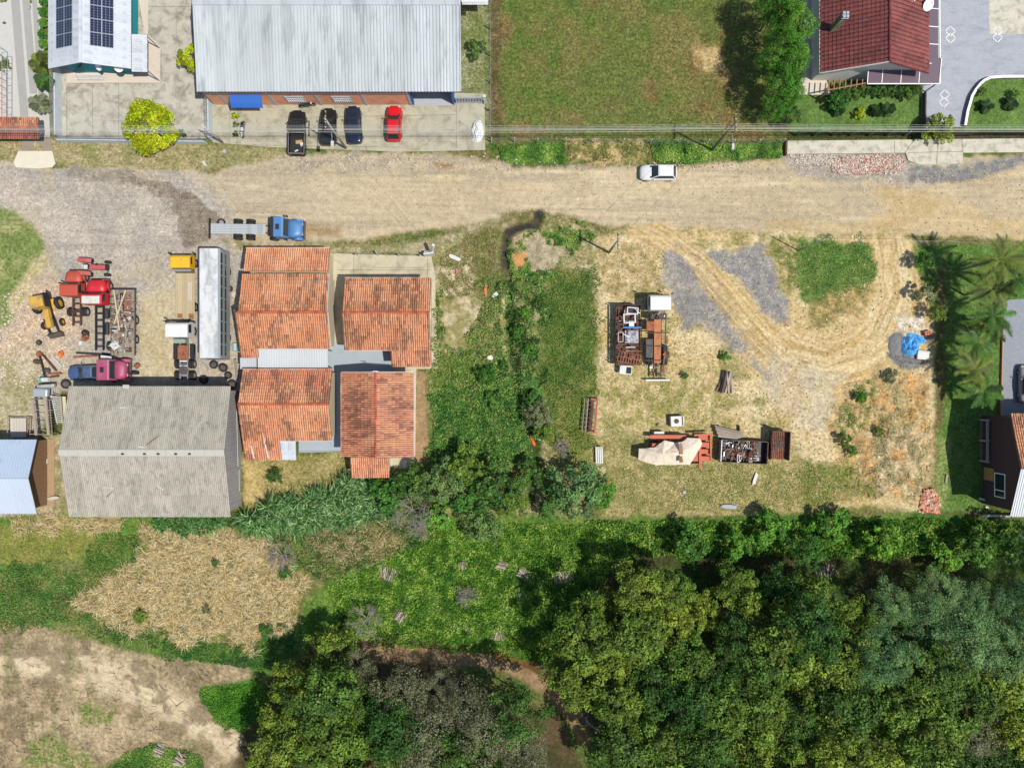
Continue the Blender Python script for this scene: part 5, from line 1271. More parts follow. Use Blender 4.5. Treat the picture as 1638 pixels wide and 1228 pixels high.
# scrap trailer in the lorry yard
T = thing('flat_trailer', 'long flat trailer heaped with scrap metal in the lorry yard', 'trailer', W(204, 517), R(90))
MB().box(-3.7, 3.7, -1.3, 1.3, .85, .95).build('deck', mat('deck_plank', S(158, 148, 132), .9, .3, 2, S(110, 98, 86), .4, 1.2, fine=.3), T)
for s in (-1, 1):
    MB().box(-3.7, 3.7, s*1.34-.035, s*1.34+.035, .8, 1.0).build('side_rail', M_chas, T)
    for i in range(12): MB().box(-3.5+i*.62, -3.44+i*.62, s*1.44-.05, s*1.44+.05, .82, .92).build('rope_hook', M_dark, T)
    for x in (-1.9, .3): wheel(T, x, s*1.25, .48, .28)
MB().box(3.7, 3.8, -1.45, 1.45, .8, 1.05).build('headboard', M_dark, T)
scrap(T, -3.6, 3.5, -1.25, 1.25, .98, 100, SCR+[M_al, M_wood], 3)
for i in range(13): MB().box(.6+i*.22, .7+i*.22, -1.0, -.2, 1.05, 1.15).build('rusty_tooth', M_rust, T)
for a, b_ in (((3.6, .7, 1.5), (-.9, .2, 1.3)), ((3.6, -.6, 1.45), (-.2, .75, 1.4))): MB().bar(a, b_, .14, .06).build('plank', mat('plank_pale', S(212, 196, 160), .9, .15, 3, fine=.2), T)
for i in range(6): MB().bar((-.6, -.55+i*.2, 1.2), (-3.2, -.75+i*.24, 1.15), .15, .05).build('plank', M_wood, T)
MB().at((-2.6, .75, 1.25), R(35)).box(-.42, .42, -.42, .42, 0, .05).build('white_plate', M_dirtw, T)
# litter of parts round the yard: each a thing
def part_thing(name, label, cat, b, m, px, py, z=0.0, rz=0, bevel=0):
    p = W(px, py, max(z, .1)); o = b.build(name, m, None, (p.x, p.y, z), (0, 0, rz), bevel=bevel); return tag(o, label, cat)
def loose_tyre(label, px, py, r=.5, tilt=0, rim=None, group=None):
    o = thing('tyre', label, 'tyre', W(px, py), group=group); o.location.z = .0
    w_ = wheel(o, 0, 0, r, .28, rim or M_chas, flat=True, z=.15); w_.rotation_euler = (R(90)+tilt, 0, rnd.uniform(0, 3)); return o
for px, py, r_, t_, lab in ((107, 614, .55, .35, 'old tyre between the blue car and the silver tank'), (358, 588, .5, .15, 'tyre by the white lorry chassis, nearest the tiled house wall'), (343, 583, .48, .1, 'tyre half lying behind the bus tail'), (327, 607, .5, .3, 'tyre in the shadow of the grey shed'), (372, 614, .5, .1, 'tyre at the corner of grey shed and tiled house'), (64, 548, .3, .1, 'small black tyre alone on the pale gravel'), (138, 533, .42, .9, 'tyre standing beside the chassis in the scrap corner'), (368, 462, .36, .1, 'brown hub on the ground right of the bus'), (366, 600, .42, .2, 'tyre leaning near the drainpipe of the tiled house')):
    loose_tyre(lab, px, py, r_, t_)
part_thing('steel_drum_lid', 'round cream metal lid on the ground right of the bus', 'lid', MB().cyl((0, 0), .42, 0, .12, 20, .34), mat('cream_lid', S(206, 198, 176), .6), 375, 471, .02)
part_thing('white_ball', 'small white ball-shaped float right of the bus', 'float', MB().lathe([(0.001, -.2), (.14, -.14), (.2, 0), (.14, .14), (0.001, .2)], 14), M_dirtw, 376, 497, .2)
part_thing('blue_crate', 'pale blue plastic crate beside the tiled house wall', 'crate', MB().box(-.2, .2, -.5, .5, 0, .06).box(-.2, -.16, -.5, .5, .06, .4).box(.16, .2, -.5, .5, .06, .4).box(-.158, .158, -.5, -.46, .06, .4).box(-.158, .158, .46, .5, .06, .4), mat('crate_blue', S(186, 214, 224), .5), 377, 556, .02)
part_thing('leaning_board', 'pale board leaning at the tiled house corner', 'board', MB().box(-.13, .13, -1.1, 1.1, 0, .05), M_wood, 378, 590, .4, R(8))
part_thing('white_bucket', 'white square bucket in the scrap corner', 'bucket', MB().box(-.2, .2, -.3, .3, 0, .5, .04, .05), M_dirtw, 132, 549, .02)
part_thing('engine_lump', 'rusty engine block next to the white bucket', 'engine', MB().box(-.3, .3, -.25, .25, 0, .5, .06, .05).box(-.15, .15, -.2, .2, .5, .65).cyl((.4, 0), .15, .1, .4, 10), M_rust, 137, 541, .02, .6)
for i, (px, py, L_, a, lab) in enumerate(((152, 566, 4.2, -3, 'long dark steel beam lying across the scrap corner'), (140, 570, 3.0, 4, 'shorter rusty beam beside the long dark beam'), (70, 590, 3.2, 105, 'bent dark pipe left of the scrap corner'), (80, 580, 2.4, 130, 'thin rusty pipe among scrap on the pale gravel'), (84, 598, 2.2, 5, 'rusty angle iron lying near the silver tank'), (82, 603, 1.8, 8, 'short rusty angle iron beside the white tank'))):
    part_thing('steel_beam', lab, 'beam', MB().box(-L_/2, L_/2, -.09, .09, 0, .05).box(-L_/2, L_/2, -.02, .02, .05, .18).box(-L_/2, L_/2, -.09, .09, .18, .23), (M_dark, M_rust, M_dark, M_rustd, M_rust, M_rustd)[i], px, py, .05, R(a))
part_thing('white_ladder', 'short white slatted ladder lying in the scrap corner', 'ladder', (lambda b: [b.box(-.7, .7, s*.2-.04, s*.2+.04, 0, .06) for s in (-1, 1)] and [b.box(-.62+i*.25, -.54+i*.25, -.158, .158, .0, .05) for i in range(6)] and b)(MB()), M_dirtw, 90, 580, .12, R(-48))
for i, (px, py, lab) in enumerate(((58, 578, 'rusty wheel hub left end of the scrap heap'), (62, 566, 'small rusty drum above the wheel hub'), (97, 567, 'orange cast-iron part on orange soil'), (76, 593, 'grey gearbox case in the scrap heap'), (220, 585, 'rusty bracket at the trailer tail'))):
    part_thing('machine_part', lab, 'machine part', MB().lathe([(.001, -.2), (.25, -.2), (.32, -.05), (.32, .1), (.2, .2), (.001, .2)], 14).box(-.1, .35, -.3, -.2, -.15, .05), (M_rustd, M_rust, mat('orange_iron', S(232, 128, 64), .8, .2, 2), M_chas, M_rust)[i], px, py, .3, i)
o = part_thing('white_tank', 'small white and teal plastic tank in the scrap heap', 'tank', MB().tube([(-.45, 0, .3), (.45, 0, .3)], .28, 12), M_dirtw, 75, 607, .1)
MB().tube([(-.55, 0, .3), (-.3, 0, .3)], .29, 12).build('lid', mat('teal_plastic', S(70, 190, 196), .5), o)
o = part_thing('silver_tank', 'silver rounded fuel tank on top of the timber crib', 'tank', MB().box(-.85, .85, -.5, .5, 0, .6), mat('silver_tank', S(196, 202, 208), .35, .1, 1.5, metal=.3), 69, 628, .8, R(-3), .18)
o = part_thing('long_fairing', 'grey curved metal fairing above the silver tank', 'fairing', MB().loft([[(x, -.25, 0), (x, .25, 0), (x, .2, .3*k+.1), (x, -.1, .35*k+.1)] for x, k in ((-1.0, .3), (-.4, 1), (.8, 1), (1.0, .6))]), mat('fairing', S(184, 186, 180), .5), 75, 618, .8, R(4))
# timber rack and livestock ramp left of the grey shed
o = thing('timber_rack', 'tall weathered timber rack with slatted sides left of the grey shed', 'rack', W(65, 665), world=True)
for px in (52, 72): MB().bar(W(px, 638, 2.0), W(px+6, 696, 2.0), .3, .1).build('top_plank', M_wood, o)
for py in (638, 655, 667, 680, 694): MB().bar(W(47, py, 1.85), W(84, py+1, 1.85), .07).build('cross_bar', M_wood, o)
for px, py in ((50, 638), (76, 638), (56, 695), (80, 695)): MB().bar(W(px, py, 1.9), Vector((W(px, py, 1.9).x, W(px, py, 1.9).y, 0)), .1).build('post', M_woodd, o)
for i in range(14): p = W(78+(i % 2)*.5, 640+i*4, 1.5); MB().bar((p.x, p.y, .1), (p.x+.25, p.y, 1.8), .06).build('slat', M_wood, o)
for k in range(5): MB().bar(W(79, 640, .4+k*.35), W(84, 696, .4+k*.35), .05, .1).build('side_rail', M_wood, o)
o = thing('stacked_rails', 'pale slatted gate panel leaning on the grey shed', 'gate panel', W(92, 655), world=True)
for i in range(13): MB().bar(W(82+i*.6, 634+i*3.2, 1.4), W(97, 636+i*3.3, 1.0), .1, .05).build('slat', mat('slat_pale', S(206, 210, 206), .8, .1, 3), o)
MB().bar(W(82, 632, 1.45), W(92, 678, 1.45), .08).build('stile', M_dirtw, o); MB().bar(W(97, 634, 1.0), W(101, 680, 1.0), .12).build('stile', M_wood, o)
o = thing('board_stack', 'cream boards stacked against the grey shed wall', 'boards', W(100, 655), world=True)
for i in range(4): MB().bar(W(97+i*2.2, 634, .5+.1*i), W(99+i*2.2, 676, .5+.1*i), .18, .05).build('board', mat('board_cream', S(222, 210, 176), .85, .1, 3), o)
o = thing('loading_ramp', 'low pale plank ramp with side rails beside the blue-roofed shed', 'ramp', W(32, 682), world=True)
for i in range(5): MB().bar(W(19.5+i*5, 669, .5), W(19.5+i*5, 699, .5), .33, .06).build('plank', mat('ramp_plank', S(212, 204, 190), .85, .12, 3, rand=.06), o)
for px in (12, 44, 48): MB().bar(W(px, 669, .9), W(px, 697, .9), .07).build('rail', M_wood, o)
for px in (12, 44, 48):
    for py in (669, 697): p = W(px, py, .9); MB().box(p.x-.04, p.x+.04, p.y-.04, p.y+.04, 0, .86).build('post', M_woodd, o)
for py in (668.5,): MB().bar(W(10, py, .75), W(50, py, .75), .06).build('cross_bar', M_wood, o)

# ---- machinery on the sandy lot
T = thing('scrap_trailer', 'stake-sided trailer piled with scrap frames on the sandy lot', 'trailer', W(1002, 538), R(90))
MB().box(-3.35, 3.35, -1.35, 1.35, 1.0, 1.12).build('deck', M_rustd, T)
for s in (-1, 1):
    for x in (-1.6, -.5): wheel(T, x, s*1.1, .48, .28)
    for i in range(5): MB().box(-3.2+i*1.6, -3.12+i*1.6, s*1.39-.04, s*1.39+.04, 1.0, 2.1).build('stake', M_dark, T)
    MB().box(-3.3, 3.3, s*1.44-.02, s*1.44+.02, 1.12, 1.5).build('side_board', M_rustd, T)
MB().box(3.36, 3.42, -1.35, 1.35, 1.0, 1.9).build('headboard', M_dark, T)
scrap(T, -3.2, 3.2, -1.25, 1.25, 1.15, 60, SCR+[M_al], 8, .3, 1.3, hmax=.6)
def ring(parent, name, x, y, z, sx, sy, w_, m, rz=0):
    b = MB(); b.box(-sx, sx, -sy, -sy+w_, 0, .12).box(-sx, sx, sy-w_, sy, 0, .12).box(-sx, -sx+w_, -sy+w_, sy-w_, 0, .12).box(sx-w_, sx, -sy+w_, sy-w_, 0, .12); return b.build(name, m, parent, (x, y, z), (0, 0, rz), bevel=.03)
ring(T, 'washer_frame', 1.9, -.05, 1.75, .55, .7, .16, M_al, .05); ring(T, 'washer_frame', 2.75, -.4, 1.7, .4, .65, .14, M_al, -.1)
ring(T, 'white_frame', -.2, .95, 1.8, .55, .3, .07, M_dirtw, 0)
MB().box(-.08, .1, -1.35, .7, 1.85, 2.0).build('blue_beam', mat('beam_blue', S(40, 120, 210), .5), T, (.85, 0, 0))
MB().box(-.75, .65, -.9, .6, 1.6, 1.72).build('crushed_panel', mat('foil', S(190, 192, 200), .3, .5, 4, S(70, 70, 74), .5, 3, metal=.4), T, (-.1, -.15, .05))
grid = MB()
for i in range(9): grid.box(-.55, .55, -1.25+i*.3, -1.17+i*.3, 1.7, 1.78)
for i in range(3): grid.box(-.6+i*.56, -.52+i*.56, -1.3, 1.3, 1.785, 1.85)
grid.build('rusty_grid', M_rust, T, (-2.55, 0, 0), (0, 0, R(-12)), kind='stuff')
o = thing('vehicle_door', 'white vehicle door lying at the end of the scrap trailer', 'door', W(1001, 591, .9), R(-6)); o.location.z = .9
MB().box(-.7, .7, -.55, .45, 0, .08).build('panel', M_dirtw, o, bevel=.03); MB().box(.05, .62, -.42, .3, .085, .1).build('pane', GLASS, o)
for i in range(3): MB().box(-.6+i*.35, -.45+i*.35, .45, .75, 0, .06).build('bracket', M_dirtw, o)
p = W(1001, 592); 
for dx in (-.5, .5): MB().box(dx-.06, dx+.06, -.06, .06, -.9, -.005).build('support', M_woodd, o)
T = lorry('white-cabbed lorry with rusty bare bed on the sandy lot', 1049, 546, R(90))
chassis(T, -4.2, 2.9, .85, .8, 7, M_rustd, dual=(-2.2, -.9), single=(4.2,), tw=1.0)
cabover(T, 3.3, 5.1, WHITE, 2.3, .9, 2.7, False)
MB().box(-2.5, 2.4, -.35, .42, 1.05, 1.12).build('bed_plate', mat('rust_plate', S(196, 130, 88), .85, .2, 1.5, S(140, 88, 62), .4, 1.2), T)
MB().box(1.1, 2.2, .5, 1.35, 1.0, 1.5).build('rust_box', M_rust, T, bevel=.03); MB().box(-1.9, .2, .52, 1.3, .9, 1.0).build('grey_plate', M_chas, T)
for i, x in enumerate((-2.2, -.6, .9, 2.5)): MB().box(x-.05, x+.05, -1.35, 1.45, 1.14, 1.24).build('bolster', M_dark, T)
MB().bar((2.6, -.85, 1.4), (-2.6, -.7, 1.4), .1).build('tow_bar', M_dark, T); MB().bar((-.4, -.95, 1.5), (.5, -.95, 1.5), .2, .1).build('hook_arm', M_rust, T); MB().bar((-1.2, -.75, 1.45), (-3.6, -.5, 1.3), .16, .1).build('rust_arm', M_rust, T)
MB().box(-2.0, -1.2, -1.3, -.75, .95, 1.03).build('rust_flap', M_rustd, T)
MB().box(2.4, 3.1, -.9, .9, 1.05, 1.5).build('engine_hump', M_dark, T); scrap(T, -4.2, -2.6, -1.0, 1.0, 1.0, 14, SCR, 5, .2, .8); scrap(T, 2.3, 3.2, -1.2, 1.2, 1.4, 10, SCR, 6, .2, .6)
MB().box(-4.5, -4.35, -1.4, 1.3, .6, .85).build('rear_bumper', M_al, T)
# thresher under tarpaulin
T = thing('threshing_machine', 'orange threshing machine half covered by a pale tarpaulin', 'harvester', W(1090, 722), world=True)
ORF = paint('machine_orange', (206, 96, 62), .65, .2)
c0 = W(1022, 742, 1.2); c1 = W(1118, 700, 1.2)
MB().box(W(1042, 0, 1).x, c1.x, c0.y+.3, c1.y-.6, .45, 1.35).build('body', ORF, T, bevel=.05)
MB().box(W(1040, 0, 1.2).x, W(1097, 0, 1.2).x, W(0, 700, 1.2).y-.1, W(0, 697, 1.2).y+.1, 1.0, 1.25).build('side_beam', ORF, T)
b = MB()
tp = [(1022, 717, 1.35), (1021, 735, 1.3), (1036, 740, 1.45), (1051, 743.5, 1.5), (1078, 743.5, 1.45), (1103, 743, 1.4), (1113, 728, 1.6), (1123, 709, 1.7), (1120, 701, 1.75), (1099, 700, 1.8), (1093, 706, 1.9), (1080, 708, 1.7), (1063, 704, 1.85), (1046, 716, 1.6)]
inner = [(1060, 726, 2.25), (1090, 722, 2.35), (1105, 716, 2.3)]
V3 = [W(*q) for q in tp]; nI = len(V3); V3 += [W(*q) for q in inner]
fc = [(0, 1, nI), (1, 2, nI), (2, 3, nI), (3, 4, nI), (4, nI+1, nI), (4, 5, nI+1), (5, 6, nI+1), (6, nI+2, nI+1), (6, 7, nI+2), (7, 8, nI+2), (8, 9, nI+2), (9, nI+1, nI+2), (9, 10, nI+1), (10, 11, nI+1), (11, nI, nI+1), (11, 12, nI), (12, 13, nI), (13, 0, nI)]
b.add(V3, fc)
tarp = b.build('tarpaulin', mat('tarp', S(238, 222, 200), .75, .08, 1.2, S(214, 188, 164), .25, 1.2), T)
sb = tarp.modifiers.new('s', 'SUBSURF'); sb.subdivision_type = 'SIMPLE'; sb.levels = 3; sb.render_levels = 3
tx = bpy.data.textures.new('folds', 'CLOUDS'); tx.noise_scale = .7
dm = tarp.modifiers.new('d', 'DISPLACE'); dm.texture = tx; dm.strength = .22; dm.mid_level = .5; dm.texture_coords = 'GLOBAL'
so = tarp.modifiers.new('t', 'SOLIDIFY'); so.thickness = .02
for py0, py1 in ((710, 726), (730, 739)): MB().bar(W(1088, py0, 2.42), W(1090, py1, 2.3), .4, .12).build('timber_block', M_woodb, T)
for i in range(4):
    p = W(1127, 700+i*11, 1.0); MB().box(p.x-.75, p.x+.7, p.y-.32, p.y+.32, .5, 1.0+.18*(i % 2), .06, .05).build('hopper', ORF, T, bevel=.03)
MB().bar(W(1119, 702, 1.35), W(1120, 748, 1.35), .28, .3).build('end_beam', ORF, T); MB().bar(W(1136, 697, 1.2), W(1137, 736, 1.2), .14, .2).build('end_beam', ORF, T); MB().bar(W(1110, 696, 1.3), W(1140, 694, 1.2), .2, .2).build('end_beam', ORF, T)
for px, py in ((1045, 706), (1045, 738), (1110, 706), (1110, 738)): p = W(px, py); wheel(T, p.x-T.location.x, p.y-T.location.y, .45, .25)
MB().box(W(1046, 0, .6).x, W(1062, 0, .6).x, W(0, 696, .6).y, W(0, 690, .6).y, .3, .8).build('motor', M_dirtw, T)
# washing machine
o = thing('washing_machine', 'white washing machine body lying by the thresher', 'washing machine', W(1081, 673), R(3))
MB().box(-.75, .75, -.58, .58, 0, .85).build('case', M_dirtw, o, bevel=.03); MB().cyl((-.12, .02), .28, .855, .875, 20).build('drum_opening', M_rustd, o)
MB().box(.5, .62, -.5, .5, .852, .9).build('control_panel', M_trim, o); MB().box(-.7, .6, .585, .64, .1, .7).build('back_panel', M_trim, o)
part_thing('stone', 'round grey stone on the grass near the washing machine', 'stone', MB().lathe([(.001, -.15), (.2, -.12), (.26, 0), (.18, .13), (.001, .17)], 9), mat('stone', S(180, 168, 140), .9, .2, 3), 1054, 679, .12)
# plank stack, scrap bin, tipping cart
o = thing('plank_stack', 'stack of grey planks beside the scrap bin', 'planks', W(1166, 690), world=True)
for i in range(9): z = .3+.09*(i % 3); MB().bar(W(1143+i*.7, 681.5+i*2.0, z+.3), W(1188-(i % 3)*4, 692+i*1.1, z+.3), .2, .07).build('plank', M_wood, o)
for px in (1150, 1182): MB().bar(W(px, 680, .2), W(px+1, 702, .2), .14, .36).build('bearer', M_woodd, o)
T = thing('scrap_bin', 'open steel bin full of rusty scrap between thresher and cart', 'bin', W(1185, 721), R(-3))
wx, wy = 2.6, 1.25
MB().box(-wx, wx, -wy, wy, .35, .45).build('floor', M_dark, T)
for s in (-1, 1): MB().box(-wx, wx, s*wy-.04, s*wy+.04, .45, 1.25).build('side_wall', M_chas, T); MB().box(s*wx-.05, s*wx+.05, -wy+.042, wy-.042, .45, 1.3).build('end_wall', M_steel if s < 0 else M_rustd, T)
for x in (-1.4, 1.4):
    for s in (-1, 1): wheel(T, x, s*1.0, .35, .22)
scrap(T, -2.5, 1.7, -1.15, 1.15, .75, 150, SCR, 12, .2, .9, hmax=.55)
for y in (.2, .35): MB().bar((-.4, .7+y*.4, 1.3), (-.05, -.4+y*.4, 1.3), .14, .06).build('white_bar', M_dirtw, T)
T = thing('tipping_cart', 'rusty tipping cart with ribbed floor at the end of the row', 'cart', W(1241, 711), R(-3))
MB().box(-1.0, 1.0, -1.6, 1.6, .7, .78).build('floor', M_rust, T)
for i in range(9): MB().box(-.9+i*.21, -.83+i*.21, -1.5, 1.5, .785, .83).build('floor_rib', M_rustd, T)
MB().box(-1.06, -.98, -1.62, 1.62, .7, 1.5).build('side_wall', M_rustd, T); MB().box(.98, 1.06, -1.62, 1.62, .7, 1.5).build('side_wall', M_rustd, T); MB().box(-.97, .97, 1.56, 1.64, .7, 1.5).build('end_wall', M_rustd, T)
for s in (-1, 1): wheel(T, s*.9, .1, .4, .24).rotation_euler = (0, 0, R(90))
MB().box(-.9, -.2, 1.7, 1.75, .9, 2.3).build('tail_frame', M_woodd, T)
sc_ = []
r_ = np.random.RandomState(5)
for i in range(90):
    c_ = np.array((r_.normal(0, .25), r_.normal(.1, .5), .86+r_.rand()*.06)); a_ = r_.rand()*6; d1 = np.array((math.cos(a_), math.sin(a_), .2))*.07; d2 = np.array((-math.sin(a_), math.cos(a_), .1))*.035
    sc_.append([c_-d1-d2, c_+d1-d2, c_+d1+d2, c_-d1+d2])
quads('shavings', np.array(sc_), M_chas, None, T, kind='stuff')
# red implement and white bench
T = thing('farm_implement', 'red and grey harrow frame on the grass edge', 'harrow', W(943, 664), R(-5))
b = MB().box(.55, .72, -1.95, 1.95, .7, .85).build('main_beam', paint('implement_red', (176, 66, 62), .6, .1), T)
MB().box(-.1, 1.0, 1.8, 1.95, .6, .72).build('end_arm', REDT, T); MB().box(0, 1.0, -1.95, -1.8, .6, .72).build('end_arm', REDT, T)
for x in (-.75, -.35): MB().box(x-.05, x+.05, -1.9, 1.9, .5, .6).build('tool_bar', M_wood, T)
for i in range(8): MB().bar((-.85, -1.7+i*.48, .45), (.5, -1.7+i*.48, .55), .07).build('tine_arm', M_chas, T)
MB().tube([(.1, -1.85, .35), (.1, 1.85, .35)], .24, 10).build('roller', M_rustd, T)
T = thing('white_bench', 'pile of white slats like a bench on the grass', 'bench', W(958, 727), R(2))
for i in range(4): MB().box(-.42+i*.22, -.26+i*.22, -.95, .95, .4, .46).build('slat', M_dirtw, T)
for y in (-.7, .7): MB().box(-.42, .4, y-.05, y+.05, 0, .395).build('leg', M_woodd, T)
# blue tarp corner with pallet, bricks, boxes
T = part_thing('blue_tarpaulin', 'crumpled bright blue tarpaulin over a heap on the sandy lot', 'tarpaulin', MB(), mat('tarp_blue', S(58, 150, 226), .4, .2, 2.5), 1460, 550, .02) if False else None
def mound(name, label, cat, px, py, rx, ry, h, m, seed, rough=.25, rz=0, n=22):
    b = MB(); r = np.random.RandomState(seed); vv = []; ff = []
    for i in range(n+1):
        for j in range(n+1):
            x = i/n*2-1; y = j/n*2-1; d = math.hypot(x, y); nn = float(fbm(np.array([x*3+seed]), np.array([y*3]), 1, seed, 4)[0])-.5
            e = max(0, 1-d*d*(1+nn*.8)); vv.append((x*rx, y*ry, -.06+h*(e**.6)*(1+nn*rough*4)))
    for i in range(n):
        for j in range(n): 
            a = i*(n+1)+j; ff.append((a, a+n+1, a+n+2, a+1))
    keep = [f for f in ff if max(vv[k][2] for k in f) > -.03]
    b.add(vv, keep); p = W(px, py); o = b.build(name, m, None, (p.x, p.y, 0), (0, 0, rz)); return tag(o, label, cat)
M_tb = mat('tarp_blue', S(96, 184, 246), .35, .25, 2.5)
mound('blue_tarpaulin', 'crumpled bright blue tarpaulin over a heap on the sandy lot', 'tarpaulin', 1455, 553, 1.1, 1.2, .8, M_tb, 3, .5)
mound('blue_tarpaulin', 'narrow fold of blue tarpaulin trailing to the right', 'tarpaulin', 1466, 541, 1.3, .45, .45, M_tb, 5, .5, R(-20))
mound('gravel_heap', 'small dark grey chipping heap left of the blue tarpaulin', 'heap', 1432, 551, .85, 1.35, .3, mat('chip_dark', S(130, 130, 130), .95, .2, 2, fine=.6), 9, .2)
T = thing('pallet', 'grey wooden pallet behind the blue tarpaulin', 'pallet', W(1486, 540), R(4))
for i in range(6): MB().box(-.5, .5, -.6+i*.21, -.6+i*.21+.14, .12, .15).build('slat', M_wood, T)
for x in (-.45, 0, .45): MB().box(x-.04, x+.04, -.6, .6, 0, .118).build('bearer', M_woodd, T)
T = thing('brick_stack', 'small stack of orange hollow bricks beside the blue tarpaulin', 'bricks', W(1481, 533), R(10))
for i in range(3):
    for j in range(2): MB().box(-.4+i*.28, -.4+i*.28+.25, -.25+j*.27, -.25+j*.27+.24, 0, .5).build('brick', mat('brick_orange', S(206, 124, 86), .9, .15, 3), T)
part_thing('white_box', 'white board box below the blue tarpaulin', 'box', MB().box(-.65, .65, -.5, .5, 0, .35).box(-.7, .7, .3, .4, .35, .5), M_dirtw, 1475, 568, .02, R(-6), .02)
# bundle of logs
def log_pile(label, px, py, n, length, rz, spread, m, group=None, z=0, dia=.1, seed=0, name='log_pile', cat='log pile'):
    r = random.Random(seed); T = thing(name, label, cat, W(px, py), rz, group); T.location.z = z
    me = [MB().tube([(0, -.5, 0), (r.uniform(-.03, .03), 0, .01), (0, .5, 0)], 1.0*1, 7).mesh('log', mm_) for mm_ in m]
    for me_ in me:
        co = np.empty(len(me_.vertices)*3); me_.vertices.foreach_get('co', co); co = co.reshape(-1, 3)
    for i in range(n):
        d = dia*r.uniform(.7, 1.2); lay = 0 if i < n*.55 else (1 if i < n*.85 else 2)
        k = n*.55 if lay == 0 else (n*.3 if lay == 1 else n*.15); j = i-(0, n*.55, n*.85)[lay]
        x = (j/max(1, k)-.5)*spread*(1-.16*lay); l = length*r.uniform(.8, 1.08)
        b = MB().tube([(0, -l/2, 0), (r.uniform(-.04, .04), 0, 0), (0, l/2, 0)], d/2, 6)
        b.build('log', m[i % len(m)], T, (x, r.uniform(-.08, .08), d/2+lay*dia*.8), (R(r.uniform(-3, 3)), 0, R(r.gauss(0, 14))))
    return T
M_bark = [mat('bark_a', S(150, 134, 116), .95, .3, 3, fine=.3), mat('bark_b', S(112, 98, 88), .95, .3, 3, fine=.3), mat('bark_c', S(186, 172, 152), .95, .2, 3, fine=.3)]
log_pile('tall bundle of long dark-barked logs on the sandy lot', 1161, 611, 15, 2.5, R(-8), 1.3, M_bark, dia=.3, seed=2)
M_cut = [mat('cut_a', S(208, 196, 176), .9, .2, 3, fine=.2), mat('cut_b', S(168, 154, 136), .9, .2, 3, fine=.2), mat('cut_c', S(128, 114, 100), .9, .25, 3, fine=.2)]
for i, (px, py, n, l, a, s, lab) in enumerate(((621, 917, 44, 1.5, -22, 2.3, 'broad stack of cut firewood nearest the reed bed'), (741, 904, 18, .9, -12, .9, 'small firewood stack in the middle of the green clearing'), (803, 904, 24, 1.1, 62, 1.0, 'firewood stack with logs laid crosswise right of the small one'), (838, 917, 26, 1.3, 55, 1.2, 'firewood stack left of the tree shadow edge'), (901, 921, 44, 1.4, 14, 2.2, 'largest firewood stack at the edge of the wood shadow'), (834, 953, 7, 1.0, 5, .6, 'short narrow firewood stack below the clearing stacks'), (917, 970, 7, 1.0, 3, .6, 'firewood stack inside the wood shadow'), (639, 985, 30, 1.2, -35, 1.3, 'loose pile of pale split wood above the creek'), (797, 1014, 24, 1.3, 4, 1.2, 'square stack of pale logs just above the creek'), (747, 1005, 5, .6, 4, .4, 'tiny stack of sticks beside the creek'), (256, 1198, 30, 1.2, 60, 1.6, 'upright stack of grey logs at the bottom edge'), (289, 1213, 26, 1.2, 66, 1.5, 'stack of logs right of the grey ones at the bottom edge'), (1322, 913, 14, 1.6, 8, 2.4, 'stack of poles in the gap of the wood'))):
    log_pile(lab, px, py, n, l, R(a), s, M_cut, 'firewood stacks in the clearing', gz(px, py)-.03, .105+.01*(i % 4), i+20)
# ================================================================ WALLS, FENCES, POLES, WIRES
def wall_thing(name, label, pts, h, m, th=.15, cat='wall', cap=None):
    o = thing(name, label, cat, W(*pts[0]), world=True)
    for a, b_ in zip(pts, pts[1:]):
        p, q = W(*a), W(*b_); p.z = q.z = h/2
        MB().bar(p, q, th, h).build('wall', m, o)
        if cap: p.z = q.z = h+.03; MB().bar(p, q, th+.06, .05).build('coping', cap, o)
    return o
M_wbl = mat('wall_pale', S(204, 214, 220), .8, .1, 1.2, S(170, 178, 184), .25, .8)
def mesh_fence(o, a, b_, z0, z1, n, m, r=.02):
    p, q = W(*a), W(*b_)
    for i in range(n+1): c_ = p.lerp(q, i/n); MB().tube([(c_.x, c_.y, z0), (c_.x, c_.y, z1)], .03).build('post', m, o)
    for k in range(4):
        z = z0+(z1-z0)*(k+1)/4; MB().tube([(p.x, p.y, z), (q.x, q.y, z)], r, 5).build('rail', m, o)
o = wall_thing('boundary_wall', 'pale wall with wire screen left of the concrete yard', [(98, 112), (99, 222)], 1.3, M_wbl); mesh_fence(o, (98, 112), (99, 222), 1.3, 2.0, 8, M_steel)
o = wall_thing('boundary_wall', 'pale wall with wire screen between concrete yard and forecourt', [(339, 148), (340, 226)], 1.2, M_wbl); mesh_fence(o, (339, 148), (340, 226), 1.2, 1.9, 6, M_steel)
o = wall_thing('boundary_wall', 'low pale roadside wall with grey railing below the concrete yard', [(98, 227), (332, 230)], .9, M_wbl); mesh_fence(o, (98, 227), (332, 230), .9, 1.6, 14, M_steel)
o = thing('lattice_screen', 'dark metal lattice screen at the left edge', 'screen', W(10, 130), world=True)
for py in range(84, 190, 12): MB().bar(W(3, py, 2.2), W(12, py, 2.2), .04).build('bar', M_steel, o); p = W(13, py); MB().tube([(p.x, p.y, 0), (p.x, p.y, 2.2)], .03).build('post', M_steel, o)
for px in (3, 12): MB().bar(W(px, 84, 2.25), W(px, 188, 2.25), .05).build('top_rail', M_steel, o)
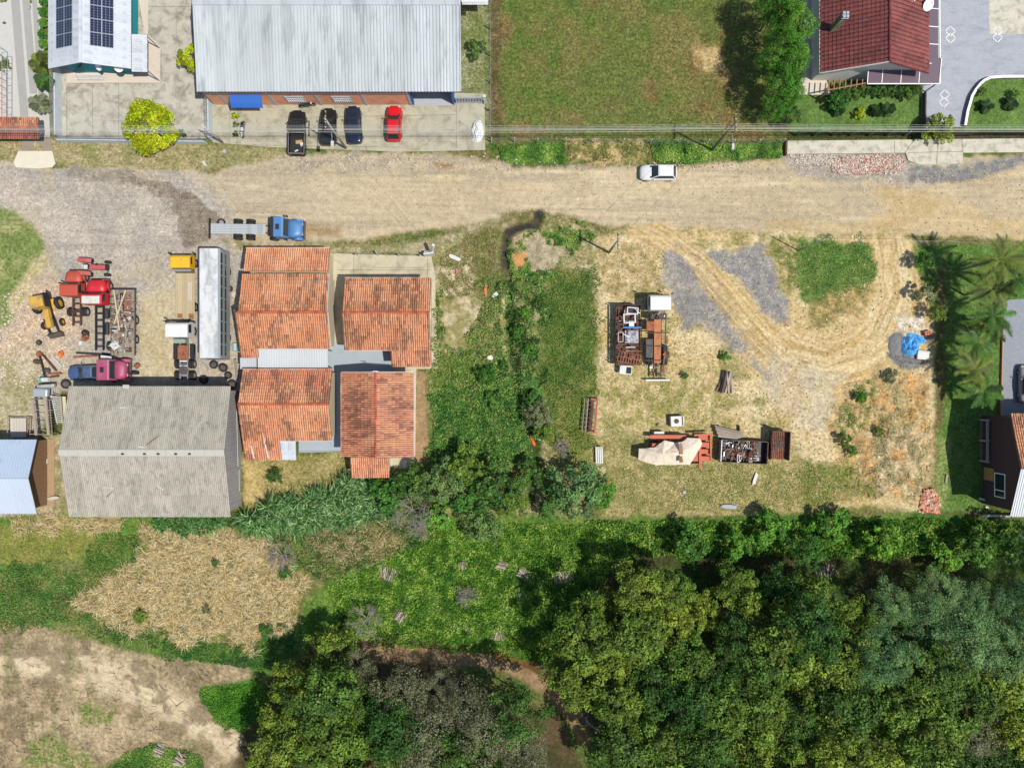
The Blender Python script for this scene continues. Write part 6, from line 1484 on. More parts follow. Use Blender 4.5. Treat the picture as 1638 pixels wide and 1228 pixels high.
# gate roof
o = thing('gate_roof', 'small red tiled roof over the gate at the left edge', 'gate', W(30, 205), world=True)
tile_slope(o, W(62, 204, 3.2), W(-30, 204, 3.2), W(62, 189, 2.8), M_tile, seed=61, base=(190, 112, 88)); tile_slope(o, W(-30, 204, 3.2), W(63, 204, 3.2), W(-30, 222, 2.8), M_tile, seed=62, base=(172, 100, 82), dark=(130, 76, 64))
ridge_tiles(o, W(-30, 204, 3.22), W(62, 204, 3.22), M_tile)
for px in (5, 66): p = W(px, 214); MB().box(p.x-.15, p.x+.15, p.y-.15, p.y+.15, 0, 2.7).build('pillar', M_wallw, o)
o = thing('sliding_gate', 'grey slatted gate beside the warehouse', 'gate', W(752, 162), world=True)
for i in range(10): p = W(731+i*4.4, 165); MB().box(p.x-.1, p.x+.1, p.y-.03, p.y+.03, .1, 1.7).build('slat', M_greyp, o)
for z in (.3, 1.5): MB().bar(W(730, 165, 0)+Vector((0, -.05, z)), W(774, 165, 0)+Vector((0, -.05, z)), .05, .1).build('rail', M_greyp, o)
p = W(776, 165); MB().box(p.x-.14, p.x+.14, p.y-.14, p.y+.14, 0, 2.0).build('post', M_wallw, o)

def wire_fence(label, pts, h=1.4, gap=2.6, m=None, lean=.08, wires=3, pw=.1):
    o = thing('wire_fence', label, 'fence', W(*pts[0]), world=True); r = random.Random(len(label)); prev = None
    for a, b_ in zip(pts, pts[1:]):
        p, q = W(*a), W(*b_); n = max(1, round((q-p).length/gap))
        for i in range(n+(b_ == pts[-1])):
            c_ = p.lerp(q, i/n); c_.z = 0; t_ = c_+Vector((r.uniform(-lean, lean), r.uniform(-lean, lean), h*r.uniform(.92, 1.08)))
            MB().bar(c_, t_, pw).build('post', m or M_wood, o)
        for k in range(wires): MB().tube([p+Vector((0, 0, h*(k+1)/(wires+.3))), q+Vector((0, 0, h*(k+1)/(wires+.3)))], .008, 4).build('wire', M_steel, o)
    return o
M_postw = mat('post_white', S(206, 202, 190), .85, .15, 3)
wire_fence('wire fence with pale posts between meadow and road verge', [(786, 228), (860, 228), (950, 229), (1040, 229), (1130, 230), (1250, 229)], 1.4, 2.9, M_postw)
wire_fence('wire fence with weathered posts on the left side of the meadow', [(784, 4), (785, 90), (785, 222)], 1.4, 3.0, M_wood)
wire_fence('short leaning fence in front of the tiled houses', [(572, 408), (672, 409)], 1.1, 2.2, M_greyp, .2, 2, .14)
o = thing('dark_fence', 'dark picket fence in front of the red-roofed house garden', 'fence', W(1370, 210), world=True)
for i in range(58): p = W(1272+i*3.6, 216); MB().box(p.x-.03, p.x+.03, p.y-.03, p.y+.03, 0, 1.25).build('picket', M_dark, o)
for z in (.25, 1.1): MB().bar(W(1272, 216)+Vector((0, 0, z)), W(1480, 216)+Vector((0, 0, z)), .03, .06).build('rail', M_dark, o)
for i in range(8): p = W(1272+i*29, 217); MB().box(p.x-.1, p.x+.1, p.y-.1, p.y+.1, 0, 1.45).build('post', M_woodd, o)
o = thing('driveway_gate', 'dark slatted gate of the paved driveway', 'gate', W(1550, 215), world=True)
for i in range(22): p = W(1492+i*2.7, 218); MB().box(p.x-.05, p.x+.05, p.y-.03, p.y+.03, .05, 1.4).build('slat', M_woodd, o)
for z in (.3, 1.2): MB().bar(W(1490, 217)+Vector((0, 0, z)), W(1552, 217)+Vector((0, 0, z)), .04, .08).build('rail', M_woodd, o)
o = thing('dark_fence', 'dark picket fence in front of the right-hand lawn', 'fence', W(1600, 210), world=True)
for i in range(26): p = W(1556+i*3.6, 216); MB().box(p.x-.03, p.x+.03, p.y-.03, p.y+.03, 0, 1.25).build('picket', M_dark, o)
for z in (.25, 1.1): MB().bar(W(1554, 216)+Vector((0, 0, z)), W(1648, 216)+Vector((0, 0, z)), .03, .06).build('rail', M_dark, o)
kp = [(1540, 203), (1544, 180), (1551, 156), (1557, 146), (1564, 137), (1571, 131), (1580, 127), (1600, 125.5), (1700, 125)]
wall_thing('curved_kerb_wall', 'curved white-topped kerb wall round the right-hand lawn', kp, .45, mat('kerb_dark', S(150, 138, 132), .8), .22, 'wall', M_white)
wall_thing('garden_wall', 'low dark fence wall between driveway and garden lawn', [(1476, 150), (1475, 205)], .7, M_woodd, .12)
wall_thing('back_wall', 'low pale wall along the back of the right-hand lawn', [(1572, 823), (1700, 824)], .8, M_wbl, .15)
wall_thing('side_wall', 'brick-topped kerb beside the chipping drive', [(1603, 520), (1601, 600), (1600, 665)], .25, mat('kerb_brick', S(196, 150, 126), .85, .3, 6), .14, 'wall')
wall_thing('terrace_wall', 'stepped white wall stub at the corner of the concrete yard of the tiled houses', [(680, 410), (696, 408)], 1.6, M_wallw, .18)
wall_thing('meadow_end_wall', 'rusty end wall at the left of the sidewalk', [(1256, 226), (1255, 250)], .5, M_rustd, .2)

def pole(label, px, py, h, lamp=False, arm=0, m=None, r=.14):
    p = W(px, py); o = thing('utility_pole', label, 'utility pole', p)
    MB().cyl((0, 0), r, 0, h, 12, r*.6).build('pole_shaft', m or mat('pole_conc', S(176, 168, 152), .85, .15, 2), o, smooth=True)
    if not arm: return o
    MB().box(-.9, .9, -.06, .06, h-.5, h-.38).build('cross_arm', M_woodd, o, rot=(0, 0, R(90)))
    for y in (-.8, -.3, .3, .8): MB().cyl((0, y), .05, h-.38, h-.2, 8).build('insulator', M_dirtw, o)
    if lamp:
        MB().tube([(0, 0, h*.72), (.2, -.8, h*.78), (.25, -1.6, h*.78)], .04).build('lamp_arm', M_steel, o)
        MB().box(.08, .42, -2.2, -1.55, h*.76, h*.79, .05, .08).build('lamp_head', M_dirtw, o, bevel=.02)
    return o
pole('leaning-looking grey pole with street lamp among the parked cars', 553, 237, 9, True, 1)
pole('dark pole with street lamp at the meadow fence by the road', 1138, 241, 9, True, 1, m=mat('pole_dark', S(120, 108, 92), .85, .2, 2))
pole('short concrete pole on the lot corner beside the ditch', 974, 404, 7.2, arm=1, m=mat('pole_grey', S(160, 158, 154), .85, .15, 2))
pole('thin pole beside the round lawn', 1277, 401, 6.8, r=.07, m=M_steel)
pole('pale post at the forecourt corner by the yard wall', 356, 228, 5.5, m=M_postw)
o = thing('leaning_post', 'broken white concrete post at the tiled house yard corner', 'post', W(688, 406), world=True)
MB().bar(W(688, 408, 0), W(693, 392, 2.4), .3, .3).build('shaft', M_wallw, o); MB().box(W(680, 0).x, W(692, 0).x, W(0, 410).y, W(0, 404).y, 0, .9).build('base', M_wallw, o)
M_wire = mat('cable', S(196, 196, 190), .5, .05, 1)
def cable(label, pts, r=.022, sag=.35, m=None):
    q = []
    for a, b_ in zip(pts, pts[1:]):
        a = Vector(a); b_ = Vector(b_)
        for i in range(14):
            t = i/14; p = a.lerp(b_, t); p.z -= sag*4*t*(1-t); q.append(p)
    q.append(Vector(pts[-1])); o = MB().tube(q, r, 5).build('power_cable', m or M_wire, None); return tag(o, label, 'cable', 'overhead cables along the road')
pA, pB = W(553, 237), W(1138, 241)
for k, (dy, z, r_, lab) in enumerate(((-.32, 7.3, .03, 'thickest pale overhead cable crossing the whole top'), (-.2, 7.45, .022, 'overhead cable just above the thickest one'), (.05, 7.5, .016, 'thin overhead cable on the meadow side'), (.3, 7.6, .012, 'outermost thin overhead cable on the meadow side'), (-.45, 6.9, .02, 'lowest pale overhead cable over the forecourt'))):
    y0 = 26.55+dy*.6
    cable(lab, [(-75, y0+.15, z), (pA.x, y0, z), (pB.x, y0+.15, z), (75, y0+.1, z)], r_, .3)
cable('thin dark service wire from the lot corner pole across the road', [W(974, 404)+Vector((0, 0, 6.6)), W(1138, 241)+Vector((0, 0, 7.8))], .012, .3, M_dark)
cable('thin dark service wire from the lamp pole to the tiled houses', [pA+Vector((0, 0, 7.6)), W(690, 400)+Vector((0, 0, 3.0))], .01, .3, M_dark)
cable('thin white service wire across the round lawn', [W(1277, 401)+Vector((0, 0, 6.4)), W(1480, 400)+Vector((0, 0, 5.0)), W(1600, 404)+Vector((0, 0, 5.0))], .012, .4)

# white rubble sacks and small litter
mound('rubble_sack', 'heap of white rubble sacks at the forecourt corner', 'sack', 764, 210, .75, 1.3, .7, mat('sack_white', S(244, 244, 240), .6, .08, 3), 7, .35)
for i, (px, py, sx, sy, rz_, lab) in enumerate(((727, 412, 1.5, .5, -25, 'white broken slab on the weedy lot'), (777, 465, .35, 1.4, 3, 'orange brick slab upright on the weedy lot'), (792, 472, .7, .5, 40, 'white torn plastic beside the orange slab'), (784, 572, .7, .6, 30, 'pale rubbish bag in the weeds'), (852, 705, .35, 1.3, 25, 'orange plastic net by the ditch'), (861, 700, .8, .4, -20, 'white plastic sheet by the ditch net'), (328, 263, .25, .7, 40, 'small white sign board on the road verge'), (360, 243, .5, .5, 5, 'pale concrete lid on the verge'), (731, 434, .3, .7, 8, 'pink rag on the bare soil'), (1207, 765, .4, 1.6, -18, 'scatter of white plaster on the grass'), (1094, 787, .4, .4, 10, 'grey flat stone on the grass'), (1165, 810, 1.9, .5, -4, 'row of pale stones at the lot edge'), (74, 737, .5, .6, 0, 'white tile on the bare ground by the grey shed'), (1513, 766, .25, 1.2, -8, 'pale plank on the lawn strip'), (1577, 811, .5, .2, -30, 'short white board on the lawn'), (87, 796, 1.4, .4, 10, 'broken concrete slab below the grey shed corner'), (648, 742, .5, 1.0, 0, 'white and blue cooler box on the back patio'), (318, 226, .8, .6, 3, 'dark meter box at the yard corner'), (463, 808, .7, .5, 30, 'white box at the cane edge'))):
    m_ = [M_dirtw, mat('slab_orange', S(216, 130, 84), .85, .2, 3), M_dirtw, M_dirtw, mat('net_orange', S(238, 104, 44), .7, .2, 4), M_dirtw, M_dirtw, M_greyp, mat('rag_pink', S(214, 120, 130), .8), M_dirtw, M_greyp, M_greyp, M_dirtw, M_wood, M_dirtw, M_concw, M_dirtw, M_dark, M_dirtw][i]
    r = random.Random(i); b = MB(); n = 9; pts = []
    for k in range(n): a_ = 2*math.pi*k/n; c_ = max(abs(math.cos(a_)), abs(math.sin(a_))); f = r.uniform(.75, 1.05)/c_; pts.append((math.cos(a_)*f*sx/2, math.sin(a_)*f*sy/2))
    b.prism(pts, 0, r.uniform(.1, .3)); p = W(px, py); o = b.build(lab.split()[1] if False else ('slab' if i in (0, 1, 10, 11, 15) else 'debris_piece'), m_, None, (p.x, p.y, gz(px, py)+.02), (R(r.uniform(-6, 6)), R(r.uniform(-6, 6)), R(rz_))); tag(o, lab, 'debris')
# rubble of broken bricks
def rubble(name, label, poly, n, cols, size, seed, h=.15):
    r = np.random.RandomState(seed); P = np.array(poly); x = r.uniform(P[:, 0].min(), P[:, 0].max(), n*3); y = r.uniform(P[:, 1].min(), P[:, 1].max(), n*3)
    k = sdist(x, y, poly)+(r.rand(n*3)-.5)*8 > 0; x, y = x[k][:n], y[k][:n]; N = len(x)
    c = np.stack([(x-819)/14, (614-y)/14, gzs(x, y)+r.rand(N)*h], -1); a = r.rand(N)*6.28; L_ = size*(.5+r.rand(N)); Wd_ = L_*(.4+.4*r.rand(N)); Hh = L_*(.25+.3*r.rand(N))
    u = np.stack([np.cos(a), np.sin(a), r.normal(0, .25, N)], -1)*L_[:, None]/2; v = np.stack([-np.sin(a), np.cos(a), r.normal(0, .25, N)], -1)*Wd_[:, None]/2; w_ = np.zeros((N, 3)); w_[:, 2] = Hh
    q = lambda s, t, z: c+s*u+t*v+z*w_
    F = [np.stack([q(-1, -1, 1), q(1, -1, 1), q(1, 1, 1), q(-1, 1, 1)], 1)]
    for s0, t0, s1, t1 in ((-1, -1, 1, -1), (1, -1, 1, 1), (1, 1, -1, 1), (-1, 1, -1, -1)): F.append(np.stack([q(s0, t0, 0), q(s1, t1, 0), q(s1, t1, 1), q(s0, t0, 1)], 1))
    pal = np.array([S(*cc) for cc in cols]); col = pal[r.randint(0, len(pal), N)]*(.75+.5*r.rand(N))[:, None]
    o = quads(name, np.concatenate(F), MATS.get('rubble') or mat('rubble', (1, 1, 1), .9, .1, 4, attr=True), np.concatenate([col]*5)); tag(o, label, 'rubble', kind='stuff'); return o
BR = [(204, 136, 112), (216, 164, 140), (224, 206, 190), (196, 184, 170), (230, 224, 214), (206, 190, 174)]
rubble('brick_rubble', 'broken brick and plaster rubble along the sidewalk', [(1330, 262), (1360, 248), (1440, 248), (1448, 262), (1430, 276), (1360, 280), (1330, 274)], 2600, BR, .14, 3, .08)
rubble('brick_rubble', 'paler sparse rubble left of the brick heap', [(1260, 248), (1340, 248), (1340, 264), (1290, 264)], 700, BR[2:], .13, 4, .05)
rubble('brick_rubble', 'heap of broken orange bricks at the lot corner', [(1482, 782), (1490, 782), (1502, 805), (1500, 820), (1472, 816), (1470, 802)], 700, [(226, 150, 118), (232, 174, 144), (206, 134, 100), (230, 206, 186)], .2, 5, .2)
rubble('stones', 'pale pebbles strewn over the lorry yard', [(0, 470), (90, 450), (115, 520), (110, 600), (60, 620), (0, 620)], 1200, [(220, 200, 176), (236, 222, 206), (190, 170, 150)], .12, 6, .02)
rubble('stones', 'stones strewn along the road edges', [(440, 245), (760, 245), (900, 262), (1250, 262), (1250, 275), (900, 272), (440, 272)], 700, [(200, 190, 172), (150, 142, 130), (222, 210, 190)], .12, 7, .02)
rubble('stones', 'pebbles and clods scattered over the dirt road', [(0, 280), (1638, 270), (1638, 378), (1000, 362), (800, 345), (400, 395), (0, 330)], 1600, [(200, 190, 172), (156, 146, 130), (226, 214, 190)], .1, 17, .01)
rubble('stones', 'clods and stones on the sandy lot', [(960, 400), (1490, 400), (1490, 800), (960, 820)], 1600, [(216, 196, 150), (180, 150, 104), (140, 128, 90)], .12, 8, .02)

# ================================================================ VEGETATION
def rand_in(poly, n, r, edge=10):
    P = np.array(poly, float); X = []; Y = []; c = 0
    while c < n:
        x = r.uniform(P[:, 0].min()-edge, P[:, 0].max()+edge, n*2); y = r.uniform(P[:, 1].min()-edge, P[:, 1].max()+edge, n*2)
        k = sdist(x, y, poly)+(fbm(x, y, 30, 3)-.5)*edge*3 > 0; X.append(x[k]); Y.append(y[k]); c += k.sum()
        if k.sum() == 0: break
    return np.concatenate(X)[:n], np.concatenate(Y)[:n]
def leaves_at(C, size, r, up=.8, asp=.5, outward=None):
    """leaf quads round centres C (N,3)"""
    N = len(C); nrm = r.normal(0, 1, (N, 3))*(1-up)*1.2; nrm[:, 2] += up
    if outward is not None: nrm += outward
    nrm /= np.linalg.norm(nrm, axis=1)[:, None]+1e-9
    t = r.normal(0, 1, (N, 3)); t -= nrm*(t*nrm).sum(1)[:, None]; t /= np.linalg.norm(t, axis=1)[:, None]+1e-9; b = np.cross(nrm, t)
    s = size*(.6+.8*r.rand(N))[:, None]
    return np.stack([C-t*s*.5, C+b*s*asp*.5-nrm*s*.06, C+t*s*.5, C-b*s*asp*.5-nrm*s*.06], 1)
ATT = leafmat('leaf_plain', (1, 1, 1), 0.001, .22)
def ggr(px, py):
    i = np.clip(np.searchsorted(ax_x, px), 1, NX-1); j = np.clip(np.searchsorted(ax_y, py), 1, NY-1)
    return GR[j, i]
def ground_cover(name, label, poly, n, size, h, cols, seed, up=.75, asp=.6, clump=26, lo=.3, edge=8, cat='plants', gmin=-1):
    r = np.random.RandomState(seed); x, y = rand_in(poly, n, r, edge); dens = fbm(x, y, clump, seed % 5, 3); k = (dens > lo+.25*(r.rand(len(x))-.5)) & (ggr(x, y) > gmin); x, y, dens = x[k], y[k], dens[k]
    hh = h*sstep(lo-.1, .8, dens)*(.2+.8*r.rand(len(x)))
    C = np.stack([(x-819)/14, (614-y)/14, gzs(x, y)+.03+hh], -1)
    pal = np.array([S(*c) for c in cols]); t = np.clip(fbm(x, y, clump*.8, (seed+2) % 6, 3)*2.2-.6+r.normal(0, .18, len(x)), 0, .999)*(len(pal)-1); i = t.astype(int); f = (t-i)[:, None]
    col = (pal[i]*(1-f)+pal[np.minimum(i+1, len(pal)-1)]*f)*(.75+1.0*r.rand(len(x)))[:, None]
    o = quads(name, leaves_at(C, size, r, up, asp), ATT, col); tag(o, label, cat, kind='stuff'); return o
def blades(name, label, poly, n, length, width, cols, seed, lean=.5, lo=.25, clump=24, edge=8, z0=0, cat='grass', droop=.25):
    """bent grass blades in tufts"""
    r = np.random.RandomState(seed); x, y = rand_in(poly, n, r, edge); dens = fbm(x, y, clump, seed % 5, 3); k = dens > lo+.2*(r.rand(len(x))-.5); x, y = x[k], y[k]; N = len(x)
    a = fbm(x, y, clump*1.2, (seed+1) % 6, 2)*12+r.normal(0, .9, N); l = length*(.5+.8*r.rand(N)); ln = lean*(.3+1.1*r.rand(N))
    P = np.stack([(x-819)/14, (614-y)/14, gzs(x, y)+z0], -1); d = np.stack([np.cos(a), np.sin(a), np.zeros(N)], -1); s = np.stack([-np.sin(a), np.cos(a), np.zeros(N)], -1)*width/2
    m1 = P+d*(l*ln*.4)[:, None]+np.array((0, 0, 1))*(l*.6*np.sqrt(np.clip(1-ln*ln*.5, .1, 1)))[:, None]
    tip = m1+d*(l*ln*.8)[:, None]+np.array((0, 0, 1))*(l*(.35-droop*ln))[:, None]
    Q = np.concatenate([np.stack([P-s, P+s, m1+s*.9, m1-s*.9], 1), np.stack([m1-s*.9, m1+s*.9, tip+s*.15, tip-s*.15], 1)])
    pal = np.array([S(*c) for c in cols]); col = pal[r.randint(0, len(pal), N)]*(.7+.95*r.rand(N))[:, None]
    o = quads(name, Q, ATT, np.concatenate([col, col])); tag(o, label, cat, kind='stuff'); return o
GRN = [(56, 96, 34), (80, 124, 42), (108, 150, 54), (144, 172, 78)]
# meadow and lawns
blades('meadow_grass', 'short olive and brown meadow grass behind the road', mead, 16000, .16, .035, [(120, 116, 62), (96, 112, 50), (150, 136, 86), (80, 100, 44)], 31, .8, .1)
ground_cover('roadside_weeds', 'green weeds on the verge below the meadow fence', [(788, 230), (900, 232), (905, 262), (800, 260)], 5000, .22, .35, GRN, 32, lo=.2)
ground_cover('roadside_weeds', 'green weeds on the verge under the dark lamp pole', [(1045, 230), (1250, 230), (1248, 250), (1100, 260), (1050, 256)], 6000, .2, .3, GRN, 33, lo=.25)
ground_cover('roadside_weeds', 'sparse weeds on the sandy verge', [(905, 228), (1045, 230), (1050, 262), (905, 264)], 1600, .2, .25, [(100, 108, 56), (150, 134, 84), (84, 116, 48)], 34, lo=.45, clump=12)
# vacant lot
ground_cover('ditch_weeds', 'dense dark green weeds filling the ditch', [(806, 455), (850, 440), (872, 500), (868, 600), (850, 690), (820, 690), (800, 600), (800, 500)], 13000, .22, .38, [(56, 80, 34), (74, 116, 48), (104, 146, 64), (140, 172, 100)], 35, up=.45, lo=.42, clump=11, edge=16)
ground_cover('lot_weeds', 'weeds and low grass covering the vacant lot', [(700, 470), (800, 440), (812, 600), (860, 640), (850, 740), (690, 740), (688, 600)], 24000, .2, .45, [(74, 116, 46), (104, 146, 58), (164, 168, 100), (92, 140, 54), (138, 170, 78)], 36, up=.45, lo=.34, clump=13, gmin=.5)
ground_cover('lot_weeds', 'leafy weeds round the ditch head', [(812, 372), (850, 366), (935, 352), (950, 380), (905, 420), (880, 450), (830, 450), (810, 440)], 5500, .2, .35, GRN, 37, lo=.42, clump=14, gmin=.6)
ground_cover('lot_weeds', 'grass strip between ditch and sandy lot', [(872, 440), (955, 420), (958, 560), (940, 640), (960, 720), (900, 740), (870, 640)], 15000, .15, .25, [(78, 116, 46), (106, 140, 56), (146, 158, 82)], 38, up=.45, lo=.3, clump=16, edge=16)
ground_cover('lot_weeds', 'dry weeds on the upper corner of the vacant lot', [(705, 400), (800, 360), (808, 440), (790, 480), (705, 470)], 4500, .16, .2, [(112, 116, 60), (150, 138, 92), (90, 108, 48)], 39, lo=.36, clump=12)
ground_cover('dark_grass_patch', 'thick dark grass patch on the lower vacant lot', [(690, 640), (760, 610), (850, 640), (850, 735), (760, 750), (690, 740)], 16000, .2, .4, [(60, 112, 50), (82, 138, 60), (112, 156, 72)], 40, up=.45, lo=.3, edge=24, clump=12)
# sandy lot tufts
ground_cover('sand_tufts', 'scattered grass tufts on the sandy lot', [(960, 400), (1060, 390), (1100, 520), (1230, 640), (1290, 700), (1290, 810), (960, 820)], 12000, .14, .1, [(136, 140, 76), (184, 172, 116), (106, 124, 58), (220, 204, 162)], 41, up=.85, lo=.48, clump=10)
ground_cover('sand_tufts', 'weeds over the spoil on the right of the sandy lot', [(1340, 620), (1400, 600), (1470, 620), (1490, 700), (1480, 800), (1380, 800), (1340, 720)], 6500, .15, .12, [(120, 134, 66), (184, 168, 116), (98, 130, 56), (214, 194, 150)], 42, up=.85, lo=.5, clump=12)
ground_cover('lawn_grass', 'round green lawn inside the turning circle', [(1275, 384), (1390, 390), (1402, 440), (1345, 480), (1300, 490), (1275, 460)], 6000, .13, .05, [(86, 126, 52), (108, 142, 64), (140, 158, 84)], 43, up=.6, lo=.42, edge=22, clump=14)
ground_cover('sand_tufts', 'grass at the lower edge of the sandy lot', [(960, 740), (1300, 750), (1380, 790), (1290, 815), (960, 825)], 11000, .15, .12, [(130, 142, 70), (176, 166, 104), (104, 132, 58), (206, 188, 136)], 44, up=.75, lo=.36, clump=12)
# lower clearing
CL = [(640, 870), (700, 845), (960, 835), (1000, 880), (960, 940), (900, 1040), (860, 1060), (760, 1045), (620, 1035), (540, 1010), (520, 940), (600, 900)]
ground_cover('clearing_cover', 'bright green leafy ground cover in the clearing', CL, 52000, .2, .3, [(60, 108, 30), (88, 136, 38), (118, 160, 50), (160, 190, 84)], 45, up=.45, lo=.16, clump=14)
ground_cover('clearing_cover', 'bright green plants at the edge of the wood', [(960, 835), (1480, 828), (1700, 842), (1700, 890), (1330, 890), (1050, 890), (960, 900)], 26000, .24, .6, [(60, 106, 32), (88, 136, 42), (120, 160, 56), (156, 184, 84)], 46, up=.45, lo=.2, clump=16)
ground_cover('clearing_cover', 'green tongue of ground cover beside the earth track', [(322, 1112), (350, 1100), (408, 1088), (432, 1110), (428, 1168), (385, 1175), (345, 1150)], 5500, .18, .2, [(62, 116, 30), (88, 142, 40), (118, 164, 54)], 47, up=.45, lo=.1, edge=14)
ground_cover('field_weeds', 'green weeds left of the dry reeds', [(-20, 905), (130, 900), (150, 870), (230, 850), (220, 900), (140, 960), (200, 1020), (100, 1010), (-20, 1000)], 15000, .17, .3, [(70, 112, 48), (100, 140, 62), (148, 152, 88)], 48, up=.45, lo=.28, edge=16)
ground_cover('field_weeds', 'yellowish mown strip at the left edge below the sheds', [(-20, 842), (150, 842), (152, 892), (-20, 902)], 6000, .12, .1, [(150, 150, 76), (126, 138, 62), (170, 160, 92)], 49, lo=.2)
ground_cover('field_weeds', 'weeds along the lower side of the dry reeds', [(180, 1000), (300, 1010), (400, 1030), (470, 990), (480, 1050), (390, 1070), (270, 1050)], 8000, .18, .35, [(44, 88, 30), (70, 118, 40), (104, 128, 60)], 50, lo=.3, clump=16)
ground_cover('field_weeds', 'mixed weeds between canes and clearing', [(400, 830), (520, 825), (650, 830), (700, 860), (610, 900), (520, 930), (440, 890)], 9000, .2, .5, [(50, 92, 32), (90, 112, 52), (160, 142, 96), (70, 110, 40)], 51, lo=.3, clump=14)
ground_cover('field_weeds', 'weeds at the bottom edge by the log stacks', [(160, 1228), (240, 1192), (320, 1206), (340, 1240), (150, 1240)], 3500, .16, .2, GRN, 52, lo=.25)
STR = [(244, 228, 178), (236, 212, 154), (228, 200, 142), (250, 240, 200), (196, 168, 116), (150, 140, 84)]
REED = [(130, 950), (215, 905), (230, 855), (330, 842), (400, 850), (430, 880), (505, 925), (480, 975), (440, 1000), (400, 1032), (330, 1010), (250, 1005), (125, 985)]
blades('dry_reeds', 'broad bed of dry straw-coloured reeds', REED, 46000, .85, .035, STR, 53, 1.0, .44, 9, edge=30, droop=.5, cat='reeds')
blades('dry_reeds', 'straw-coloured dry grass behind the grey shed', [(30, 828), (200, 828), (190, 848), (30, 850)], 3000, .7, .03, STR, 54, .9, .4, 10, edge=14, droop=.4, cat='reeds')
blades('dry_reeds', 'dry grass patch between canes and clearing', [(500, 838), (640, 835), (650, 875), (590, 900), (510, 890)], 4500, .6, .03, STR+[(120, 130, 64), (96, 116, 50)], 55, .9, .5, 9, edge=20, droop=.4, cat='reeds')
CANE = [(390, 828), (420, 812), (470, 800), (520, 785), (560, 768), (620, 770), (640, 800), (600, 825), (520, 835), (430, 845), (390, 845)]
blades('cane_thicket', 'thicket of dark green cane leaves behind the tiled houses', CANE, 9000, 1.3, .14, [(66, 108, 50), (88, 132, 66), (116, 158, 88), (150, 182, 120), (50, 84, 40)], 56, .9, .12, 14, z0=.6, cat='cane', droop=.5)
blades('cane_thicket', 'dark green cane leaves along the shed and yard edge', [(240, 826), (400, 826), (400, 842), (250, 846)], 1800, .9, .12, [(60, 100, 46), (84, 130, 62), (112, 154, 84)], 57, .9, .25, 14, z0=.2, cat='cane', droop=.5)
# twigs on the bare ground
def twigs(label, poly, n, lmin, lmax, seed, cols):
    r = np.random.RandomState(seed); x, y = rand_in(poly, n, r, 4); N = len(x); a = r.rand(N)*6.28; l = lmin+(lmax-lmin)*r.rand(N)**2
    C = np.stack([(x-819)/14, (614-y)/14, gzs(x, y)+.06+.05*r.rand(N)], -1); d = np.stack([np.cos(a), np.sin(a), r.normal(0, .05, N)], -1)*l[:, None]/2; s = np.stack([-np.sin(a), np.cos(a), np.zeros(N)], -1)*(.012+.02*r.rand(N))[:, None]; u = np.array((0, 0, .05))
    Q = np.concatenate([np.stack([C-d-s, C+d-s*.4, C+d+u*.3, C-d+u], 1), np.stack([C-d+u, C+d+u*.3, C+d+s*.4, C-d+s], 1)])
    pal = np.array([S(*c) for c in cols]); col = pal[r.randint(0, len(pal), N)]
    o = quads('twigs', Q, MATS['rubble'], np.concatenate([col, col])); tag(o, label, 'twigs', kind='stuff')
TW = [(196, 180, 154), (130, 110, 88), (104, 88, 70), (160, 142, 118)]
twigs('dead twigs scattered over the earth track', [(-20, 1005), (120, 1022), (280, 1060), (400, 1062), (330, 1110), (420, 1200), (250, 1190), (-20, 1228)], 360, .15, 1.5, 61, TW)
twigs('dead branches lying in the green clearing', [(620, 900), (760, 890), (870, 930), (900, 1000), (800, 1030), (640, 1030)], 170, .4, 2.8, 62, TW)
twigs('dead branches below the dry reeds', [(170, 1000), (260, 1010), (280, 1050), (190, 1030)], 60, .4, 2.0, 63, TW)
twigs('dry branches on the spoil', [(1340, 740), (1420, 720), (1450, 790), (1380, 800)], 60, .4, 1.8, 64, TW)

# ---------------------------------------------------------------- trees and shrubs
def crown_mesh(key, R_, Hc, nclump, per, size, seed, base=(1, 1, 1), up=.5, flat=1.0, lumpy=.25, tint=((.88, 1, .9), (1.15, 1.13, .84)), shell=.55, asp=.6):
    r = np.random.RandomState(seed)
    d = r.normal(0, 1, (nclump, 3)); d[:, 2] = np.abs(d[:, 2])*1.1-.25; d /= np.linalg.norm(d, axis=1)[:, None]
    rad = (shell+(1-shell)*r.rand(nclump)**.6)
    th = np.arctan2(d[:, 1], d[:, 0]); lob = 1+lumpy*(np.sin(th*3+seed)+.7*np.sin(th*5+seed*2.1))*.6
    cc = d*rad[:, None]*np.array((R_, R_, Hc*.5))*np.stack([lob, lob, np.ones(nclump)], -1)
    cr = R_*(.16+.14*r.rand(nclump))
    N = nclump*per; idx = np.repeat(np.arange(nclump), per)
    q = r.normal(0, 1, (N, 3)); q /= np.linalg.norm(q, axis=1)[:, None]; q[:, 2] = np.abs(q[:, 2])*.9-.25
    off = q*(cr[idx]*(.55+.45*r.rand(N)))[:, None]
    C = cc[idx]+off
    outw = q*.7+d[idx]*.35
    V = leaves_at(C, size, r, up, asp, outw)
    t = r.rand(nclump); t0, t1 = np.array(tint[0]), np.array(tint[1])
    cl = (t0*(1-t[:, None])+t1*t[:, None])*(.55+.85*r.rand(nclump))[:, None]
    col = cl[idx]*(.7+.85*r.rand(N))[:, None]
    return V, col, cc
_CR = {}
def crown(key, m, *a, **kw):
    if key not in _CR:
        V, col, cc = crown_mesh(key, *a, **kw); me = quads('@'+key, V, m, col); me.name = 'crown_'+key; _CR[key] = (me, cc)
    return _CR[key]
M_trunk = mat('trunk_bark', S(120, 104, 88), .95, .3, 3, fine=.3); M_trunkg = mat('trunk_grey', S(164, 156, 144), .95, .25, 3, fine=.3)
_TK = {}
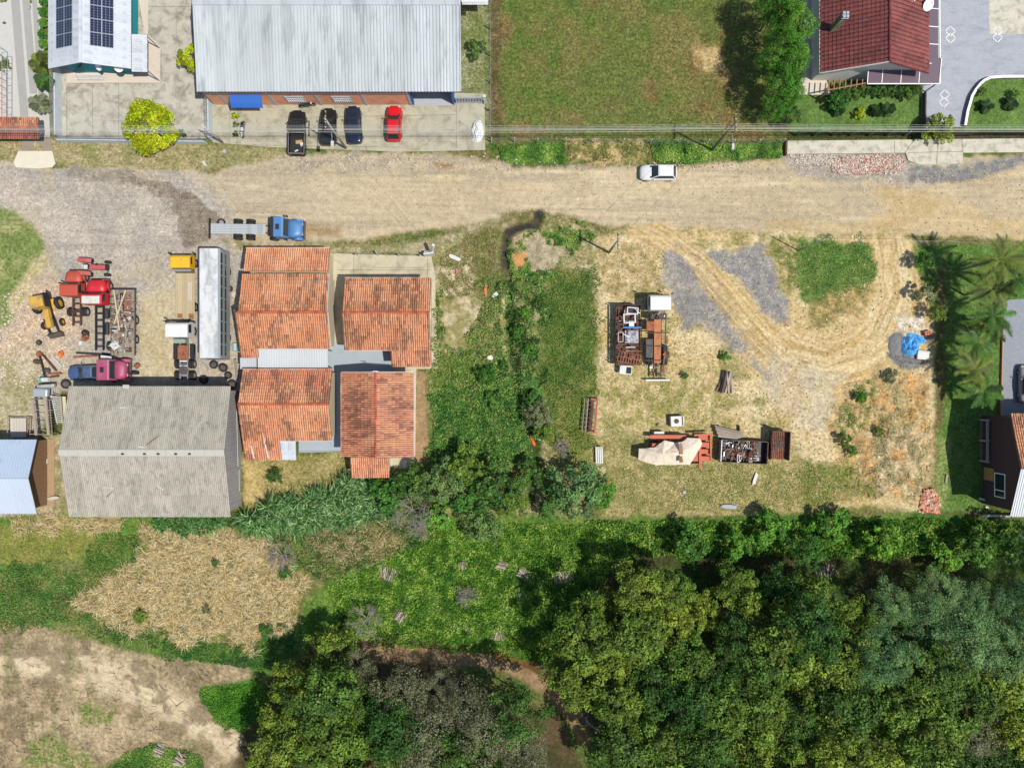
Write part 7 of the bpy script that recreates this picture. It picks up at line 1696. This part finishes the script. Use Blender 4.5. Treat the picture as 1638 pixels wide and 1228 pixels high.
def trunk_mesh(key, h, cc, r0, m, n=8):
    if key in _TK: return _TK[key]
    b = MB(); rr = random.Random(hash(key) % 999 if not isinstance(key, str) else sum(map(ord, key)))
    top = Vector((rr.uniform(-.2, .2), rr.uniform(-.2, .2), h*.72)); b.tube([(0, 0, -.4), (rr.uniform(-.1, .1), 0, h*.35), top], r0, 8, r0*.55)
    for i in range(min(n, len(cc))):
        c_ = Vector(cc[i*len(cc)//n]); c_.z += h; mid = top.lerp(c_, .5)+Vector((0, 0, .25)); b.tube([top+Vector((0, 0, -.4)), mid, c_], r0*.4, 5, r0*.08)
    me = b.mesh('trunk', m, True); _TK[key] = me; return me
def tree(name, label, cat, px, py, h, key, m, scale=1.0, rz=0, group=None, tm=None, mapped=True, sz=1.0, spec=None):
    """px, py: where the crown centre (h metres up) is seen on the map"""
    p = W(px, py, h if mapped else 0); me, cc = crown(key, m, *spec[0], **spec[1])
    o = thing(name, label, cat, (p.x, p.y, gz(819+p.x*14, 614-p.y*14)), rz, group)
    k = link('crown', me, o, (0, 0, h)); k.scale = (scale, scale, scale*sz)
    t = link('trunk', trunk_mesh(key+('%.0f' % h), h, cc*scale, .14*max(.5, scale) if spec[0][0] > 1.5 else .05, tm or M_trunk), o, (0, 0, 0)); return o
L_ol = leafmat('leaf_olive', S(116, 138, 56)); L_dk = leafmat('leaf_dark', S(80, 112, 50)); L_ye = leafmat('leaf_yellow', S(132, 148, 58)); L_bl = leafmat('leaf_bluegreen', S(112, 146, 92)); L_gr = leafmat('leaf_greygreen', S(136, 138, 106)); L_br = leafmat('leaf_bright', S(106, 152, 56)); L_li = leafmat('leaf_lime', S(190, 200, 34), .03, .38); L_mid = leafmat('leaf_mid', S(90, 130, 54)); L_pale = leafmat('leaf_pale', S(124, 146, 88))
SPEC = {}
for i in range(4): SPEC['ol%d' % i] = ((3.4, 5.2, 95, 68, .30, 100+i), dict(lumpy=.3))
for i in range(2): SPEC['dk%d' % i] = ((3.2, 5.0, 90, 68, .26, 110+i), dict(lumpy=.3, tint=((.9, 1, .9), (1.2, 1.15, .8))))
for i in range(2): SPEC['ye%d' % i] = ((3.0, 4.6, 80, 70, .28, 120+i), dict(lumpy=.35, tint=((.8, .95, .9), (1.2, 1.16, .8))))
for i in range(2): SPEC['bl%d' % i] = ((3.2, 5.0, 110, 80, .2, 130+i), dict(lumpy=.35, tint=((.8, .95, .9), (1.2, 1.1, 1.0)), asp=.35))
for i in range(2): SPEC['gr%d' % i] = ((3.3, 4.8, 110, 60, .2, 140+i), dict(lumpy=.35, tint=((.8, .9, .8), (1.25, 1.15, 1.1)), asp=.35))
SPEC['sh0'] = ((1.3, 1.9, 46, 50, .2, 150), dict(lumpy=.35)); SPEC['sh1'] = ((1.3, 1.7, 46, 50, .2, 151), dict(lumpy=.35)); SPEC['sh2'] = ((1.3, 2.2, 50, 50, .17, 152), dict(lumpy=.35, asp=.4))
SPEC['li0'] = ((2.6, 4.0, 190, 60, .24, 160), dict(lumpy=.12, tint=((.72, .88, .8), (1.2, 1.12, 1.2)), shell=.72))
SPEC['bb0'] = ((2.6, 6.5, 130, 60, .24, 170), dict(lumpy=.25, tint=((.75, .9, .8), (1.25, 1.15, .9)), asp=.3)); SPEC['bb1'] = ((2.6, 6.0, 130, 60, .24, 171), dict(lumpy=.25, tint=((.75, .9, .8), (1.25, 1.15, .9)), asp=.3))
LM = dict(ol=L_ol, dk=L_dk, ye=L_ye, bl=L_bl, gr=L_gr, li=L_li, bb=L_br)
def T_(name, label, cat, px, py, h, key, scale=1.0, m=None, group=None, sz=1.0, tm=None):
    mm_ = m or LM[key[:2]]; k = key+mm_.name
    return tree(name, label, cat, px, py, h, k, mm_, scale, rnd.uniform(0, 6.28), group, tm, True, sz, SPEC[key])
# wood on the lower right
woodR = [(905, 1012), (950, 972), (985, 945), (1060, 930), (1160, 926), (1240, 925), (1330, 972), (1420, 960), (1500, 935), (1580, 930), (1740, 920), (1700, 1280), (990, 1280), (965, 1180), (940, 1110), (900, 1060)]
woodL = [(455, 1075), (520, 1015), (570, 1020), (600, 1075), (660, 1090), (760, 1095), (825, 1120), (860, 1160), (880, 1280), (420, 1280), (440, 1180)]
def scatter(poly, gap, seed):
    r = random.Random(seed); P = np.array(poly); pts = []
    for _ in range(6000):
        x = r.uniform(P[:, 0].min(), P[:, 0].max()); y = r.uniform(P[:, 1].min(), P[:, 1].max())
        if all((x-a)**2+(y-b_)**2 > gap*gap for a, b_ in pts) and sdist(np.array([x]), np.array([y]), poly)[0] > 4: pts.append((x, y))
    return pts
ORD = ['first', 'second', 'third', 'fourth', 'fifth', 'sixth', 'seventh', 'eighth', 'ninth', 'tenth', 'eleventh', 'twelfth', 'thirteenth', 'fourteenth', 'fifteenth', 'sixteenth', 'seventeenth', 'eighteenth']
KN = {'ol': 'olive green broadleaf', 'ye': 'yellow-tinged', 'dk': 'dark green', 'bl': 'feathery blue-green', 'gr': 'grey-green twiggy'}
def wood_trees(poly, gap, seed, band, where, kind, hr):
    pts = scatter(poly, gap, seed); y0 = min(p[1] for p in pts); rows = {}
    for p in pts: rows.setdefault(int((p[1]-y0)//band), []).append(p)
    for ri in sorted(rows):
        for ci, (x, y) in enumerate(sorted(rows[ri])):
            k = kind(x, y); n = {'ol': 4}.get(k, 2); edge = ri == 0 or y < y0+60
            h = rnd.uniform(*hr)*(.72 if edge else 1); sc = rnd.uniform(.75, 1.1)*(.82 if edge else 1)
            lab = '%s tree, %s from the left in the %s row of the %s' % (KN[k], ORD[min(ci, 17)], ORD[min(ri, 17)] if ri else 'uppermost', where)
            T_('forest_tree', lab, 'tree', x, y, h, '%s%d' % (k, rnd.randrange(n)), sc, group='trees of the '+where)
def kind_r(x, y):
    q = float(fbm(np.array([x]), np.array([y]), 120, 3, 2)[0]); r = rnd.random()
    if x > 1400 and y < 1060: return 'bl' if r < .7 else 'dk'
    if r < .2+(.25 if q > .55 else 0): return 'ye'
    return 'ol' if r < .72 else ('dk' if r < .95 else 'gr')
def kind_l(x, y):
    r = rnd.random(); return 'gr' if (x > 560 and r < .45) else ('dk' if r < .6 else ('ye' if r < .72 and x < 640 else 'ol'))
wood_trees(woodR, 50, 5, 58, 'lower-right wood', kind_r, (5.8, 9.0))
wood_trees(woodL, 50, 9, 58, 'bottom-centre wood', kind_l, (5.0, 7.6))
# shrubs between the houses and the clearing
for i, (px, py, h, key, sc, m, lab) in enumerate(((742, 745, 2.2, 'sh0', 1.7, L_ol, 'olive shrub at the lower edge of the dark grass patch'), (705, 775, 2.6, 'sh2', 1.9, L_pale, 'pale green shrub beside the bare grey tree'), (672, 772, 2.0, 'sh1', 1.5, L_dk, 'dark shrub behind the tiled annexe'), (790, 775, 2.4, 'sh0', 1.9, L_dk, 'dark leafy shrub in the middle of the thicket'), (757, 795, 2.2, 'sh1', 1.6, L_mid, 'mid-green shrub left of the thicket centre'), (815, 800, 2.0, 'sh2', 1.6, L_ol, 'olive shrub below the dark thicket shrub'), (845, 760, 1.8, 'sh1', 1.3, L_dk, 'small dark shrub beside the ditch end'), (925, 785, 2.6, 'sh2', 2.4, L_bl, 'large rounded blue-green shrub near the sandy lot'), (955, 790, 1.8, 'sh0', 1.3, L_br, 'bright green bush touching the sandy lot edge'), (885, 800, 1.6, 'sh1', 1.3, L_mid, 'small green bush left of the rounded shrub'), (770, 838, 1.5, 'sh2', 1.8, L_pale, 'pale green bush in the clearing edge'), (620, 790, 1.8, 'sh1', 1.6, L_mid, 'green bush right of the cane thicket'), (650, 770, 1.5, 'sh0', 1.2, L_dk, 'dark bush against the tiled annexe corner'), (860, 665, 1.2, 'sh2', 1.3, L_gr, 'grey-green bush standing in the ditch'), (850, 640, .7, 'sh1', .7, L_mid, 'mid-green bush above the grey-green ditch bush'), (775, 600, .6, 'sh0', .9, L_mid, 'round bush alone on the weedy lot'), (700, 825, 1.4, 'sh1', 1.3, L_br, 'bright bush below the bare grey tree'), (838, 500, .5, 'sh0', .5, L_br, 'leafy bush at the top of the ditch weeds'), (828, 530, .5, 'sh1', .55, L_mid, 'small bush in the upper ditch'), (846, 560, .5, 'sh2', .55, L_br, 'bright bush on the right bank of the ditch'), (790, 640, .6, 'sh1', .8, L_mid, 'low bush on the dark grass patch'), (872, 690, .9, 'sh0', .9, L_ol, 'olive bush below the grey-green ditch bush'), (806, 585, .4, 'sh2', .5, L_mid, 'small bush on the left bank of the ditch'))):
    T_('shrub', lab, 'shrub', px, py, h, key, sc, m)
for i, (px, py, h, key, sc, m, lab) in enumerate(((1100, 868, 2.4, 'sh0', 1.5, L_mid, 'dark bush at the upper edge of the wood below the thresher'), (1180, 872, 1.8, 'sh1', 1.2, L_br, 'green bush at the upper edge of the wood below the lot'), (1290, 885, 2.4, 'sh2', 1.6, L_mid, 'dark bush by the gap in the wood edge'), (1230, 845, 1.6, 'sh1', 1.5, L_br, 'bright bush at the sandy lot lower corner'), (1410, 870, 2.2, 'sh0', 1.5, L_br, 'large green bush below the orange brick heap'), (1330, 840, 1.5, 'sh1', 1.4, L_br, 'bright bush left of the orange brick heap'), (1560, 880, 2.4, 'sh0', 1.6, L_mid, 'dark bush below the right-hand lawn'), (1628, 862, 3.0, 'sh2', 1.9, L_dk, 'dark bush at the right edge below the white roof'), (1510, 895, 1.8, 'sh1', 1.3, L_br, 'bright bush between dark bushes at the right'))):
    T_('shrub', lab, 'shrub', px, py, h, key, sc, m)
# garden things
T_('lime_tree', 'bright yellow-green round tree at the road wall', 'tree', 240, 205, 3.0, 'li0', 1.0)
T_('lime_tree', 'yellow-green bush against the warehouse side', 'shrub', 304, 92, 2.0, 'sh1', .95, L_li, sz=1.2)
for i, (py, lab) in enumerate(((2, 'topmost round clipped bush in the hedge row at upper left'), (18, 'second round clipped bush from the top in the hedge row'), (36, 'third round clipped bush from the top in the hedge row'), (54, 'fourth round clipped bush from the top in the hedge row'), (71, 'fifth round clipped bush from the top in the hedge row'), (88, 'lowest round clipped bush in the hedge row'))):
    T_('clipped_bush', lab, 'bush', 68.5, py, .8, 'sh0', .42, L_br, 'clipped bushes in the row at upper left')
for i, (px, py, lab, sc) in enumerate(((376, 185, 'yellowish potted bush in the strip by the awning', .28), (377, 199, 'small round green bush in the strip by the awning', .22), (377, 214, 'small dark green bush at the strip end', .24), (290, 214, 'low green bush by the roadside wall', .35))): T_('small_bush', lab, 'bush', px, py, .5, 'sh1', sc, (L_li, L_mid, L_dk, L_mid)[i])
for i, (px, py, h, key, sc, lab) in enumerate(((1240, 16, 4.6, 'bb0', .85, 'bamboo-like green tree, topmost of the row beside the meadow'), (1258, 44, 5.0, 'bb1', .9, 'tall bright tree, second of the row beside the meadow'), (1246, 88, 4.8, 'bb0', .9, 'bright tree in the middle of the row beside the meadow'), (1262, 104, 4.6, 'bb1', .75, 'bright tree nearest the pale terrace'), (1246, 138, 4.4, 'bb1', .75, 'bright tree lower in the row beside the meadow'), (1262, 152, 3.6, 'bb0', .55, 'smaller bright tree beside the garden terrace'), (1236, 176, 2.6, 'bb0', .5, 'lowest bushy tree of the row by the road'))):
    T_('hedge_tree', lab, 'tree', px, py, h, key, sc, group='row of trees beside the meadow', sz=1.3)
T_('dark_shrub', 'dark shrub under the trees by the garden corner', 'shrub', 1262, 185, 1.6, 'sh2', 1.0, L_dk)
for i in range(9): T_('hedge_plant', 'dark green hedge plant under the veranda, %s from the left' % ORD[i], 'hedge', 1352+i*14, 144+(i % 2)*2, .9, 'sh%d' % (i % 3), .62, L_dk, 'hedge under the veranda of the red-roofed house')
T_('round_shrub', 'dark rounded shrub at the left end of the veranda hedge', 'shrub', 1338, 158, 1.2, 'sh0', .9, L_mid)
T_('round_shrub', 'yellow-green round shrub on the garden lawn', 'shrub', 1377, 182, .6, 'sh1', .45, L_li)
T_('spiky_shrub', 'small shrub at the lawn right of the kerb wall', 'shrub', 1570, 146, .5, 'sh2', .4, L_ol)
T_('spiky_shrub', 'olive shrub at the far right of the kerb lawn', 'shrub', 1622, 150, .5, 'sh2', .45, L_ol)
T_('gate_bush', 'bushy yellow-green shrub overhanging the driveway gate', 'shrub', 1505, 206, 1.6, 'sh0', 1.25, L_ye, sz=.9)
T_('fence_shrub', 'dark shrub at the meadow fence beside the lean-to', 'shrub', 762, 78, 1.1, 'sh1', .75, L_dk)
for i, (px, py, sc, lab) in enumerate(((1376, 636, .5, 'green tuft bush on the spoil edge'), (1349, 702, .55, 'green bush on the spoil by the cart track'), (1407, 690, .5, 'olive bush in the middle of the spoil'), (1362, 722, .5, 'small bush below the spoil bush'), (1424, 602, .55, 'brown-green bush at the turning track edge'), (440, 760, .7, 'small dark bush on the yard behind the tiled house'), (1095, 600, .3, 'tiny round green plant on the sand'), (1160, 570, .4, 'small green tuft on the sand'))): T_('small_bush', lab, 'bush', px, py, .5, 'sh%d' % (i % 3), sc, (L_br, L_ol, L_ol, L_mid, L_gr, L_dk, L_mid, L_br)[i])
for i, (px, py, sc, lab) in enumerate(((345, 900, .32, 'small olive bush in the upper part of the dry reeds'), (330, 975, .35, 'olive bush low in the dry reeds'), (455, 915, .6, 'green bush at the right rim of the reeds'), (225, 985, .6, 'bush at the lower left rim of the reeds'), (425, 1010, .6, 'bush at the lower right rim of the reeds'))): T_('small_bush', lab, 'bush', px, py, .7, 'sh%d' % (i % 3), sc, (L_ol, L_gr, L_mid, L_ol, L_mid)[i], sz=.7)

# bare grey trees
def bare_tree(label, px, py, h, spread, seed, m=None):
    r = random.Random(seed); p = W(px, py); o = thing('bare_tree', label, 'tree', (p.x, p.y, gz(px, py)))
    tk = MB().tube([(0, 0, -.2), (.05, 0, h*.3), (.1, .05, h*.45)], .11, 7, .07); tk.build('trunk', m or M_trunkg, o, smooth=True)
    b = MB()
    def grow(a, d, l, rad, lev):
        q = a+d*l; mid = a.lerp(q, .5)+Vector((r.uniform(-.1, .1), r.uniform(-.1, .1), r.uniform(-.05, .1)))*l*.5
        b.tube([a, mid, q], rad, 4, rad*.55)
        if lev == 0: return
        for k in range(4 if lev > 1 else 4):
            nd_ = (d+Vector((r.gauss(0, .75), r.gauss(0, .75), r.gauss(.05, .35)))).normalized(); grow(a.lerp(q, r.uniform(.45, 1)), nd_, l*r.uniform(.55, .85), rad*.55, lev-1)
    for k in range(8):
        a_ = 2*math.pi*k/8+r.uniform(-.3, .3); grow(Vector((.1, .05, h*.42)), Vector((math.cos(a_), math.sin(a_), r.uniform(.4, 1.1))).normalized(), spread*r.uniform(.45, .7), .05, 3)
    b.build('crown', m or M_trunkg, o); return o
bare_tree('leafless grey tree beside the pale shrub', 662, 812, 3.5, 2.6, 1)
bare_tree('small leafless grey tree below the larger bare one', 672, 842, 2.2, 1.6, 2)
bare_tree('bare grey thorn tree at the edge of the reeds', 455, 888, 2.0, 1.7, 3)
bare_tree('bare twiggy tree by the log pile above the creek', 590, 985, 3.2, 2.0, 4)
bare_tree('leafless tree at the creek bend', 905, 1085, 1.5, 1.2, 5)
bare_tree('dead twiggy bush lying in the clearing', 745, 950, .8, 1.3, 6)
bare_tree('leafless crown poking out of the wood beside the yellow tree', 1145, 975, 7.5, 1.6, 7)
bare_tree('grey bare tree at the bottom edge right of the creek', 1010, 1195, 3.5, 2.0, 8)
bare_tree('pale bare bush right of the ditch end', 898, 715, 1.0, 1.0, 9)
bare_tree('dead brush heap at the thicket foot', 880, 808, .8, 1.0, 10)

# palms
def frond_mesh(L_, wid, seed, n=30, droop=1.0):
    r = np.random.RandomState(seed); Q = []; C = []
    def ra(t): return np.array((L_*t*(1-.12*t), 0, L_*(.42*t-.75*droop*t*t)))
    for i in range(8):
        a, b_ = ra(i/8), ra((i+1)/8); s = np.array((0, .035*(1-i/9), 0)); Q.append([a-s, b_-s, b_+s, a+s]); C.append((1.2, 1.1, .8))
    for i in range(n):
        t = .12+.88*i/n; p = ra(t); l = wid*math.sin(math.pi*min(1, .15+t*.9))**.6*r.uniform(.85, 1.1)
        for sg in (-1, 1):
            d = np.array((.45, sg*.85, -.25+r.uniform(-.15, .2))); d /= np.linalg.norm(d); q = p+d*l; e = np.array((.05, 0, 0)); Q.append([p-e*.6, q-e*.2, q+e*.2, p+e*.6+np.array((.03, 0, 0))]); c_ = r.uniform(.75, 1.3)*(.62, 1.0, 1.4)[seed % 3]; C.append((c_*1.05, c_, c_*.9))
    return np.array(Q), np.array(C)
_FR = {}
def palm(label, px, py, h, L_, m, nf=14, mapped=True, group=None, rt=.13, droop=1.0, name='palm_tree', cat='palm', wid=.75):
    p = W(px, py, h if mapped else 0); o = thing(name, label, cat, (p.x, p.y, 0), group=group); r = random.Random(int(px*7+py))
    MB().tube([(0, 0, -.2), (.05, 0, h*.5), (0, 0, h)], rt, 9, rt*.7).build('trunk', M_trunkg, o, smooth=True)
    key = (L_, m.name, droop)
    if key not in _FR: _FR[key] = [quads('@fr', *((lambda v: (v[0], m, v[1]))(frond_mesh(L_, wid, s, droop=droop)))) for s in range(3)]
    for i in range(nf):
        f = link('frond', _FR[key][r.randrange(3)], o, (0, 0, h), (0, R(r.uniform(-38, 18)), 2*math.pi*i/nf+r.uniform(-.2, .2))); f.scale = (r.uniform(.85, 1.1),)*3
    return o
L_palm = leafmat('leaf_palm', S(112, 128, 58), .1); L_palmy = leafmat('leaf_palm_olive', S(156, 142, 66), .1); L_palmg = leafmat('leaf_palm_green', S(86, 126, 58), .1)
for i, (px, py, h, L_, m, lab) in enumerate(((1600, 415, 6.5, 3.3, L_palm, 'largest palm by the road at the right edge'), (1625, 445, 6.0, 3.0, L_palmg, 'palm at the right edge beside the large one'), (1590, 462, 5.0, 3.0, L_palm, 'palm below the large roadside palm'), (1590, 505, 4.4, 3.0, L_palmg, 'palm in the middle of the lawn strip'), (1566, 548, 3.5, 2.7, L_palmg, 'palm beside the chipping drive'), (1560, 590, 3.5, 2.6, L_palm, 'palm left of the chipping drive corner'), (1574, 625, 3.3, 2.4, L_palmg, 'lowest palm of the row on the lawn strip'), (1580, 525, 3.6, 2.4, L_palm, 'palm between the taller ones on the lawn strip'))):
    palm(lab, px, py, h, L_, m, 15, group='palms on the lawn strip', wid=.55)
for i, (px, py, lab) in enumerate(((64, 102, 'small palm at the end of the clipped bush row'), (70, 130, 'dark small palm beside the pale wall'), (64, 166, 'greyish small palm above the gate roof'))): palm(lab, px, py, 1.4, 1.4, (L_palm, L_palmg, leafmat('leaf_palm_grey', S(128, 140, 110), .1))[i], 14, rt=.08, wid=.5)
for i, (px, py, lab) in enumerate(((1341, 174, 'dark spiky palm on the garden lawn left'), (1404, 176, 'dark spiky palm left of the lawn pair'), (1420, 175, 'dark spiky palm right of the lawn pair'), (1578, 170, 'dark spiky palm on the kerb lawn'), (1618, 166, 'dark palm at the right of the kerb lawn'))): palm(lab, px, py, .5, .95, leafmat('leaf_palm_dark', S(52, 84, 40), .1), 16, rt=.06, wid=.35, name='dwarf_palm')
for i, (px, py) in enumerate(((1478, 420), (1480, 470), (1500, 500))):
    T_('boundary_shrub', ('dark shrub at the lot entrance', 'brownish shrub along the lot boundary', 'thin shrub below the lot boundary palms')[i], 'shrub', px, py, 1.6, 'sh%d' % i, .75, (L_mid, L_gr, L_ol)[i])
